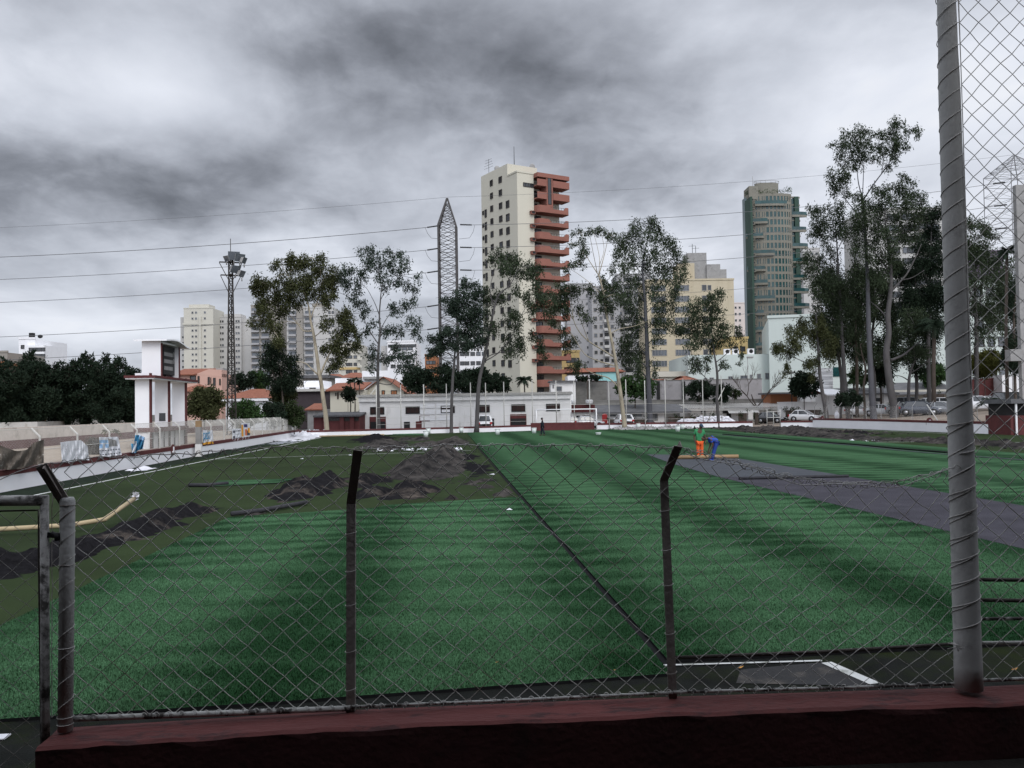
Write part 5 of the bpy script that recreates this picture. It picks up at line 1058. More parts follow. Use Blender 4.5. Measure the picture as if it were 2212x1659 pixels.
def pk(u, v):
    if v < .52 and u < .45: return 1 if .12 < v < .30 or (v > .3 and (u < .15 or u > .28)) else 0
    if v < .5 and .3 < u < .85 and v > (u-.3)*.3: return 2
    return 3 if v > .6 and int(v*20) % 4 == 1 and math.sin(u*50) > -.5 else 0
banner('white banner with blue logo blocks and a folded grey corner', A1, [(1235,540),(1350,540),(1470,535)], [(1240,795),(1380,780),(1515,762)], [M['bannerwhite'], M['lightblue'], M['concrete'], M['ink']], pk, 24, 20, .04)
banner('blue banner twisted into a rag beside the scoreboard', A1, [(1685,515),(1740,515),(1805,545)], [(1640,735),(1735,700),(1775,690)], [M['blue'], M['lightblue'], M['bannerwhite']], lambda u, v: 2 if u < .25 and v > .3 else (1 if v < .25 and u > .4 else 0), 16, 14, .12)
banner('small blue banner scrap low on the left fence', A1, [(1632,620),(1690,625)], [(1640,745),(1700,735)], [M['blue'], M['lightblue']], lambda u, v: 1 if abs(u-.6) < .12 else 0, 8, 8, .06)
bn = banner('white banner lettered past with an orange foot', A2, [(945,1245),(1065,1245)], [(945,1425),(1078,1410)], [M['bannerwhite'], M['orangeprint'], M['palegrey']], lambda u, v: 1 if v > .84-.03*u else (2 if v < .25 and .35 < u < .7 and v < .25-abs(u-.5) else 0), 16, 24, .012)
def text(par, s, cv, p0, p1, m, ht):
    a, b = onside(*cv(*p0), dx=.09), onside(*cv(*p1), dx=.09); cu = bpy.data.curves.new('lettering', 'FONT'); cu.body = s; cu.size = ht; cu.extrude = .004; cu.materials.append(m)
    tmp = bpy.data.objects.new('lettering_source', cu); COL.objects.link(tmp); dg = bpy.context.evaluated_depsgraph_get(); me = bpy.data.meshes.new_from_object(tmp.evaluated_get(dg)); bpy.data.objects.remove(tmp); o = bpy.data.objects.new('lettering', me); COL.objects.link(o); o.parent = par; o.location = a-V(par.location); o.rotation_euler = (PI/2, 0, math.atan2(b.y-a.y, b.x-a.x)); return o
text(bn, 'past', A2, (950,1362), (1060,1352), M['blue'], .95)
banner('small white notice banner with dark lines of print', A2, [(1308,1228),(1416,1222)], [(1310,1382),(1416,1368)], [M['bannerwhite'], M['ink']], lambda u, v: 1 if (u < .28 and .1 < v < .8 and u > .06 and abs(v-.45) > .12) or (u > .35 and int(v*14) % 4 == 2 and math.sin(u*40) > -.6) else 0, 18, 20, .01)
def pp(u, v):
    if .28 < u < .68 and .06 < v < .24: return 1
    if u < .16 and .1 < v < .8: return 2
    if .38 < u < .62 and .38 < v < .75: return 3
    if u > .72 and .3 < v < .6: return 2
    if u > .64 and .45 < v < .75: return 4
    return 5 if v > .82 and int(v*40) % 3 == 1 else 0
banner('tall poster with a dark blue label and orange figures', A2, [(1422,1153),(1528,1155)], [(1432,1365),(1532,1352)], [M['bannerwhite'], mat('navy_print', (.03,.035,.13), .6, .1, 3), M['orangeprint'], M['redprint'], M['ink'], M['palegrey']], pp, 20, 26, .008)
# ---------------------------------------------------------------- scoreboard
sb = thing('scoreboard', 'white scoreboard tower on three slabs with maroon roof edges', 'scoreboard', (-16.4,50,.74))
def onx(x, px, py): r = ray(px, py); return EYE + r*(x/r.x)
XS = -16.2
fins = [(105,295,600),(350,525,640),(565,735,660)]
for a, c, zt in fins:
    p = onx(XS, *A2(c, zt)); w = (A2(c,zt)[0]-A2(a,zt)[0])*((p-EYE).dot(FW))/F
    f = MB().box(XS-w, XS-.08, p.y, p.y+.22, .74, p.z+.3).build('slab', M['white'], sb, True); MB().box(XS-.079, XS, p.y-.015, p.y+.235, .74, p.z+.3).build('maroon_edge', M['maroon'], f, False).location = -V(sb.location)
pa, pc = onx(XS, *A2(300,615)), onx(XS, *A2(735,660)); y0, y1 = pa.y, pc.y+.3; zr = max(pa.z, pc.z)+.02
MB().box(XS-1.2, XS+.35, y0-.55, y1+.85, zr, zr+.06).build('canopy', M['white'], sb, True)
MB().box(XS-1.25, XS+.4, y0-.6, y1+.9, zr+.061, zr+.2).build('canopy_edge', M['maroon'], sb, True)
qa, qb = onx(XS, *Z1(1058,960)), onx(XS, *Z1(1178,985)); zt = onx(XS, *Z1(1058,748)).z; zb_ = zr+.2; w = 1.12
MB().box(XS-w, XS-.06, qa.y, qa.y+.12, zb_, zt).build('side_wall', M['white'], sb, True)
MB().box(XS-w, XS-.06, qb.y-.12, qb.y, zb_, zt).build('side_wall', M['white'], sb, True)
MB().box(XS-w, XS-w+.1, qa.y+.121, qb.y-.121, zb_, zt).build('back_wall', M['white'], sb, True)
mb = MB(); mb.box(XS-.06, XS, qa.y-.01, qa.y+.13, zb_, zt); mb.box(XS-.06, XS, qb.y-.13, qb.y+.01, zb_, zt); mb.build('maroon_trim', M['maroon'], sb, True)
mb = MB(); rx0, rx1 = XS-w-.3, XS+.4; pr = [(-.12,.10),(.2,.2),(.5,.22),(.8,.1),(1.0,-.02),(1.18,-.06)]
ln = qb.y-qa.y
for i in range(len(pr)-1):
    (a, za), (c, zc) = pr[i], pr[i+1]; ya, yc = qa.y+a*ln, qa.y+c*ln
    mb.add([(rx0,ya,zt+za),(rx1,ya,zt+za),(rx1,yc,zt+zc),(rx0,yc,zt+zc),(rx0,ya,zt+za+.08),(rx1,ya,zt+za+.08),(rx1,yc,zt+zc+.08),(rx0,yc,zt+zc+.08)], [(3,2,1,0),(4,5,6,7),(0,1,5,4),(1,2,6,5),(2,3,7,6),(3,0,4,7)])
mb.build('roof', M['white'], sb, True); MB().box(XS-w, XS-.06, qa.y, qb.y, zt, zt+.12).build('roof_beam', M['white'], sb, True)
ya, yb = onx(XS-.35, *Z1(1062,800)).y, onx(XS-.35, *Z1(1143,800)).y; yb = max(yb, ya+1.6)
zt2, zb2 = onx(XS-.35, *Z1(1100,775)).z, onx(XS-.35, *Z1(1100,955)).z
pnl = MB().box(XS-.45, XS-.30, ya, yb, zb2, zt2).build('display_panel', mat('dark_display_panel', (.018,.019,.02), .5, .2, 3), sb, True)
for k in range(3):
    z = zt2-(zt2-zb2)*(.24+.25*k); mb = MB(); mb.box(XS-.299, XS-.285, ya+.1, ya+(yb-ya)*.72, z-.17, z+.05); mb.box(XS-.299, XS-.285, ya+(yb-ya)*.78, ya+(yb-ya)*.9, z-.15, z+.15) if k < 2 else None
    o = mb.build('display_row', M['concrete'], pnl); o.location = -V(sb.location)
mb = MB(); mb.beam((XS-.4,ya+.5,zb_),(XS-.4,ya+.7,zb2),.07,.07); mb.beam((XS-.4,yb-.6,zb_),(XS-.4,yb-.6,zb2),.07,.07); mb.build('panel_leg', M['black'], sb, True)
lb_, lc = onx(XS+.1, *A2(315,1215)), onx(XS+.1, *A2(748,1212)); hb = onx(XS+.1, *A2(400,1262)).z
MB().box(XS-.9, XS+.2, lb_.y, lc.y, hb, lb_.z-.0).build('lower_canopy', M['maroon'], sb, True)
MB().box(XS-.1, XS-.05, lb_.y, lc.y-.1, .75, hb).build('lower_wall', M['oldwhite'], sb, True)
mb = MB()
for k in range(7): y = lb_.y+.3+(lc.y-lb_.y-.6)*k/6; mb.box(XS+.0, XS+.05, y, y+.05, .75, hb)
mb.build('bars', M['black'], sb, True)
a = onx(XS-.4, *A2(400,1032)); c = onx(XS-.4, *A2(478,1130)); 
d_ = (onx(XS, *A2(440,1080))-EYE).dot(FW); 
fp = onx(XS, *A2(525,640)).y; h1 = at(*A2(400,1032), (V((XS-.5, fp, 2))-EYE).dot(FW)); h2 = at(*A2(478,1130), (V((XS-.5, fp, 2))-EYE).dot(FW))
MB().box(h1.x, h2.x, fp-.03, fp-.003, h2.z, h1.z).build('slab_window', M['glass'], sb, True)
p = G(*A2(893,1572)); t = thing('pillar', 'grey white concrete pillar at the foot of the left wall', 'pillar', p); hp = at(*A2(890,1205), (p-EYE).dot(FW)).z
MB().box(-.17,.17,-.17,.17,0,hp*.42).build('plinth', M['oldwhite'], t); MB().box(-.15,.15,-.15,.15,hp*.42,hp).build('cabinet', M['concrete'], t)
t = thing('cardboard_box', 'brown box on top of the concrete pillar', 'box', (p.x, p.y, hp)); MB().box(-.16,.16,-.14,.14,.002,.38).build('carton', M['cartube'], t); MB().box(-.165,.165,-.03,.03,.381,.386).build('tape', M['card'], t)
# ---------------------------------------------------------------- lattice masts
def lattice(mb, levels, rl, rb, c=(0,0)):    # levels: (z, half width x, half width y)
    for sx, sy in ((-1,-1),(1,-1),(1,1),(-1,1)): mb.tube([(c[0]+sx*w, c[1]+sy*v, z) for z, w, v in levels], rl, 4, smooth=False)
    for i in range(len(levels)-1):
        (z0,w0,v0),(z1,w1,v1) = levels[i], levels[i+1]
        q0 = [(c[0]+a*w0, c[1]+b_*v0, z0) for a, b_ in ((-1,-1),(1,-1),(1,1),(-1,1))]; q1 = [(c[0]+a*w1, c[1]+b_*v1, z1) for a, b_ in ((-1,-1),(1,-1),(1,1),(-1,1))]
        for k in range(4):
            n = (k+1)%4; mb.tube([q0[k], q1[n]], rb, 3, cap=False); mb.tube([q0[n], q1[k]], rb, 3, cap=False); mb.tube([q1[k], q1[n]], rb, 3, cap=False)
p = at(*A2(1302,1135), 75); p.z = 0
t = thing('light_mast', 'dark lattice floodlight mast behind the left corner of the pitch', 'light mast', p, -YAW+.35)
hz = at(*Z1(1535,200), 75).z; mb = MB(); nl = 26; lattice(mb, [(hz*i/nl, .40-.24*min(1, i/nl*1.15), .40-.24*min(1, i/nl*1.15)) for i in range(nl+1)], .06, .03); mb.build('lattice_tower', M['steel'], t)
mb = MB(); zz_ = [at(*Z1(1500,y), 75).z for y in (215, 300)]
for z, w in ((zz_[0],.95),(zz_[1],.85)): mb.box(-w,w,-.06,.06,z-.06,z+.04); mb.box(-.06,.06,-w*.8,w*.8,z-.05,z+.05); mb.beam((-w,0,z-.05),(-.16,0,z-1.6),.06,.06); mb.beam((w,0,z-.05),(.16,0,z-1.6),.06,.06)
mb.tube([(0,0,hz-.3),(0,0,at(1535*.3307,0,1).z if False else hz+1.9)], .03, 4); mb.tube([(.05,.18,0),(.05,.2,hz-3)], .05, 4); mb.build('cross_arms', M['steel'], t)
for zx, zy, s_, yw, tl in ((1480,195,.55,-1.0,.5),(1528,178,.8,0,.15),(1566,190,.75,.5,.35),(1595,208,.6,1.1,.4),(1538,265,.75,.6,.5),(1580,295,.65,1.0,.5)):
    q = at(*Z1(zx,zy), 75); w = Matrix.Rotation(-(-YAW+.35), 3, 'Z') @ (q-p); mb = MB()
    pts = [(-1,-.1,-.75),(1,-.1,-.75),(1,-.1,.75),(-1,-.1,.75),(-.6,.75,-.45),(.6,.75,-.45),(.6,.75,.45),(-.6,.75,.45)]
    Rm = Matrix.Rotation(yw, 3, 'Z') @ Matrix.Rotation(tl, 3, 'X'); vs = [w+Rm@(V(v)*s_*.62) for v in pts]
    mb.add(vs, [(3,2,1,0)][::1], 1); mb.add(vs, [(4,5,6,7),(0,1,5,4),(1,2,6,5),(2,3,7,6),(3,0,4,7)], 0)
    mb.tube([w+V((0,.1,-s_*.5)), w+V((0,.1,-s_*1.0))], .05, 4); mb.build('floodlight', [M['concrete'], M['greyglass']], t)
def pylon(label, pxc, d, wpx, ytop, yshoulder, rz=0, taper=1.0, thin=1.0):
    p = at(pxc, HZ(pxc), d); p.z = 0; t = thing('power_pylon', label, 'pylon', p, -YAW+rz); hw = wpx/2*d/F
    zs = at(pxc, yshoulder, d).z; zt = at(pxc, ytop, d).z; mb = MB(); n = 24
    lev = [(zs*i/n, hw*(taper+(1-taper)*i/n), hw*(taper+(1-taper)*i/n)) for i in range(n+1)]+[(zs+(zt-zs)*k/5, hw*(1-.97*k/5), hw*(1-.97*k/5)) for k in range(1,6)]
    lattice(mb, lev, thin*.15*d/150, thin*.055*d/150); mb.build('lattice_tower', M['greysteel'] if thin == 1 else M['hazedsteel'], t); return t, p, hw, zs, zt
t, pp_, hw, zs, zt = pylon('steel lattice power pylon with a pointed tip left of the cream tower', 972.0, 150, 38, 425, 486)
def insul(par, a, b):
    a, b = V(a), V(b); mb = MB(); n = 15
    pts = []; rs = []
    for i in range(n*2+1): pts.append(a.lerp(b, i/(n*2))); rs.append(.17 if i % 2 else .07)
    mb.tube(pts, rs, 6); o = mb.build('insulator', M['black'], None); o.parent = par; o.matrix_parent_inverse = (Matrix.Translation(par.location) @ Matrix.Rotation(par.rotation_euler.z, 4, 'Z')).inverted(); return o
def wpart(par, name, pts, r, m):
    o = MB().tube(pts, r, 5).build(name, m, None); o.parent = par; o.matrix_parent_inverse = (Matrix.Translation(par.location) @ Matrix.Rotation(par.rotation_euler.z, 4, 'Z')).inverted(); return o
ends = {}
for k, zy in enumerate((312,460,608,830,980)):
    a = at(*Z2(1378,zy), 150); c = at(*Z2(1298,zy+12), 150); insul(t, a, c); ends[('L',k)] = c
    d = at(*Z2(1284,zy+14), 150); e = [d, at(*Z2(1300,zy+52), 150), at(*Z2(1325,zy+82), 150), at(*Z2(1385,zy+88), 150)]
    if k < 4: wpart(t, 'jumper_loop', e, .035, M['cable'])
    if k < 3:
        a = at(*Z2(1512,zy-6), 150); c = at(*Z2(1588,zy-4), 150); insul(t, a, c); ends[('R',k)] = c
        wpart(t, 'jumper_loop', [at(*Z2(1608,zy-2), 150), at(*Z2(1598,zy+40), 150), at(*Z2(1575,zy+80), 150), at(*Z2(1505,zy+88), 150)], .035, M['cable'])
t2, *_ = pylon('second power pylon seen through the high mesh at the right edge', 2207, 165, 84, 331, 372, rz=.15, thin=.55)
for k, (x, y, x2) in enumerate(((690,1082,618),(700,1215,625),(700,1352,628))): a, c = at(*B7(x,y), 165), at(*B7(x2,y+9), 165); insul(t2, a, c); ends[('Q',k)] = c
def cable(label, a, b, sag, r=.042):
    mb = MB(); a, b = V(a), V(b); mb.tube([a.lerp(b, q)+V((0,0,-sag*4*q*(1-q))) for q in np.linspace(0,1,40)], r, 4, cap=False); return tag(mb.build('power_line', M['cable']), label, 'power line', 'power lines of the pylons')
nm = ('top', 'second', 'third', 'fourth', 'lowest')
for k, y in enumerate((551.5,599.8,649.4,724,774)):
    c = ends[('L',k)]; q = at(0, y, 150); far = c+(q-c)*1.15; cable(f'{nm[k]} insulated power line running left from the pylon', far, c, .7, .05 if k == 0 else .042)
cable('thin earth wire running left from the pylon tip', at(-150, 498, 150), at(*Z2(1437,126), 150), .6, .022)
for k in range(3): cable(f'{nm[k]} insulated power line between the two pylons', ends[('R',k)], ends[('Q',k)], 1.6)
cable('thin earth wire strung between the two pylon tips', at(*Z2(1437,126), 150), at(2207, 332, 165), 1.3, .022)
cable('fourth power line right of the pylon, behind the cream tower', at(1000,662,200), at(2300,560,200), 1.0, .04); cable('lowest power line right of the pylon, behind the cream tower', at(1000,712,200), at(2300,620,200), 1.0, .04)
# concrete post with beam at the right edge
p = at(2212,900,90); t = thing('concrete_post', 'tall grey concrete post with a crossbeam at the right edge', 'post', (p.x,p.y,0), -YAW)
MB().box(-.25,.9,-.3,.3,0,at(2205,397,90).z).build('shaft', M['concrete'], t); MB().box(-1.5,-.253,-.5,.5,at(2180,780,90).z,at(2180,755,90).z).build('crossbeam', M['concrete'], t)
# ---------------------------------------------------------------- goal and ball-stop poles
p0, p1 = G(1159.3,929), G(1288.8,927.2); z = at(1159,885.4,(p0-EYE).dot(FW)).z; t = thing('football_goal', 'white football goal in front of the maroon wall', 'goal', p0)
for q in (p0, p1): MB().tube([q, V((q.x,q.y,z))], .07, 10).build('goalpost', M['whiteplain'], t, True)
MB().tube([V((p0.x-.07,p0.y,z)), V((p1.x+.07,p1.y,z))], .07, 10).build('crossbar', M['whiteplain'], t, True)
mb = MB(); 
for q in (p0, p1): mb.tube([V((q.x,q.y,z)), V((q.x,q.y+1.6,z-.05)), V((q.x,q.y+2.0,.05))], .025, 6)
mb.tube([V((p0.x,p0.y+2,.06)), V((p1.x,p1.y+2,.06))], .025, 6); mb.build('net_frame', M['whiteplain'], t, True)
bs = thing('ball_stop_fence', 'row of tall thin white poles with wires behind the far wall', 'fence', G(960,935))
tops = [A4(322,165),A4(560,160),A4(785,155),A4(1007,150),A4(1243,138),A4(1390,140),A4(1568,130),A4(1845,115),A4(2080,150),A5(112,240),A5(288,240),A5(440,230),A5(628,250),A5(795,230),A5(980,240),A5(1178,228),A5(1355,222),A5(1545,230),A5(1728,190)]
pr = None; nets = MB()
for x, y in tops:
    by = 941.7-(x-740)*.0302 if x < 1147 else 929.4-(x-1147)*.0150; q = G(x, by); q = q+V((0,.9,0)); zt_ = at(x, y, (q-EYE).dot(FW)).z
    MB().tube([q, V((q.x,q.y,zt_))], .055, 6).build('pole', M['farwire'], bs, True)
    if pr:
        for zz_ in (1.1,1.8,3.0): nets.tube([V((pr.x,pr.y,zz_)), V((q.x,q.y,zz_))], .014, 4)
    pr = q
nets.build('cable', M['farwire'], bs, True)
for a, c in ((A4(10,608),A4(318,188)),(A5(1562,640),A5(1725,310))):
    d = (G(*a)-EYE).dot(FW) if a[0] < 900 else 106; MB().tube([at(*a,d), at(*c,d)], .06, 6).build('brace', M['farwire'], bs, True)
# right fence and field gate
rf = thing('side_fence', 'low bent post chain link fence on the right wall', 'fence', G(1900,926)); wp = [g2(1756,921), g2(1900,926.3), g2(2046,933.3), g2(2173,937.6)]
acc = []; 
for i in range(3):
    a, c = V((*wp[i],0)), V((*wp[i+1],0)); n = max(2, int((c-a).length/2.6))
    acc += [a.lerp(c, k/n) for k in range(n)]
mb = MB()
for q in acc:
    q = q+V((.3,.1,0)); bentpost(rf, q.x, q.y, .9, 2.3, .35, .45, M['concrete'], .026)
for i in range(len(acc)-1):
    a, c = acc[i]+V((.3,.1,0)), acc[i+1]+V((.3,.1,0)); n = 14
    for k in range(n):
        s_, e = a.lerp(c, k/n), a.lerp(c, min(1,(k+5)/n)); mb.tube([V((s_.x,s_.y,1.0)), V((e.x,e.y,2.3))], .0028, 3, cap=False); mb.tube([V((e.x,e.y,1.0)), V((s_.x,s_.y,2.3))], .0028, 3, cap=False)
mb.build('wire_mesh', M['farwire'], rf, True)
q = acc[8]; MB().tube([q+V((.3,-1.0,1.0)), q+V((.3,.6,2.4))], .05, 6).build('brace', M['farwire'], rf, True)
t = thing('field_gate', 'open metal frame gate at the gap in the far right corner', 'gate', G(1687,922)); d = 101
mb = MB()
for a, c in (((418,520),(418,690)),((545,520),(545,690)),((480,545),(480,690)),((418,543),(545,540)),((418,600),(545,598))): mb.tube([at(*A6(*a),d), at(*A6(*c),d)], .04, 6)
mb.build('frame', M['farwire'], t, True); t = thing('gate_post', 'pair of white gate posts with a small box between the hedges', 'gate post', G(1620,921)); mb = MB()
for a, c in (((240,530),(250,645)),((275,525),(278,648))): mb.tube([at(*A6(*a),108), at(*A6(*c),108)], .07, 6)
mb.build('posts', M['farwire'], t, True); q = at(*A6(258,580),107.8); MB().box(q.x-.3,q.x+.3,q.y-.1,q.y+.1,q.z-.5,q.z+.4).build('meter_box', M['palegrey'], t, True)
def emblem(label, c, nrm, w, h):
    t = thing('club_emblem', label, 'emblem', c, math.atan2(nrm[1], nrm[0])+PI/2); mb = MB(); n = 24
    ring = [(w/2*math.cos(a), h/2*math.sin(a)) for a in np.linspace(0, 2*PI, n, False)]
    mb.add([(x,-.02,z) for x, z in ring]+[(x,.02,z) for x, z in ring], [tuple(range(n)), tuple(range(2*n-1,n-1,-1))]+[(i,n+i,n+(i+1)%n,(i+1)%n) for i in range(n)]); mb.build('shield', M['maroon'], t)
    mb = MB(); mb.box(-.02*w/.4,.09*w/.4,-.035,-.021,-h*.25,h*.28); mb.box(-.10*w/.4,.09*w/.4,-.036,-.0211,-h*.33,-h*.22); mb.box(-.13*w/.4,-.06*w/.4,-.037,-.0212,-h*.3,-h*.12); mb.build('letter', M['white'], t)
q = G(*A6(955,692)); emblem('oval maroon emblem on the right wall near the corner', V((q.x-.05,q.y-.1,.72)), (-.7,-.7), .5, 1.1)
q = G(*A6(1998,735)); emblem('round maroon emblem on the right wall above the grey roll', V((q.x-.1,q.y-.1,.78)), (-.8,-.6), .62, .95)
q = onside(*A1(2150,770)); emblem('narrow emblem on the left wall below the scoreboard', V((-15.44,q.y,.62)), (1,-.25), .4, .6)
for lb, cv, x, yt, yb, d, ax in (('slim street lamp against the pale green annex','A5',1955,22,225,158,.5),('square headed lamp post beside the dense round tree','A6',660,170,500,122,.0)):
    cv = A5 if cv == 'A5' else A6; p = at(*cv(x, yb), d); zt_ = at(*cv(x, yt), d).z; t = thing('street_lamp', lb, 'street lamp', (p.x,p.y,0), -YAW); mb = MB(); mb.tube([(0,0,0),(0,0,zt_)], [.10,.06], 8); mb.build('pole', M['concrete'] if ax else M['black'], t)
    mb = MB(); mb.box(-.1 if ax else -.5, 1.0 if ax else .5, -.3, .3, zt_+.0, zt_+.22); mb.box(.2 if ax else -.3,.9 if ax else .3,-.22,.22,zt_-.08,zt_); mb.build('lamp_head', M['concrete'], t)
# ---------------------------------------------------------------- sandbags
bm = MB(); bm.ell((0,0,0), .40,.27,.15, 12, 8, 0, .06); sbm = bm.build('sandbag', M['plastic']); first = True; nb = 0
pb = at(*A5(1545,662), 108)
for row, (x0, x1, zy) in enumerate(((1262,1838,652),(1275,1825,637),(1300,1810,622),(1455,1790,608),(1480,1770,597))):
    n = int((x1-x0)/46)
    for k in range(n):
        x = x0+(x1-x0)*(k+.5)/n; q = at(*A5(x+U(-6,6), zy+U(-2,2)), 108+U(-.2,.2)+row*.12)
        o = sbm if first else sbm.copy()
        if not first: COL.objects.link(o)
        first = False; o.location = q; o.rotation_euler = (U(-.15,.15), U(-.2,.2), U(-.3,.3)); o.scale = (U(.9,1.1)*1.0, 1, U(.95,1.3))
        tag(o, 'white stuffed sandbag in the heap behind the far wall', 'sandbag', 'sandbags heaped behind the far wall')
# ---------------------------------------------------------------- cars
M['tyre'] = mat('tyre_rubber', (.012,.012,.012), .9, .1, 5); M['rim'] = mat('alloy_rim', (.45,.45,.46), .35, .05, 4, metal=.7); M['lampglass'] = mat('headlamp_glass', (.55,.56,.58), .15, .1, 5, spec=.8); M['carglass'] = mat('car_glass', (.05,.055,.06), .06, .2, 1, spec=.9); M['tail'] = mat('tail_lamp', (.35,.02,.02), .3, .1, 5); M['blackplastic'] = mat('black_plastic', (.015,.015,.016), .6, .1, 5)
def paint(n, c): return mat(n, c, .18, .03, 2, spec=.9)
PT = {'white': paint('white_car_paint',(.72,.72,.73)), 'silver': paint('silver_car_paint',(.48,.49,.51)), 'black': paint('black_car_paint',(.012,.012,.014)), 'navy': paint('dark_blue_car_paint',(.035,.042,.06)), 'grey': paint('grey_car_paint',(.19,.20,.215))}
KINDS = {'hatch': (3.95,1.68,1.50,.95,.62), 'sedan': (4.45,1.72,1.45,.95,.62), 'suv': (4.6,1.86,1.72,1.08,.74), 'van': (4.7,1.85,1.9,1.1,.7)}
def car(label, kind, col, p, rz):
    L_, W_, H_, belt, gc = KINDS[kind]; t = thing('parked_car', label, 'car', p, rz, 'cars parked beyond the pitch'); m = PT[col]; w = W_/2; f, r = L_/2, -L_/2
    # body shell: stations front to rear (x, half width, lower z, shoulder z)
    st_ = [(f,w*.72,.38,.56),(f-.06,w*.86,.28,.70),(f-.35,w*.97,.22,belt*.80),(f-.95,w,.2,belt*.92),(f-1.35,w,.2,belt),(0,w,.2,belt+.02),(r+.75,w,.2,belt+.05),(r+.2,w*.96,.24,belt+.04 if kind != 'sedan' else belt),(r+.04,w*.88,.32,belt-.05),(r,w*.80,.42,belt-.25)]
    vs = []; 
    for x, a, z0, z1 in st_:
        zm = (z0+z1)*.55; vs += [(x,-a*.9,z0),(x,-a,z0+.12),(x,-a*1.01,zm),(x,-a*.95,z1-.04),(x,-a*.80,z1),(x,0,z1+.03),(x,a*.80,z1),(x,a*.95,z1-.04),(x,a*1.01,zm),(x,a,z0+.12),(x,a*.9,z0)]
    k = 11; n = len(st_); fs = [(i*k+j,i*k+j+1,(i+1)*k+j+1,(i+1)*k+j) for i in range(n-1) for j in range(k-1)]+[(i*k+k-1,i*k,(i+1)*k,(i+1)*k+k-1) for i in range(n-1)]+[tuple(range(k)), tuple(range((n-1)*k+k-1,(n-1)*k-1,-1))]
    MB().add(vs, fs, 0, True).build('body', m, t)
    c0 = f-1.05 if kind != 'van' else f-.7; c1 = f-1.85 if kind != 'van' else f-1.35; c3 = r+.35 if kind != 'sedan' else r+.75; c2 = c3+.45 if kind != 'sedan' else c3+.75; zb, zr = belt-.02, H_-.07; wb, wr = w*.90, w*.68
    cab = [(c0,-wb,zb),(c0,wb,zb),(c3,wb,zb+.04),(c3,-wb,zb+.04),(c1,-wr,zr),(c1,wr,zr),(c2,wr,zr),(c2,-wr,zr)]
    MB().add(cab, [(0,1,5,4)]).build('windscreen', M['carglass'], t); MB().add(cab, [(2,3,7,6)]).build('rear_window', M['carglass'], t)
    for q in ((1,2,6,5),(3,0,4,7)): MB().add(cab, [q]).build('side_window', M['carglass'], t)
    mb = MB(); mb.add([(c1+.04,-wr-.03,zr),(c1+.04,wr+.03,zr),(c2-.04,wr+.03,zr),(c2-.04,-wr-.03,zr),(c1-.15,-wr*.8,H_),(c1-.15,wr*.8,H_),(c2+.15,wr*.8,H_),(c2+.15,-wr*.8,H_)], [(3,2,1,0),(4,5,6,7),(0,1,5,4),(1,2,6,5),(2,3,7,6),(3,0,4,7)])
    for s_ in (-1, 1):
        mb.beam((c0,s_*wb,zb),(c1,s_*(wr+.01),zr),.09,.07); mb.beam((c3,s_*wb,zb),(c2,s_*(wr+.01),zr),.2,.08); xm = (c1+c2)/2-.1; mb.beam((xm,s_*(wb+.005),zb),(xm-.05,s_*(wr+.012),zr),.10,.05)
    mb.build('roof', m, t)
    for x in (f-.82, r+.78):
        for s_ in (-1, 1):
            R_ = .33 if kind != 'suv' else .37; a = MB().tube([(x,s_*(w-.20),R_),(x,s_*(w+.008),R_)], R_+.06, 18).build('wheel_arch', M['blackplastic'], t)
            wl = MB().tube([(x,s_*(w-.18),R_),(x,s_*(w+.03),R_)], R_, 18).build('wheel', M['tyre'], t); MB().tube([(x,s_*(w+.02),R_),(x,s_*(w+.036),R_)], R_*.62, 10).build('rim', M['rim'], wl)
    for s_ in (-1, 1):
        MB().ell((f-.2,s_*w*.72,belt*.70), .24,.20,.10, 10, 6).build('headlight', M['lampglass'], t); MB().box(r-.01,r+.16,s_*w*.78-.14,s_*w*.78+.14,belt-.28,belt-.02).build('tail_light', M['tail'], t)
        MB().ell((c0-.25,s_*(wb+.16),zb+.08), .09,.12,.08, 8, 6).build('mirror', m, t)
    MB().box(f-.1,f+.015,-w*.42,w*.42,.50,.62).build('grille', M['blackplastic'], t); MB().box(f-.1,f+.02,-w*.66,w*.66,.28,.40).build('bumper_grille', M['blackplastic'], t); MB().box(f,f+.03,-.2,.2,.42,.49).build('plate', M['palegrey'], t)
    return t
def pcar(label, kind, col, cv, xc, yb, d, ang, zmin=None):
    p = at(*cv(xc, yb), d); z = zmin if zmin is not None else lotz(p.x)+.03
    return car(label, kind, col, (p.x, p.y, z), -YAW+R(ang))
pcar('white hatchback parked by the hedge, facing right', 'hatch', 'white', A6, 785, 632, 113, -38)
pcar('black car at the field gate, facing right', 'hatch', 'black', A6, 462, 665, 117, -40)
pcar('white car half hidden behind the round dark shrub', 'hatch', 'white', A6, 1335, 600, 112, -42)
pcar('silver sedan between two gum trunks', 'sedan', 'silver', A6, 1545, 600, 108, -45)
pcar('dark car with pale roof behind the silver sedan', 'sedan', 'grey', A6, 1470, 535, 124, -45)
pcar('dark grey hatchback behind the thick forked trunk', 'hatch', 'grey', A6, 1740, 585, 106, -42)
pcar('large dark blue suv right of the thick forked trunk', 'suv', 'navy', A6, 1915, 578, 101, -38)
pcar('dark suv behind the large dark blue suv', 'suv', 'black', A6, 1810, 535, 116, -38)
pcar('dark grey sedan just left of the tall pole', 'sedan', 'grey', A6, 2085, 548, 100, -40)
pcar('white car at the back of the lot just left of the tall pole', 'sedan', 'white', A6, 2120, 450, 116, -35)
pcar('white suv behind the small palm, right of the tall pole', 'suv', 'white', A7, 380, 1065, 99, -30)
pcar('silver car behind the high mesh before the white house', 'hatch', 'silver', A7, 490, 1040, 104, -30)
pcar('dark van behind the high mesh before the white house', 'van', 'black', A7, 600, 1055, 101, -30)
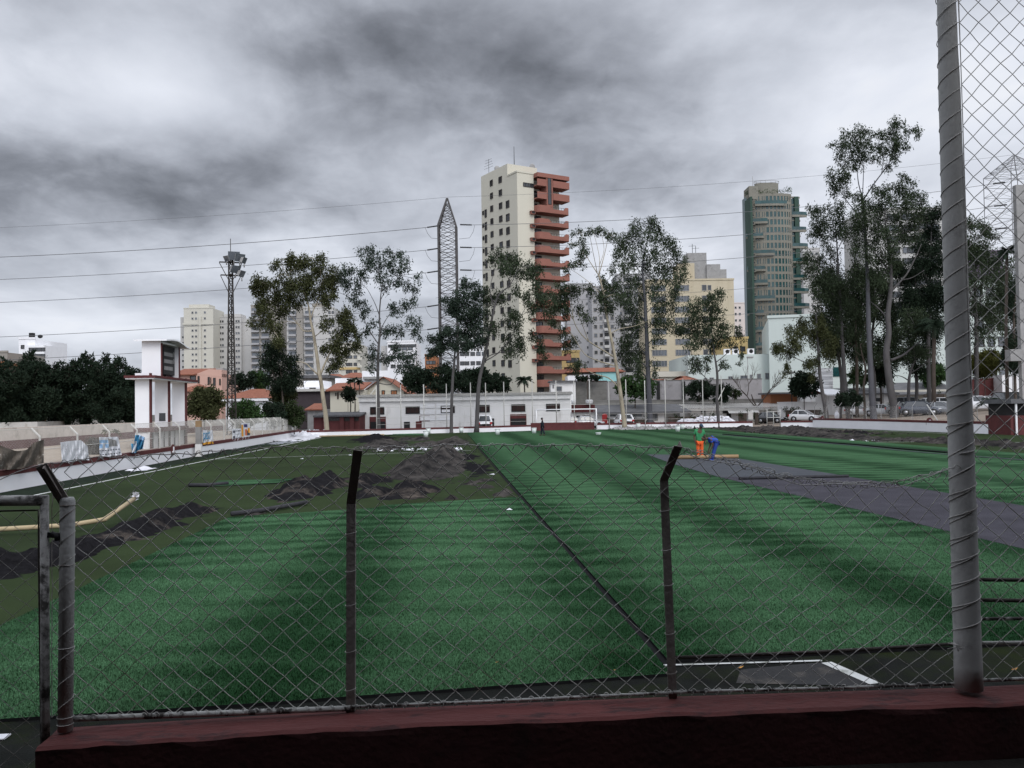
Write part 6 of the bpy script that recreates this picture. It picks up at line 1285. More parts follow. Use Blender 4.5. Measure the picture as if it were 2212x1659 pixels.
pcar('dark car behind the maroon wall, left side of the goal', 'sedan', 'grey', A5, 40, 700, 112, 175, 0)
pcar('grey car behind the maroon wall, middle of the goal', 'sedan', 'silver', A5, 258, 700, 112, 5, 0)
pcar('silver car behind the maroon wall at the right goalpost', 'hatch', 'silver', A5, 415, 690, 112, 8, 0)
pcar('white suv behind the leaning gum trunk at the rubble', 'suv', 'white', A5, 750, 690, 109, 95, 0)
pcar('small white van parked in front of the white club building', 'van', 'white', A4, 1365, 590, 104.5, 95, 0)
pcar('silver car with only its roof showing behind the large dark blue suv', 'sedan', 'silver', A6, 1990, 500, 121, -38)
pcar('white car in the back row between the two dark suvs and the pole', 'hatch', 'white', A6, 1700, 520, 122, -40)
# ---------------------------------------------------------------- people
def skinned(name, nodes, edges, m, par, root, sub=2):
    ks = list(nodes); ix = {k: i for i, k in enumerate(ks)}
    me = bpy.data.meshes.new(name); me.from_pydata([nodes[k][:3] for k in ks], [(ix[a], ix[b]) for a, b in edges], []); me.materials.append(m)
    o = bpy.data.objects.new(name, me); COL.objects.link(o); o.parent = par
    o.modifiers.new('skin', 'SKIN'); o.modifiers['skin'].use_smooth_shade = True
    sv = me.skin_vertices[0].data
    for k in ks: sv[ix[k]].radius = nodes[k][3] if isinstance(nodes[k][3], tuple) else (nodes[k][3],)*2; sv[ix[k]].use_root = (k == root)
    s_ = o.modifiers.new('sub', 'SUBSURF'); s_.levels = sub; s_.render_levels = sub; return o
def hand(nd, ed, wrist, palm, s_, side, tag_):
    w, p = V(nd[wrist][:3]), V(palm); d = (p-w).normalized(); sd = V((0,1,0)) if abs(d.y) < .9 else V((1,0,0)); sd = (sd-d*sd.dot(d)).normalized(); n = d.cross(sd)
    nd[tag_+'p'] = (*p, (.038,.022)); ed.append((wrist, tag_+'p'))
    for k, (o_, l) in enumerate(((-.03,.07),(-.01,.08),(.01,.075),(.028,.06))):
        a = p+sd*o_+d*.03; b = a+d*l*.55+n*.01*side; c = b+d*l*.35+n*.03*side
        nd[f'{tag_}{k}a'] = (*a,.010); nd[f'{tag_}{k}b'] = (*b,.009); nd[f'{tag_}{k}c'] = (*c,.008); ed += [(tag_+'p',f'{tag_}{k}a'),(f'{tag_}{k}a',f'{tag_}{k}b'),(f'{tag_}{k}b',f'{tag_}{k}c')]
    a = p-sd*.045+n*.01; b = a+d*.05-sd*.012; nd[tag_+'ta'] = (*a,.012); nd[tag_+'tb'] = (*b,.010); ed += [(tag_+'p',tag_+'ta'),(tag_+'ta',tag_+'tb')]
def headmesh(par, c, fwd, m, tilt=0.0):
    fwd = V(fwd).normalized(); rt = fwd.cross(V((0,0,1))); rt = rt.normalized() if rt.length > .1 else V((0,1,0)); up = rt.cross(fwd); mb = MB(); nu, nv = 20, 14; vs = []
    for i in range(nv+1):
        th = PI*i/nv
        for j in range(nu):
            q = 2*PI*j/nu; x, y, z = math.sin(th)*math.cos(q), math.sin(th)*math.sin(q), math.cos(th)
            w = .076 if z > 0 else .076*(1-.28*z*z*1.2); k = 1.0
            fx = x*.098
            if x > .5 and abs(y) < .22 and -.35 < z < .1: fx += .022*(1-abs(y)/.22)       # nose
            if x > .4 and .12 < abs(y) < .55 and .0 < z < .25: fx -= .010                 # eye sockets
            if x > .5 and abs(y) < .4 and -.62 < z < -.5: fx -= .006                      # mouth
            if abs(y) > .93 and abs(z) < .25: w += .014                                   # ears
            vs.append(V(c)+fwd*fx+rt*(y*w)+up*(z*.118))
    mb.add(vs, [(i*nu+j,(i+1)*nu+j,(i+1)*nu+(j+1)%nu,i*nu+(j+1)%nu) for i in range(nv) for j in range(nu)], 0, True); return mb.build('head', m, par)
def cap(par, c, fwd, m):
    fwd = V(fwd).normalized(); rt = fwd.cross(V((0,0,1))).normalized(); up = rt.cross(fwd); mb = MB(); nu, nv = 18, 6; vs = []
    for i in range(nv+1):
        th = PI*.5*i/nv
        for j in range(nu): q = 2*PI*j/nu; vs.append(V(c)+fwd*math.sin(th)*math.cos(q)*.112+rt*math.sin(th)*math.sin(q)*.092+up*(.03+math.cos(th)*.105))
    mb.add(vs, [(i*nu+j,(i+1)*nu+j,(i+1)*nu+(j+1)%nu,i*nu+(j+1)%nu) for i in range(nv) for j in range(nu)], 0, True)
    br = [V(c)+fwd*(.095+.085*math.cos(a))+rt*.085*math.sin(a)+up*.032 for a in np.linspace(-PI/2, PI/2, 9)]; k = len(br)
    mb.add(br+[p+up*.012 for p in br], [tuple(range(k)), tuple(range(2*k-1,k-1,-1))]+[(i,k+i,k+(i+1)%k,(i+1)%k) for i in range(k)]); return mb.build('cap', m, par)
def shoe(par, p, yaw, m):
    mb = MB(); mb.ell((p[0]+.07*math.cos(yaw), p[1]+.07*math.sin(yaw), .045), .14,.052,.055, 12, 8, 0, 0, yaw); return mb.build('shoe', m, par)
def cloth(n, c): return mat(n, c, .85, .15, 7, .3, 30)
def person(label, px, py, J, shirt, pants, shoes, facing, head, hfwd, capm=None, fat=1.0, sleeve='elbow', vest=None):
    p = G(px, py); t = thing('person', label, 'person', (p.x, p.y, .04), -YAW)
    nd = {}; ed = []
    r = {'pel':(.13,.105),'spi':(.125,.10),'che':(.14,.105),'nec':.055,'hea':.07,'shl':.058,'shr':.058,'ell':.043,'elr':.043,'wrl':.029,'wrr':.029,'hil':.085,'hir':.085,'knl':.058,'knr':.058,'anl':.04,'anr':.04}
    for k, v in J.items():
        if k in r: nd[k] = (*v, r[k])
    nd['hea'] = (*(V(J['nec']).lerp(V(head), .75)), .05)
    ed += [('pel','spi'),('spi','che'),('che','nec'),('nec','hea'),('che','shl'),('che','shr'),('shl','ell'),('shr','elr'),('ell','wrl'),('elr','wrr'),('pel','hil'),('pel','hir'),('hil','knl'),('hir','knr'),('knl','anl'),('knr','anr')]
    hand(nd, ed, 'wrl', J['hal'], 1, 1, 'l'); hand(nd, ed, 'wrr', J['har'], 1, -1, 'r')
    skinned('body', nd, ed, M['skin'], t, 'pel')
    sh = {k: nd[k] for k in ('pel','spi','che','shl','shr')}; sh['pel'] = (*J['pel'], (.155*fat,.125*fat)); sh['spi'] = (*J['spi'], (.16*fat,.135*fat)); sh['che'] = (*J['che'], (.165,.125)); sh['shl'] = (*J['shl'], .078); sh['shr'] = (*J['shr'], .078)
    sh['neb'] = (*V(J['che']).lerp(V(J['nec']), .75), .06)
    for s_ in 'lr': e = V(J['sh'+s_]).lerp(V(J['el'+s_]), .72 if sleeve == 'elbow' else 1); sh['sl'+s_] = (*e, .068)
    se = [('pel','spi'),('spi','che'),('che','neb'),('che','shl'),('che','shr'),('shl','sll'),('shr','slr')]
    if sleeve == 'wrist':
        for s_ in 'lr': sh['sw'+s_] = (*J['wr'+s_], .045); se.append(('sl'+s_,'sw'+s_))
    skinned('shirt', sh, se, shirt, t, 'spi')
    pn = {'pel': (*J['pel'], (.15*fat,.12*fat)), 'hil': (*J['hil'], .108), 'hir': (*J['hir'], .108), 'knl': (*J['knl'], .085), 'knr': (*J['knr'], .085), 'anl': (*J['anl'], .075), 'anr': (*J['anr'], .075)}
    skinned('trousers', pn, [('pel','hil'),('pel','hir'),('hil','knl'),('hir','knr'),('knl','anl'),('knr','anr')], pants, t, 'pel')
    hm = headmesh(t, head, hfwd, M['skin'])
    if capm: cap(t, head, hfwd, capm)
    else:
        mb = MB(); f_ = V(hfwd).normalized(); mb.ell(V(head)-f_*.012+V((0,0,.018)), .094,.082,.112, 14, 8); mb.build('hair', mat('short_black_hair', (.012,.010,.009), .9, .2, 20), t)
    for s_ in 'lr': shoe(t, J['an'+s_], facing, shoes)
    return t
blk = cloth('black_work_shoes', (.015,.014,.014))
person('worker in green shirt, orange trousers and dark cap looking down', 1512, 992.5,
  {'pel':(0,0,.86),'spi':(.0,-.03,1.06),'che':(.01,-.01,1.30),'nec':(.03,-.02,1.47),'shl':(-.185,0,1.38),'shr':(.2,.02,1.38),'ell':(-.255,.02,1.08),'elr':(.27,.02,1.08),'wrl':(-.235,-.06,.83),'wrr':(.27,-.05,.83),'hal':(-.21,-.09,.75),'har':(.27,-.08,.75),'hil':(-.09,0,.80),'hir':(.10,0,.80),'knl':(-.085,-.02,.46),'knr':(.095,-.02,.46),'anl':(-.08,.0,.09),'anr':(.10,0,.09)},
  cloth('green_shirt',(.035,.21,.085)), cloth('orange_trousers',(.70,.11,.025)), blk, -PI/2+.3, (.075,-.06,1.585), (.45,-.8,-.35), cloth('dark_blue_cap',(.03,.055,.09)), 1.12)
person('worker in blue bending down over the tan roll core', 1539, 997.5,
  {'pel':(.215,0,.90),'spi':(.10,0,1.08),'che':(-.09,0,1.10),'nec':(-.25,0,1.05),'shl':(-.11,.17,1.04),'shr':(-.11,-.17,1.04),'ell':(-.03,.2,.76),'elr':(.0,-.2,.77),'wrl':(-.15,.12,.50),'wrr':(-.12,-.15,.50),'hal':(-.17,.10,.42),'har':(-.15,-.13,.42),'hil':(.19,.1,.84),'hir':(.19,-.1,.84),'knl':(.10,.1,.46),'knr':(.07,-.1,.46),'anl':(.03,.11,.09),'anr':(-.03,-.11,.09)},
  cloth('blue_shirt',(.03,.075,.36)), cloth('blue_trousers',(.022,.05,.24)), cloth('blue_shoe_covers',(.022,.05,.22)), PI, (-.40,-.02,1.045), (-.55,-.15,-.8), None, .95)
person('man in dark clothes and cap walking far off before the goal', 1172, 941.5,
  {'pel':(0,0,.88),'spi':(0,0,1.06),'che':(0,0,1.28),'nec':(0,0,1.44),'shl':(-.02,.19,1.36),'shr':(-.0,-.19,1.36),'ell':(.03,.24,1.08),'elr':(.07,-.24,1.08),'wrl':(-.06,.22,.85),'wrr':(.02,-.25,.84),'hal':(-.09,.21,.77),'har':(.0,-.25,.76),'hil':(0,.09,.82),'hir':(0,-.09,.82),'knl':(-.10,.09,.47),'knr':(.06,-.09,.47),'anl':(-.12,.09,.09),'anr':(.20,-.09,.13)},
  cloth('navy_jacket',(.012,.014,.022)), cloth('navy_trousers',(.012,.015,.028)), cloth('brown_shoes',(.05,.03,.02)), PI, (-.03,0,1.57), (-1,0,-.1), cloth('black_cap',(.01,.01,.012)), 1.15, 'wrist')
# ---------------------------------------------------------------- trees
def leaf_obj(name, clumps, L_, W_, dens, droop, m, par, org, tuft=6, hang=0.0, flat=.85):
    Vs = []; cnt = 0
    for (c, rx, ry) in clumps:
        n = max(30, int(dens*13.0*rx*ry/(L_*W_))); nt_ = max(3, int(tuft*(.6+.5*rx*ry)))
        u = rng.normal(size=(nt_,3)); u /= np.linalg.norm(u,axis=1)[:,None]; u *= rng.random((nt_,1))**.45
        tc_ = np.array(c)[None]+u*np.array([[rx*1.0, rx*flat, ry*1.0]])
        ti = rng.integers(0, nt_, n); sg = .26*min(rx, ry)+.05
        p = tc_[ti]+rng.normal(size=(n,3))*sg*np.array([[1,1,.85+hang]])-np.array([[0,0,1]])*(rng.random((n,1))**2)*hang*ry
        d = rng.normal(size=(n,3)); d /= np.linalg.norm(d,axis=1)[:,None]; d += np.array([[0,0,-droop]]); d /= np.linalg.norm(d,axis=1)[:,None]
        s_ = np.cross(d, rng.normal(size=(n,3))); s_ /= np.linalg.norm(s_,axis=1)[:,None]+1e-9
        k = rng.uniform(.6,1.35,(n,1)); l = d*L_*k; w = s_*W_*.5*k
        Vs.append(np.stack([p, p+l*.45+w, p+l, p+l*.45-w], 1).reshape(-1,3))
    v = np.concatenate(Vs)-np.array(org)[None]; nq = len(v)//4
    me = bpy.data.meshes.new(name); me.vertices.add(len(v)); me.vertices.foreach_set('co', v.astype(np.float32).ravel())
    me.loops.add(nq*4); me.loops.foreach_set('vertex_index', np.arange(nq*4, dtype=np.int32)); me.polygons.add(nq)
    me.polygons.foreach_set('loop_start', np.arange(0, nq*4, 4, dtype=np.int32)); me.polygons.foreach_set('loop_total', np.full(nq, 4, dtype=np.int32)); me.update(calc_edges=True); me.materials.append(m)
    o = bpy.data.objects.new(name, me); COL.objects.link(o); o.parent = par; return o
def smooth_pts(pts, n=4):
    out = []
    for i in range(len(pts)-1):
        p0, p1, p2, p3 = pts[max(i-1,0)], pts[i], pts[i+1], pts[min(i+2,len(pts)-1)]
        for k in range(n):
            t = k/n; out.append(.5*((2*p1)+(p2-p0)*t+(2*p0-5*p1+4*p2-p3)*t*t+(3*p1-p0-3*p2+p3)*t**3))
    out.append(pts[-1]); return out
def tree(label, cv, d, trunk, limbs, clumps, leaf='gum', bark='bark_grey', z0=0.0, L_=.31, W_=.10, dens=2.0, droop=.9, hang=.35, name='gum_tree', spread=1.0, seed=0, twig=.035, group=None, sc=1.05, cat='tree'):
    random.seed(seed+100); ppx = abs(cv(1,0)[0]-cv(0,0)[0]); mpp = ppx*d/F      # metres per zoom pixel
    b = at(*cv(trunk[0][0], trunk[0][1]), d); org = V((b.x, b.y, z0))
    t = thing(name, label, cat, org, 0, group); wood = MB(); nodes = []        # nodes: (zx, zy, depth offset, radius)
    def put(x, y, dd): return at(*cv(x, y), d+dd)
    tp = [put(x, y, 0) for x, y, w in trunk]; tp[0] = V((tp[0].x, tp[0].y, z0-.1)); rs = [w*mpp/2 for _, _, w in trunk]
    sp = smooth_pts(tp, 4); sr = list(np.interp(np.linspace(0, len(rs)-1, len(sp)), range(len(rs)), rs)); sr[0] *= 1.35
    tk = MB().tube(sp, sr, 9)
    for (x, y, w) in trunk[1:]: nodes.append((x, y, 0.0, w*mpp/2))
    for i in range(1, len(trunk)-1): nodes.append(((trunk[i][0]+trunk[i+1][0])/2, (trunk[i][1]+trunk[i+1][1])/2, 0.0, trunk[i][2]*mpp/2))
    for lb in limbs:
        w0 = lb[0][2] if len(lb[0]) > 2 else 9; pts = [q[:2] for q in lb]; j0 = min(nodes, key=lambda q: (q[0]-pts[0][0])**2+(q[1]-pts[0][1])**2) ; d0 = j0[2]
        ln = sum(math.dist(pts[i], pts[i+1]) for i in range(len(pts)-1))*mpp; de = U(-.45,.45)*ln*spread; acc_ = 0; P_ = []; rr = []
        for i, q in enumerate(pts):
            if i: acc_ += math.dist(pts[i-1], q)*mpp
            dd = d0+de*(acc_/max(ln,.1)); P_.append(put(q[0], q[1], dd)); rr.append(max(.025, w0*mpp/2*(1-.75*acc_/max(ln,.1)))); nodes.append((q[0], q[1], dd, rr[-1]))
        sp = smooth_pts(P_, 3); sr = list(np.interp(np.linspace(0, len(rr)-1, len(sp)), range(len(rr)), rr)); wood.tube(sp, sr, 6)
    cl = []
    for (x, y, rx, ry) in clumps:
        best = min(nodes, key=lambda q: math.hypot(q[0]-x, (q[1]-y)*.9)+(40 if q[1] < y-5 else 0)); r = rx*mpp*sc; rz_ = ry*mpp*sc
        off = best[2]+U(-1.3,1.3)*r*spread; c = put(x, y, off)
        a = put(best[0], best[1], best[2]); m_ = a.lerp(c, .55)+V((0,0,.18*(c-a).length if c.z > a.z-.5 else .1))
        if (c-a).length > .25: wood.tube(smooth_pts([a, m_, c], 3), [min(best[3]*.7,.06+twig)]*3+[twig]*3+[twig*.45], 4)
        for k in range(3): e = c+V((U(-1,1)*r*.8, U(-1,1)*r*.8, U(-.6,.8)*rz_)); wood.tube([c, e], [twig*.5, twig*.25], 3, cap=False)
        cl.append((tuple(c), r, rz_)); nodes.append((x, y, off, twig))
    k = tk.build('trunk', M[bark], t, True)
    w = wood.build('branches', M[bark], t, True) if wood.v else None
    leaf_obj('crown', cl, L_, W_, dens, droop, M[leaf], t, org, hang=hang); return t
T = tree
T('pale barked gum tree with broad dark crown, left of the pair by the far wall', Z2, 94, [(645,1682,34),(635,1560,30),(618,1440,27),(603,1330,25),(592,1275,24),(575,1150,21),(555,1020,18),(535,930,14),(525,850,11),(500,760,9),(480,690,6)],
  [[(598,1290,15),(640,1190),(680,1110),(720,1040),(750,980)],[(588,1290,13),(545,1250),(500,1210),(440,1200)],[(548,1000,10),(490,1000),(450,950),(400,900),(330,850)],[(535,930,9),(560,850),(590,780),(600,700)],[(470,960,6),(400,940),(330,950),(280,980)],[(560,1040,7),(620,990),(650,940)],[(500,760,6),(430,700),(390,640)]],
  [(210,680,60,50),(170,740,30,50),(310,560,35,40),(330,640,40,40),(400,530,55,40),(440,590,60,60),(500,540,50,45),(560,530,55,40),(600,590,70,60),(650,640,60,60),(540,650,70,60),(460,680,70,60),(390,720,50,70),(300,730,50,50),(250,720,50,60),(230,800,40,50),(190,840,30,40),(330,800,60,50),(360,860,50,60),(430,780,60,60),(500,760,50,50),(590,740,60,50),(660,690,50,50),(690,620,35,60),(640,800,45,50),(670,770,30,40),(160,940,30,30),(230,920,40,50),(290,990,50,60),(330,1060,40,60),(250,870,40,40),(640,940,50,40),(740,890,50,50),(780,930,60,60),(830,980,30,50),(750,1000,50,50),(690,1080,50,50),(760,1090,60,60),(830,1080,35,40),(700,1190,45,50),(670,1230,30,40),(630,1110,35,40),(770,1130,25,30)], 'gum_olive', 'bark_pale', seed=1)
T('dense dark tree hanging below the pale barked gum', Z2, 97, [(350,1640,16),(355,1500,13),(350,1380,10),(340,1250,8)], [[(350,1380,6),(300,1300),(280,1220)],[(350,1350,6),(400,1270),(410,1200)]],
  [(270,1130,70,60),(340,1120,60,60),(260,1210,60,60),(400,1190,60,60),(330,1230,70,60),(430,1290,60,60),(360,1320,80,60),(300,1330,60,70),(420,1350,50,50)], 'dark', 'bark_dark', seed=2, hang=.1, name='tree')
T('slender gum tree with airy rounded crown, right of the pair by the far wall', Z2, 96, [(981,1668,30),(980,1600,24),(978,1500,22),(975,1350,20),(976,1200,19),(982,1080,15),(990,1000,13),(985,900,10),(992,800,8),(1000,720,6),(1020,640,4)],
  [[(978,1085,8),(940,1030),(900,960),(880,900),(850,830)],[(985,900,6),(960,830),(930,770),(900,720),(860,690)],[(990,1000,7),(1020,940),(1060,880),(1090,850)],[(992,800,5),(1030,730),(1080,680),(1130,640)],[(978,1340,7),(1060,1350),(1100,1280),(1150,1220),(1180,1200)],[(880,900,4),(830,820),(770,770),(690,740)],[(1000,980,6),(1060,1000),(1120,990),(1190,950)],[(1000,720,4),(980,620),(940,540)],[(1130,640,3),(1180,650),(1240,660)]],
  [(870,470,30,30),(910,460,35,30),(900,520,50,40),(960,500,50,35),(1030,490,40,35),(1090,500,45,35),(1130,530,35,40),(1060,560,60,40),(980,570,60,45),(900,590,55,45),(870,650,50,45),(800,600,40,40),(760,610,40,40),(740,640,30,50),(760,700,35,35),(820,690,45,35),(840,730,40,30),(790,770,35,35),(1000,650,50,40),(1110,600,50,40),(1170,560,30,40),(1050,680,50,40),(1120,660,45,40),(1160,690,40,40),(1210,720,30,40),(1200,790,35,35),(1150,840,45,40),(1100,860,40,45),(1080,820,35,35),(1240,660,25,40),(830,830,35,30),(880,820,40,30),(900,860,35,35),(870,890,30,30),(950,960,40,40),(1010,970,30,40),(1030,1010,30,40),(1090,990,45,35),(1130,1010,30,45),(1200,930,45,35),(1240,960,30,45),(1210,1000,30,30),(890,1010,40,35),(860,1030,30,30),(1260,1040,20,30),(930,1110,30,40),(940,1170,40,40),(930,1230,30,40),(1010,1180,30,40),(1050,1190,40,40),(1100,1150,45,45),(1150,1170,50,45),(1190,1160,40,40),(1210,1210,40,40),(1180,1250,35,40),(1130,1240,35,35),(1090,1100,35,35)], 'gum_blue', 'bark_grey', seed=3, dens=1.0)
T('umbrella crowned tree in front of the steel pylon', Z2, 97, [(1455,1665,26),(1455,1600,22),(1458,1450,20),(1465,1300,18),(1475,1200,15),(1480,1120,10),(1500,1000,8),(1530,880,6),(1560,780,4)], [[(1475,1200,7),(1420,1120),(1380,1100)],[(1478,1180,7),(1540,1110),(1580,1090)],[(1500,1000,5),(1580,920),(1630,860)]],
  [(1340,1130,60,35),(1390,1080,60,45),(1430,1030,60,45),(1480,1000,70,40),(1540,1030,70,45),(1590,1070,60,40),(1560,1100,60,35),(1490,1090,70,40),(1420,1100,60,40),(1340,1060,45,40),(1330,1160,40,25),(1440,800,50,40),(1480,830,60,50),(1530,760,60,60),(1550,690,35,35),(1590,720,50,50),(1620,780,50,60),(1640,880,50,60),(1570,860,60,50),(1500,900,55,40),(1450,870,50,40),(1600,950,50,50),(1640,1000,50,50),(1650,1080,40,50),(1560,960,40,40)], 'gum_blue', 'bark_grey', seed=4, hang=.1, droop=.4, name='tree')
T('leaning gum tree with tufted limbs in front of the cream tower', Z3, 98, [(126,1992,30),(140,1700,25),(165,1560,22),(195,1420,18),(220,1290,15),(240,1190,13),(265,1110,10),(300,1070,9),(340,1040,7),(370,990,5),(385,950,4)],
  [[(240,1190,7),(215,1060),(240,950),(260,880)],[(180,1530,9),(250,1490),(320,1420),(370,1340),(400,1280)],[(330,1045,5),(350,950),(330,900)],[(185,1540,8),(200,1500),(290,1470),(400,1450),(470,1380)],[(370,1340,6),(420,1230),(470,1150),(540,1110)],[(385,950,4),(440,910),(500,900)],[(260,1120,5),(310,1130),(370,1070)]],
  [(230,860,35,40),(270,830,45,40),(310,850,45,45),(350,850,35,40),(390,850,40,40),(420,900,50,50),(360,920,50,50),(320,930,40,40),(300,890,40,40),(460,920,50,40),(500,910,45,40),(530,930,35,40),(490,990,35,50),(440,960,40,40),(400,1060,35,45),(210,1130,40,60),(270,1100,40,60),(180,1060,30,50),(300,1130,30,40),(390,1220,45,45),(350,1240,40,45),(380,1300,45,45),(410,1380,45,40),(350,1400,50,45),(400,1450,40,50),(430,1430,30,30),(330,1480,40,35),(470,1090,45,40),(520,1080,45,50),(570,1090,50,45),(480,1160,40,45),(540,1150,35,50),(600,1130,40,40),(490,1220,25,40),(240,1320,40,45),(200,1220,30,50),(540,1390,35,45),(510,1360,35,40),(560,1440,30,60)], 'gum', 'bark_grey', seed=5, hang=.5, dens=1.25)
T('leaning pale gum with a bare fan of branches and flat top', Z3, 103, [(1096,1965,32),(1075,1800,27),(1055,1659,25),(1040,1560,22),(1020,1450,20),(1000,1350,18),(980,1250,16),(960,1120,13),(945,1040,11),(925,970,9)],
  [[(925,970,7),(880,900),(850,850),(830,780),(815,700)],[(925,970,7),(950,880),(970,800),(990,700)],[(915,950,5),(890,830),(870,730),(850,690)],[(925,960,5),(930,860),(910,760),(890,690)],[(930,900,4),(960,800),(940,690)],[(1020,1500,11),(940,1450),(860,1400),(800,1340),(760,1260),(750,1150)],[(1030,1560,10),(960,1540),(900,1520),(830,1480),(760,1370),(700,1280)],[(1055,1700,11),(990,1640),(920,1620),(850,1590),(800,1540),(770,1500)],[(860,1400,6),(820,1300),(790,1220)],[(1000,1350,8),(1060,1320),(1160,1300),(1240,1270)],[(760,1260,5),(700,1190),(660,1140)],[(850,850,4),(790,900),(730,920)],[(960,1120,6),(880,1030),(790,960),(740,930)],[(820,780,3),(780,770),(740,760)]],
  [(790,690,40,25),(840,680,40,25),(890,670,45,25),(940,670,40,25),(990,690,40,28),(1020,720,30,35),(800,750,35,30),(750,760,30,20),(820,830,45,40),(800,880,35,35),(760,890,30,25),(720,920,35,30),(830,800,30,30),(680,1050,50,40),(720,1080,50,50),(660,1110,50,45),(700,1150,50,45),(760,1060,45,40),(640,1170,40,40),(600,1190,45,40),(800,1070,40,40),(870,1070,35,40),(960,1010,40,50),(990,1080,50,60),(1030,1050,50,60),(930,1100,40,50),(1060,1110,60,60),(850,1230,35,45),(800,1190,35,40),(720,1210,40,40),(620,1260,45,35),(690,1350,45,40),(740,1390,45,45),(720,1440,40,40),(780,1560,40,30),(820,1550,40,30),(760,1570,30,30),(960,1180,35,50),(1000,1170,40,50)], 'gum', 'bark_pale', seed=6, twig=.03, dens=1.2)
T('tall straight grey gum with heavy drooping crown', Z3, 106, [(1262,1930,38),(1250,1659,31),(1243,1500,28),(1238,1350,25),(1230,1200,22),(1225,1100,18),(1215,1000,14),(1210,900,11),(1230,800,8),(1250,700,6),(1270,640,4)],
  [[(1228,1150,8),(1170,1060),(1120,980)],[(1226,1100,8),(1290,1020),(1360,960)],[(1215,980,7),(1150,880),(1100,800)],[(1212,920,6),(1290,840),(1370,780)],[(1235,1300,8),(1170,1330),(1130,1400)],[(1236,1330,7),(1300,1250),(1370,1210)],[(1232,1220,7),(1330,1130),(1430,1080)],[(1230,800,4),(1180,720),(1150,660)]],
  [(1270,600,30,25),(1240,630,50,40),(1300,640,45,40),(1160,630,40,30),(1180,680,55,50),(1120,680,40,50),(1060,710,40,45),(1050,760,45,50),(1100,780,60,50),(1160,750,60,50),(1240,720,60,50),(1310,700,50,50),(1360,750,50,50),(1410,780,45,50),(1440,830,40,50),(1380,840,55,50),(1300,800,60,50),(1220,820,60,50),(1140,850,60,50),(1060,850,45,50),(1020,900,30,50),(1090,910,50,50),(1180,920,60,50),(1260,900,60,50),(1340,920,60,50),(1420,900,50,60),(1480,900,30,60),(1460,980,40,60),(1390,1000,60,60),(1300,1000,60,60),(1210,1010,50,60),(1130,1000,50,60),(1110,1080,50,60),(1180,1120,45,60),(1290,1090,55,60),(1370,1090,55,60),(1440,1070,45,60),(1400,1160,50,50),(1310,1180,50,60),(1340,1260,50,60),(1290,1300,45,60),(1380,1290,45,50),(1180,1230,50,60),(1120,1200,40,60),(1080,1280,40,60),(1150,1320,55,60),(1120,1400,60,70),(1170,1450,60,70),(1110,1500,60,60),(1180,1540,50,60),(1080,1450,40,70),(1300,1390,35,50),(1290,1560,25,60),(1190,1600,40,40)], 'gum', 'bark_silver', seed=7, hang=.6, dens=1.0)
T('rounded gum tree behind the sandbags with forked limbs', Z6, 103, [(1656,800,30),(1650,700,26),(1640,560,24),(1645,400,21),(1635,290,17),(1620,200,14),(1610,120,11),(1600,20,8),(1590,-80,6)],
  [[(1642,440,11),(1590,440),(1540,380),(1500,340),(1490,260)],[(1635,260,9),(1700,210),(1760,150),(1830,100)],[(1620,200,8),(1560,120),(1500,40)],[(1612,130,7),(1680,40),(1700,-60)],[(1500,340,7),(1450,250),(1430,160)]],
  [((x*1.25)+1385,(y*1.25)-1867.5,rx*1.25,ry*1.25) for x, y, rx, ry in [(170,1260,60,35),(220,1260,40,40),(130,1310,60,45),(190,1330,60,50),(80,1340,60,50),(20,1370,60,60),(60,1430,60,60),(130,1410,60,60),(200,1420,50,50),(230,1360,30,40),(0,1470,60,60),(90,1510,60,50),(160,1490,60,60),(240,1460,40,30),(280,1480,40,40),(330,1500,35,35),(220,1530,50,40),(130,1560,70,50),(50,1570,60,50),(270,1540,50,35),(300,1590,40,30),(200,1600,60,40),(360,1540,40,30),(-40,1500,50,50)]]+[(1440,230,50,50),(1500,260,60,50),(1560,240,50,40),(1480,310,60,40),(1560,320,50,35),(1690,250,45,40),(1720,310,30,25),(1850,200,30,40),(1830,250,20,30)], 'gum', 'bark_grey', seed=8, dens=1.0, hang=.15)
T('thin leaning gum with long drooping left branch', Z5, 106, [(378,1085,30),(365,1030,26),(345,920,24),(325,780,21),(318,660,18),(310,560,14),(305,450,10),(300,380,6)], [[(322,740,9),(250,715),(165,680),(110,660)],[(165,680,5),(130,620),(80,600)],[(318,640,6),(240,560),(170,520)],[(312,580,6),(370,560),(400,560)]],
  [(80,600,60,35),(50,590,30,20),(110,640,40,40),(150,570,40,50),(190,520,40,40),(170,600,40,40),(110,740,22,50),(130,490,40,35),(220,460,50,40),(260,500,40,50),(300,400,35,50),(290,540,50,50),(340,480,40,50),(270,720,35,50),(270,790,25,30),(300,690,30,30),(380,640,50,50),(400,580,45,60)], 'gum_olive', 'bark_grey', .1, seed=9, hang=.6)
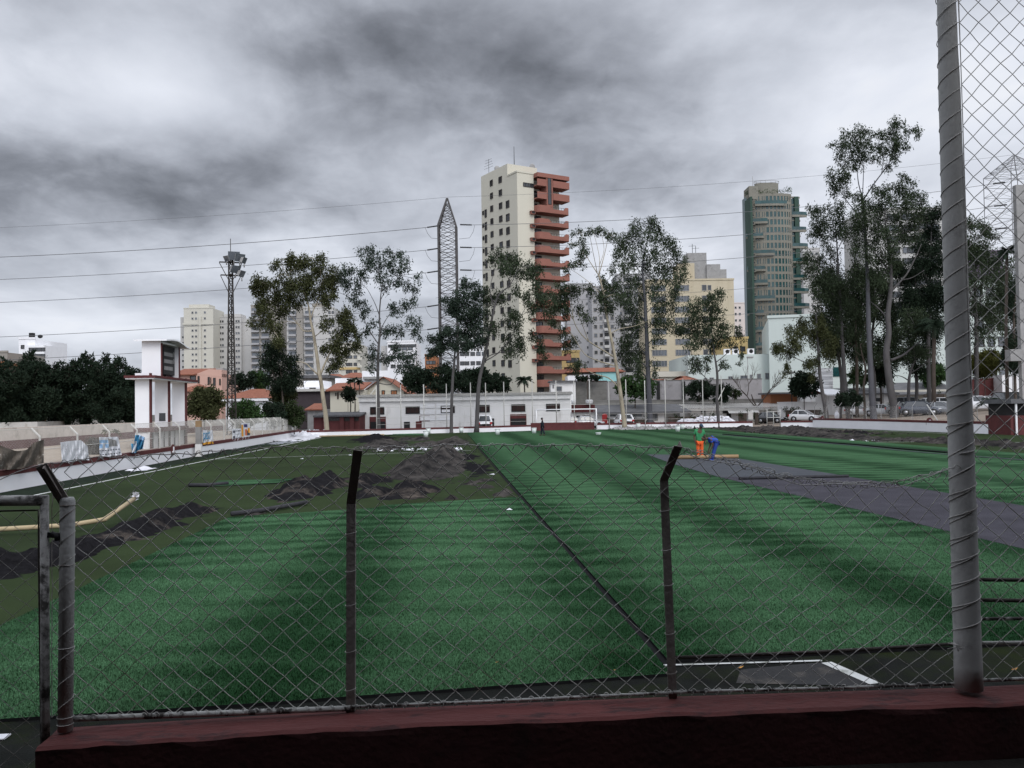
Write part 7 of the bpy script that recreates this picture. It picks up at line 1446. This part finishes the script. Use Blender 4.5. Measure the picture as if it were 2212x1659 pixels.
T('gum tree with irregular crown before the green tower side', Z4, 107, [(1068,2080,36),(1056,1995,30),(1041,1846,27),(1031,1695,25),(1021,1555,22),(1016,1395,19),(1006,1245,16),(996,1095,13),(990,980,10),(985,890,7),(975,800,5)], [[(1000,1180,8),(940,1110),(890,1060)],[(1010,1300,8),(950,1250),(890,1200)],[(996,1090,7),(930,960),(880,860)],[(990,980,6),(1030,880),(1040,820)],[(1018,1430,8),(960,1420),(900,1400)],[(890,1060,5),(820,1040),(760,1030)],[(985,890,5),(930,800),(880,730)]],
  [(870,690,50,35),(820,720,35,50),(880,760,60,60),(940,700,45,40),(1000,690,50,45),(850,810,45,50),(900,850,50,60),(960,780,60,60),(1020,760,50,60),(830,880,40,40),(1040,850,50,50),(990,850,45,50),(930,920,40,40),(920,1000,60,50),(880,1050,50,40),(790,1010,50,50),(750,1030,50,40),(830,1100,50,50),(900,1120,50,60),(960,1080,50,60),(780,1090,50,50),(840,1180,50,60),(920,1190,60,60),(990,1180,60,60),(1050,1200,50,60),(870,1280,60,60),(950,1300,60,60),(1030,1280,60,60),(880,1380,50,60),(960,1400,60,60),(1040,1380,60,60),(900,1460,50,60),(980,1480,50,60),(1060,1480,50,60),(860,1430,35,50),(1080,1340,50,60)], 'gum', 'bark_grey', .3, seed=10, dens=1.0)
T('tallest gum tree whose open crown tops all others at right', Z4, 103, [(1231,2080,46),(1222,1995,42),(1216,1895,38),(1206,1695,34),(1196,1500,30),(1191,1295,27),(1185,1100,22),(1175,900,19),(1165,750,15),(1158,640,13)],
  [[(1160,650,10),(1130,540),(1120,460),(1105,400),(1090,340)],[(1162,640,11),(1220,550),(1280,470),(1330,400),(1350,330),(1370,220)],[(1155,620,7),(1160,500),(1165,380),(1175,280)],[(1170,790,9),(1060,660),(1020,600),(980,560),(950,500)],[(1280,470,6),(1290,370),(1270,290)],[(1350,330,6),(1410,270),(1480,190)],[(1105,400,5),(1050,340),(1010,300)]],
  [(1360,120,35,25),(1390,150,50,35),(1340,160,30,25),(1350,200,45,40),(1300,210,50,40),(1250,220,35,40),(1260,280,40,40),(1330,260,60,45),(1400,240,50,35),(1450,190,40,30),(1500,170,35,30),(1515,210,20,30),(1440,270,30,35),(1380,300,45,40),(1330,330,50,45),(1280,330,45,45),(1370,380,40,40),(1320,430,40,30),(1180,190,35,35),(1130,190,45,35),(1170,250,60,50),(1100,240,60,50),(1050,210,40,35),(1030,280,50,40),(990,300,40,35),(950,280,25,15),(1010,350,45,40),(1070,310,50,45),(1130,320,60,50),(1190,320,40,50),(1080,380,45,40),(1040,410,40,35),(1150,390,50,45),(1220,390,30,35),(1090,430,45,25),(930,460,35,25),(940,510,35,40),(960,560,40,40),(990,500,40,40),(1020,480,45,35),(1060,470,35,25),(1030,540,50,45),(1050,600,35,40),(1000,590,45,40)], 'gum', 'bark_silver', .4, seed=11, dens=.9)
T('massive forked gum with the broadest crown at right', Z4, 102, [(1362,2065,62),(1361,1995,52),(1341,1895,48),(1321,1755,44),(1311,1635,40),(1326,1515,36),(1321,1395,32),(1336,1255,28),(1341,1125,22),(1330,980,16),(1310,850,11),(1300,720,7)],
  [[(1340,1690,20),(1421,1655),(1471,1615),(1540,1560)],[(1338,1240,16),(1411,1165),(1451,1115),(1500,1020),(1540,930)],[(1340,1120,12),(1260,1020),(1200,940),(1150,850)],[(1330,980,9),(1400,880),(1450,780)],[(1322,1420,12),(1270,1360),(1200,1300)],[(1310,850,7),(1250,760),(1200,690)],[(1411,1165,9),(1480,1150),(1560,1100)]],
  [(1250,600,60,45),(1320,580,60,45),(1390,570,60,45),(1450,590,50,50),(1490,570,30,50),(1530,640,50,50),(1550,690,40,50),(1470,660,60,60),(1400,650,60,60),(1320,660,60,60),(1240,670,60,60),(1180,650,50,50),(1120,620,40,40),(1420,480,30,25),(1450,510,30,30),(1130,700,50,50),(1190,740,60,60),(1270,750,60,60),(1350,750,60,60),(1430,750,60,60),(1510,760,60,60),(1120,780,50,60),(1080,830,50,50),(1160,840,60,60),(1240,840,60,60),(1320,840,60,60),(1400,840,60,60),(1480,850,60,60),(1100,920,50,60),(1180,930,50,60),(1260,930,50,60),(1340,920,60,60),(1420,900,50,50),(1110,1010,50,60),(1190,1020,50,60),(1280,1010,60,60),(1340,990,50,50),(1130,1090,50,50),(1220,1100,50,50),(1330,1080,45,60),(1390,1060,40,40),(1270,1190,50,60),(1150,1180,40,50),(1210,1290,40,40)], 'gum', 'bark_grey', .6, seed=12, dens=1.05)
T('dark gum crown just left of the tall pole', Z4, 108, [(1600,2065,30),(1590,1900,26),(1585,1600,24),(1590,1400,20),(1595,1200,15),(1600,1000,11),(1605,850,7)], [[(1595,1200,9),(1540,1080),(1520,980)],[(1600,1000,7),(1650,900)],[(1590,1350,8),(1650,1250),(1700,1160)]],
  [(1590,730,50,50),(1640,720,50,50),(1610,810,60,60),(1640,890,50,60),(1560,880,50,60),(1520,950,60,60),(1600,980,60,60),(1660,1000,50,60),(1530,1060,50,50),(1600,1090,50,50),(1700,1080,60,60),(1480,1260,60,60),(1560,1230,60,60),(1640,1200,60,60),(1700,1260,60,60),(1450,1360,60,60),(1530,1340,60,60),(1610,1320,60,60),(1680,1360,60,60)], 'dark', 'bark_grey', .9, seed=13)
T('thin reddish trunked gum between the taller right hand gums', Z5, 110, [(570,1080,26),(568,960,22),(568,800,20),(565,650,18),(560,520,14),(560,400,9)], [[(566,620,8),(500,560),(460,500)],[(565,560,7),(620,480),(640,400)]], [(520,420,50,60),(580,400,50,60),(540,330,50,60),(620,440,50,60),(480,500,45,50),(600,520,45,50),(640,370,40,50),(660,620,40,40),(470,590,35,40)], 'gum', 'bark_dark', .4, seed=14, dens=.8)
T('slim crooked tree beside the tallest gum trunk', Z5, 106, [(622,1080,18),(618,980,16),(612,860,15),(625,760,13),(600,650,9),(590,600,6)], [[(620,720,6),(680,700),(740,660)],[(605,670,5),(560,640)]], [(700,690,40,30),(740,650,40,35),(560,640,40,40),(600,590,45,45),(650,700,30,25)], 'gum', 'bark_dark', .5, seed=15, dens=.7)
T('small gum with spreading low limbs near the tall pole', Z5, 104, [(908,1085,24),(905,960,21),(908,830,19),(920,760,14),(950,690,9)], [[(910,830,9),(860,800),(800,790)],[(915,780,8),(980,740),(1030,700)],[(912,800,7),(900,700),(870,640)]], [(870,620,60,50),(930,620,60,50),(990,660,60,50),(820,540,60,60),(880,500,60,60),(950,480,60,60),(900,400,60,60),(960,390,60,60),(850,680,45,40),(1020,620,45,50)], 'gum', 'bark_grey', .8, seed=16, dens=.9)
T('gum crown hanging over the high mesh right of the tall pole', A7, 103, [(240,1210,24),(235,1000,22),(240,700,20),(260,500,17),(300,350,12),(350,220,7)], [[(260,500,9),(330,440),(400,420)],[(300,350,7),(400,300),(500,220)],[(320,300,6),(420,180),(480,90)],[(250,560,7),(340,560),(420,590)]],
  [(400,150,90,60),(500,190,90,70),(350,250,60,80),(450,330,90,70),(560,280,70,80),(400,430,70,50),(440,580,55,55),(380,560,40,50),(330,140,50,50),(580,120,60,60),(520,430,45,60),(340,380,40,60)], 'gum', 'bark_grey', 1.0, seed=17, dens=.75, hang=.6)
T('dark top of a gum beyond the high mesh', B7, 106, [(520,2500,26),(520,2000,22),(510,1700,16),(520,1500,9)], [[(515,1650,8),(580,1480),(610,1400)],[(512,1680,7),(480,1450),(490,1350)]], [(490,1320,45,35),(540,1370,50,45),(600,1380,40,35),(500,1430,55,55),(560,1460,50,40),(490,1510,45,50),(540,1530,50,35)], 'gum', 'bark_grey', 1.0, seed=18)
T('dark hanging foliage beside the concrete post at the right edge', A7, 96, [(640,1040,22),(635,800,20),(630,500,16),(640,300,9)], [[(632,600,7),(600,480)],[(636,420,6),(680,330)]], [(620,400,45,90),(650,520,40,80),(600,620,40,60),(640,700,50,70),(600,760,50,60),(660,240,50,80),(600,300,50,60),(620,820,40,40)], 'dark', 'bark_dark', 1.2, seed=19, hang=.9)
for i, (lb, x0, x1, yt, yb2, dd) in enumerate((('shaded gum tree mass behind the tall trunks, left part', 880, 1130, 1130, 1640, 112), ('shaded gum tree mass between the tallest and the forked trunk', 1080, 1360, 1060, 1680, 113), ('shaded gum tree mass right of the forked trunk', 1350, 1640, 1060, 1740, 114))):
    random.seed(300+i); cs = [(U(x0,x1), yt+(yb2-yt)*random.random()**1.2, U(38,62), U(40,66)) for k in range(52)]; xm = (x0+x1)/2
    T(lb, Z4, dd, [(xm,2060,24),(xm+15,1850,22),(xm-10,1600,19),(xm+10,1400,15),(xm,yt+40,8)], [[(xm,1600,9),(xm-70,1480),(xm-110,1380)],[(xm,1500,8),(xm+80,1390),(xm+120,1280)]], cs, 'dark' if i == 2 else 'gum', 'bark_grey', .6, seed=70+i, dens=1.1, hang=.5)
random.seed(410)
T('broad shaded gum filling the view beyond the high mesh', A7, 109, [(360,1210,26),(365,1000,24),(350,700,20),(380,400,14),(400,150,8)], [[(355,700,9),(450,560),(540,430)],[(360,600,9),(300,450),(320,280)],[(380,400,7),(480,260),(560,120)]],
  [(U(290,640), U(20,620), U(42,66), U(45,75)) for k in range(34)], 'gum', 'bark_grey', 1.0, seed=81, dens=.9, hang=.5)
# dense shrubs and dark trees
def bush(label, cv, d, cx, cy, rx, ry, leaf='dark', name='tree', z0=0.0, n=None, seed=0, tips=0, L_=.34, W_=.17, dens=1.6, trunkw=None, base=None, group=None, droop=.2, hang=.1, depth=.9, cat='tree'):
    random.seed(seed+500); n = n or int(16+rx*ry/260); mpp = abs(cv(1,0)[0]-cv(0,0)[0])*d/F; cs = []
    for k in range(n):
        a = U(0, 2*PI); q = random.random()**.5*.82; x = cx+rx*q*math.cos(a); y = cy+ry*q*math.sin(a); s_ = U(.22,.36); cs.append((x, y, min(rx,ry)*s_*1.1, min(rx,ry)*s_))
    for k in range(tips): x = cx+rx*U(-.85,.85); y = cy-ry*math.sqrt(max(0,1-((x-cx)/rx)**2))*U(.85,1.15); cs.append((x, y, min(rx,ry)*.10, min(rx,ry)*.26))
    by = base or cy+ry
    return tree(label, cv, d, [(cx, by, trunkw or max(4, rx*.07)),(cx+U(-3,3), cy+ry*.4, max(3, rx*.05)),(cx, cy, max(2, rx*.03))], [], cs, leaf, 'bark_dark', z0, L_, W_, dens, droop, hang, name, 1.0, seed, .03, group, cat=cat)
for i, (cx, cy, rx, ry, d, lb) in enumerate([(20,1080,150,200,66,'dark bushy tree cut by the left edge, behind the boundary wall'),(200,1060,150,210,68,'dark spiky topped tree, second from the left edge'),(390,1090,130,190,70,'dark rounded tree in the middle of the left row'),(560,1060,130,215,70,'dark tall topped tree left of the scoreboard row middle'),(720,1060,130,210,69,'dark spiky tree next to the scoreboard'),(850,1100,90,190,70,'dark narrow tree touching the scoreboard')]):
    bush(lb, Z1, d, cx, cy+25, rx, ry+10, 'dark', 'evergreen_tree', .7, seed=20+i, tips=22, L_=.26, W_=.10, dens=1.5, n=90, group='dark trees in a row at left', hang=.0, droop=-.5, base=1300)
bush('brownish green bushy tree right of the scoreboard', A2, 72, 960, 910, 235, 215, 'gum_olive', seed=31, n=50, L_=.26, W_=.12, z0=.7)
bush('bright green shrub at the foot of the light mast', A2, 78, 1480, 1040, 220, 170, 'green', 'shrub', .6, seed=32, n=45, L_=.24, W_=.12, cat='shrub')
bush('dark shrub behind the white posts left of the maroon building', A2, 84, 1830, 1020, 150, 160, 'dark', 'shrub', .5, seed=33, n=40, L_=.26, W_=.13, cat='shrub')
bush('dark rounded shrub before the maroon building corner', A2, 86, 2080, 1040, 150, 150, 'hedge', 'shrub', .5, seed=34, n=40, L_=.26, W_=.13, cat='shrub')
bush('dark leafy tree behind the clay hip roof', A2, 122, 1450, 640, 170, 130, 'dark', seed=35, n=36, base=1000)
bush('green leafy tree right of the clay hip roof', A2, 124, 1640, 640, 150, 130, 'green', seed=36, n=36, base=1000)
bush('thick tangled tree below the dense dark tree', A2, 100, 1930, 820, 150, 190, 'gum_olive', seed=37, n=44, base=1200)
bush('dark broad tree behind the club building, left of the pylon', A4, 118, 740, 120, 170, 130, 'dark', seed=38, n=50, base=270)
bush('dark broad tree behind the club building at the pylon foot', A4, 120, 1000, 110, 170, 140, 'dark', seed=39, n=50, base=270)
bush('dark broad tree behind the club building, right of the pylon', A4, 119, 1290, 120, 190, 140, 'dark', seed=40, n=54, base=270)
bush('dark tree behind the club building below the cream tower', A4, 121, 1520, 150, 150, 100, 'dark', seed=41, n=40, base=270)
bush('broad leafy green tree before the grey retaining wall', A5, 128, 860, 300, 230, 120, 'green', seed=42, n=50, base=470, L_=.4, W_=.26)
bush('dark leafy shrub behind the rounded gum', A5, 132, 1480, 340, 140, 110, 'dark', 'shrub', seed=43, n=34, base=470, cat='shrub')
bush('dark green shrub right of the rounded gum', A5, 131, 1680, 360, 130, 90, 'dark', 'shrub', seed=44, n=34, base=470, cat='shrub')
bush('low green bush before the grey wall panel', A5, 133, 1820, 360, 70, 50, 'hedge', 'shrub', seed=45, n=20, base=440, cat='shrub')
bush('vines over the block wall top', A5, 139, 400, 215, 170, 28, 'dark', 'vine', seed=46, n=40, base=260, dens=1.1, cat='vine')
bush('round dark tree beside the square headed lamp', A6, 118, 775, 290, 150, 120, 'dark', seed=47, n=46, base=430, L_=.4, W_=.2)
bush('dense round shrub on a stem at the right wall', A6, 98, 1210, 425, 150, 85, 'dark', 'shrub', .4, seed=48, n=44, base=620, L_=.26, W_=.14, cat='shrub')
bush('dark tree mass behind the thick forked trunk', A6, 116, 1540, 170, 110, 130, 'dark', seed=49, n=40, base=420, z0=.8)
bush('green tree behind the dark roofed house', A6, 130, 2020, 180, 140, 120, 'green', seed=50, n=44, base=360, z0=1)
bush('shaded green tree between the right hand trunks', A6, 124, 1330, 200, 100, 110, 'hedge', seed=51, n=30, base=400, z0=.6)
bush('yellowish olive tree behind the high mesh', A7, 108, 420, 790, 110, 115, 'olive', seed=52, n=44, base=960, z0=1, L_=.3, W_=.14)
bush('black green shrub mass at the right edge', A7, 104, 620, 740, 80, 130, 'dark', seed=53, n=40, base=960, z0=1)
for i, (q, lb) in enumerate([((A5,780,620,200,45,112),'clipped hedge behind the white car at the rubble'),((A5,1440,612,280,58,114),'long clipped hedge behind the sandbags'),((A6,185,585,62,64,112),'tall clipped hedge block left of the gate posts'),((A6,320,580,42,66,112),'tall clipped hedge block right of the gate posts'),((A6,770,550,190,58,117),'clipped hedge behind the white hatchback'),((A6,450,555,90,40,121),'low hedge behind the black car'),((A6,1560,475,110,40,120),'hedge strip at the back of the lot'),((A6,2040,400,120,60,124),'hedge below the dark roofed house')]):
    cv, cx, cy, rx, ry, d = q; mpp = abs(cv(1,0)[0]-cv(0,0)[0])*d/F; random.seed(600+i)
    p = at(*cv(cx, cy+ry), d); z0 = max(0, lotz(p.x)); org = V((p.x,p.y,z0)); t = thing('hedge', lb, 'hedge', org, -YAW); w = rx*mpp; zt_ = at(*cv(cx, cy-ry), d).z-z0
    MB().box(-w+.35, w-.35, -.05, .3, 0, max(.3, zt_-.5)).build('twigs', M['bark_dark'], t)
    cs = []
    for k in range(int(w*zt_*4.5)): cs.append(((U(-w,w), U(-.45,.6), U(.1, zt_-.12)), .3, .26))
    leaf_obj('foliage', cs, .20, .11, .42, .0, M['hedge'], t, V((0,0,0)))
# palms
def palm(label, cv, d, x, yb, yc, fr_len, n=16, leaf='dark', w=10, z0=0.0, seed=0, stiff=1.0, wide=.34):
    random.seed(900+seed); a = at(*cv(x, yb), d); mpp = abs(cv(1,0)[0]-cv(0,0)[0])*d/F; c = at(*cv(x, yc), d); t = thing('palm_tree', label, 'palm', (a.x,a.y,z0)); L_ = fr_len*mpp
    MB().tube([V((a.x,a.y,z0-.1)), V((a.x,a.y,(z0+c.z)/2))+V((.1,0,0)), c], [w*mpp*.6, w*mpp*.5, w*mpp*.45], 8).build('trunk', M['bark_dark'], t, True)
    for k in range(n):
        az = 2*PI*k/n*1.0+U(-.25,.25); el = U(.05,1.25)*stiff; mb = MB(); pts = []
        for i in range(9):
            s_ = i/8; r = L_*s_*math.cos(el*(1-s_*.2)); z = L_*(s_*math.sin(el)-.75*s_*s_*(1.15-.4*el)); pts.append(c+V((math.cos(az)*r, math.sin(az)*r, z)))
        mb.tube(pts, .025, 3, cap=False)
        for i in range(1, 26):
            s_ = i/26*8; j = min(int(s_), 7); p = pts[j].lerp(pts[j+1], s_-j); dr = (pts[j+1]-pts[j]).normalized(); sd = dr.cross(V((0,0,1))).normalized()
            for sg in (-1, 1):
                l = L_*wide*math.sin(PI*min(.95, .12+i/26*.85)); e = p+sd*sg*l*.85+dr*l*.35+V((0,0,-l*U(.25,.7))); wv = dr*.055; mb.add([p-wv, p+wv, e], [(0,1,2)])
        mb.build('frond', M[leaf], t, True)
palm('feathery palm behind the roof right end of the white club building', A4, 118, 1755, 260, 110, 105, 18, 'dark', 14, seed=1)
palm('tall dark palm beside the tall pole', Z5, 100, 1072, 1085, 470, 150, 22, 'dark', 26, .9, seed=2)
palm('small palm in front of the white suv behind the mesh', A7, 82, 450, 1210, 1075, 95, 16, 'dark', 12, .7, seed=3)
palm('dark palm crown by the concrete post beyond the mesh', B7, 92, 700, 2300, 1500, 85, 18, 'dark', 18, 1.0, seed=4)
for i, (x, yc) in enumerate(((1195,470),(1250,455),(1310,480))): palm(['left','middle','right'][i]+' one of three small palms before the cream gabled house', A3, 112, x, 830, yc, 62, 14, 'dark', 14, seed=5+i, wide=.45)
palm('spiky palm like shrub, left of two on the left walkway', A1, 46, 1325, 640, 470, 70, 12, 'olive', 6, .74, seed=9, stiff=1.2, wide=.2); palm('spiky palm like shrub, right of two on the left walkway', A1, 46.5, 1435, 640, 480, 70, 12, 'olive', 6, .74, seed=10, stiff=1.2, wide=.2)
bush('small palm leaved bush beside the maroon trunk shadow', A3, 111, 1170, 640, 90, 110, 'dark', 'shrub', seed=60, n=26, base=840, cat='shrub')
for i, (x, yb, w) in enumerate(((545,870,80),(720,860,70))): palm('banana plant with broad leaves, '+('left' if i == 0 else 'right')+' of two behind the trunks', Z5, 118, x, yb, yb-50, 95, 9, 'green', 14, .6, seed=20+i, stiff=1.25, wide=.5)
# bare tree
random.seed(77); p = at(*A6(300,440), 129); t = thing('bare_tree', 'leafless branching tree before the pale green annex', 'tree', (p.x,p.y,0)); mb = MB()
def grow(a, dirv, l, r, dep):
    b_ = a+dirv*l; mb.tube([a, a.lerp(b_, .5)+V((U(-.06,.06)*l,U(-.06,.06)*l,0)), b_], [r, r*.85, r*.7], 5, cap=False)
    if dep == 0: return
    for k in range(3 if dep > 1 else 2):
        nd = (dirv+V((U(-.75,.75),U(-.6,.6),U(-.1,.55)))).normalized(); grow(b_, nd, l*U(.6,.85), r*.62, dep-1)
grow(V((p.x,p.y,0)), V((.1,0,1)), 2.4, .16, 1); grow(V((p.x+.2,p.y,2.2)), V((-.55,.1,.75)).normalized(), 2.2, .1, 4); grow(V((p.x+.2,p.y,2.2)), V((.6,-.1,.75)).normalized(), 2.4, .1, 4); mb.build('trunk', M['bark_dark'], t, True)
# dry climbing shrub on the left fence
bush('dry brown climbing shrub on the left fence', A1, 41.5, 1165, 670, 75, 145, 'bark_leaf' if 'bark_leaf' in M else (M.__setitem__('bark_leaf', leafmat('dry_brown_leaves', (.06,.045,.03))) or 'bark_leaf'), 'shrub', .74, seed=61, n=40, L_=.16, W_=.07, base=820, cat='shrub')
# small things in the lot
p = at(*A6(1095,600), 100); t = thing('white_sack', 'white sack or figure shaped bundle by the right fence', 'sack', (p.x,p.y,.9)); MB().ell((0,0,.35), .3,.25,.42, 10, 7, 0, .08).build('bag', M['plastic'], t); MB().ell((0,0,.78), .12,.12,.14, 8, 6).build('knot', M['plastic'], t)
p = at(*A5(568,625), 119); t = thing('red_cabinet', 'red rounded cabinet beside the hedge at the annex', 'cabinet', (p.x,p.y,0), -YAW); MB().box(-.35,.35,-.2,.2,0,1.5).build('body', mat('red_paint', (.35,.03,.03), .6, .1, 3), t); MB().ell((0,0,1.5), .35,.2,.25, 12, 8).build('hood', mat('red_hood', (.33,.03,.03), .6, .1, 3), t)
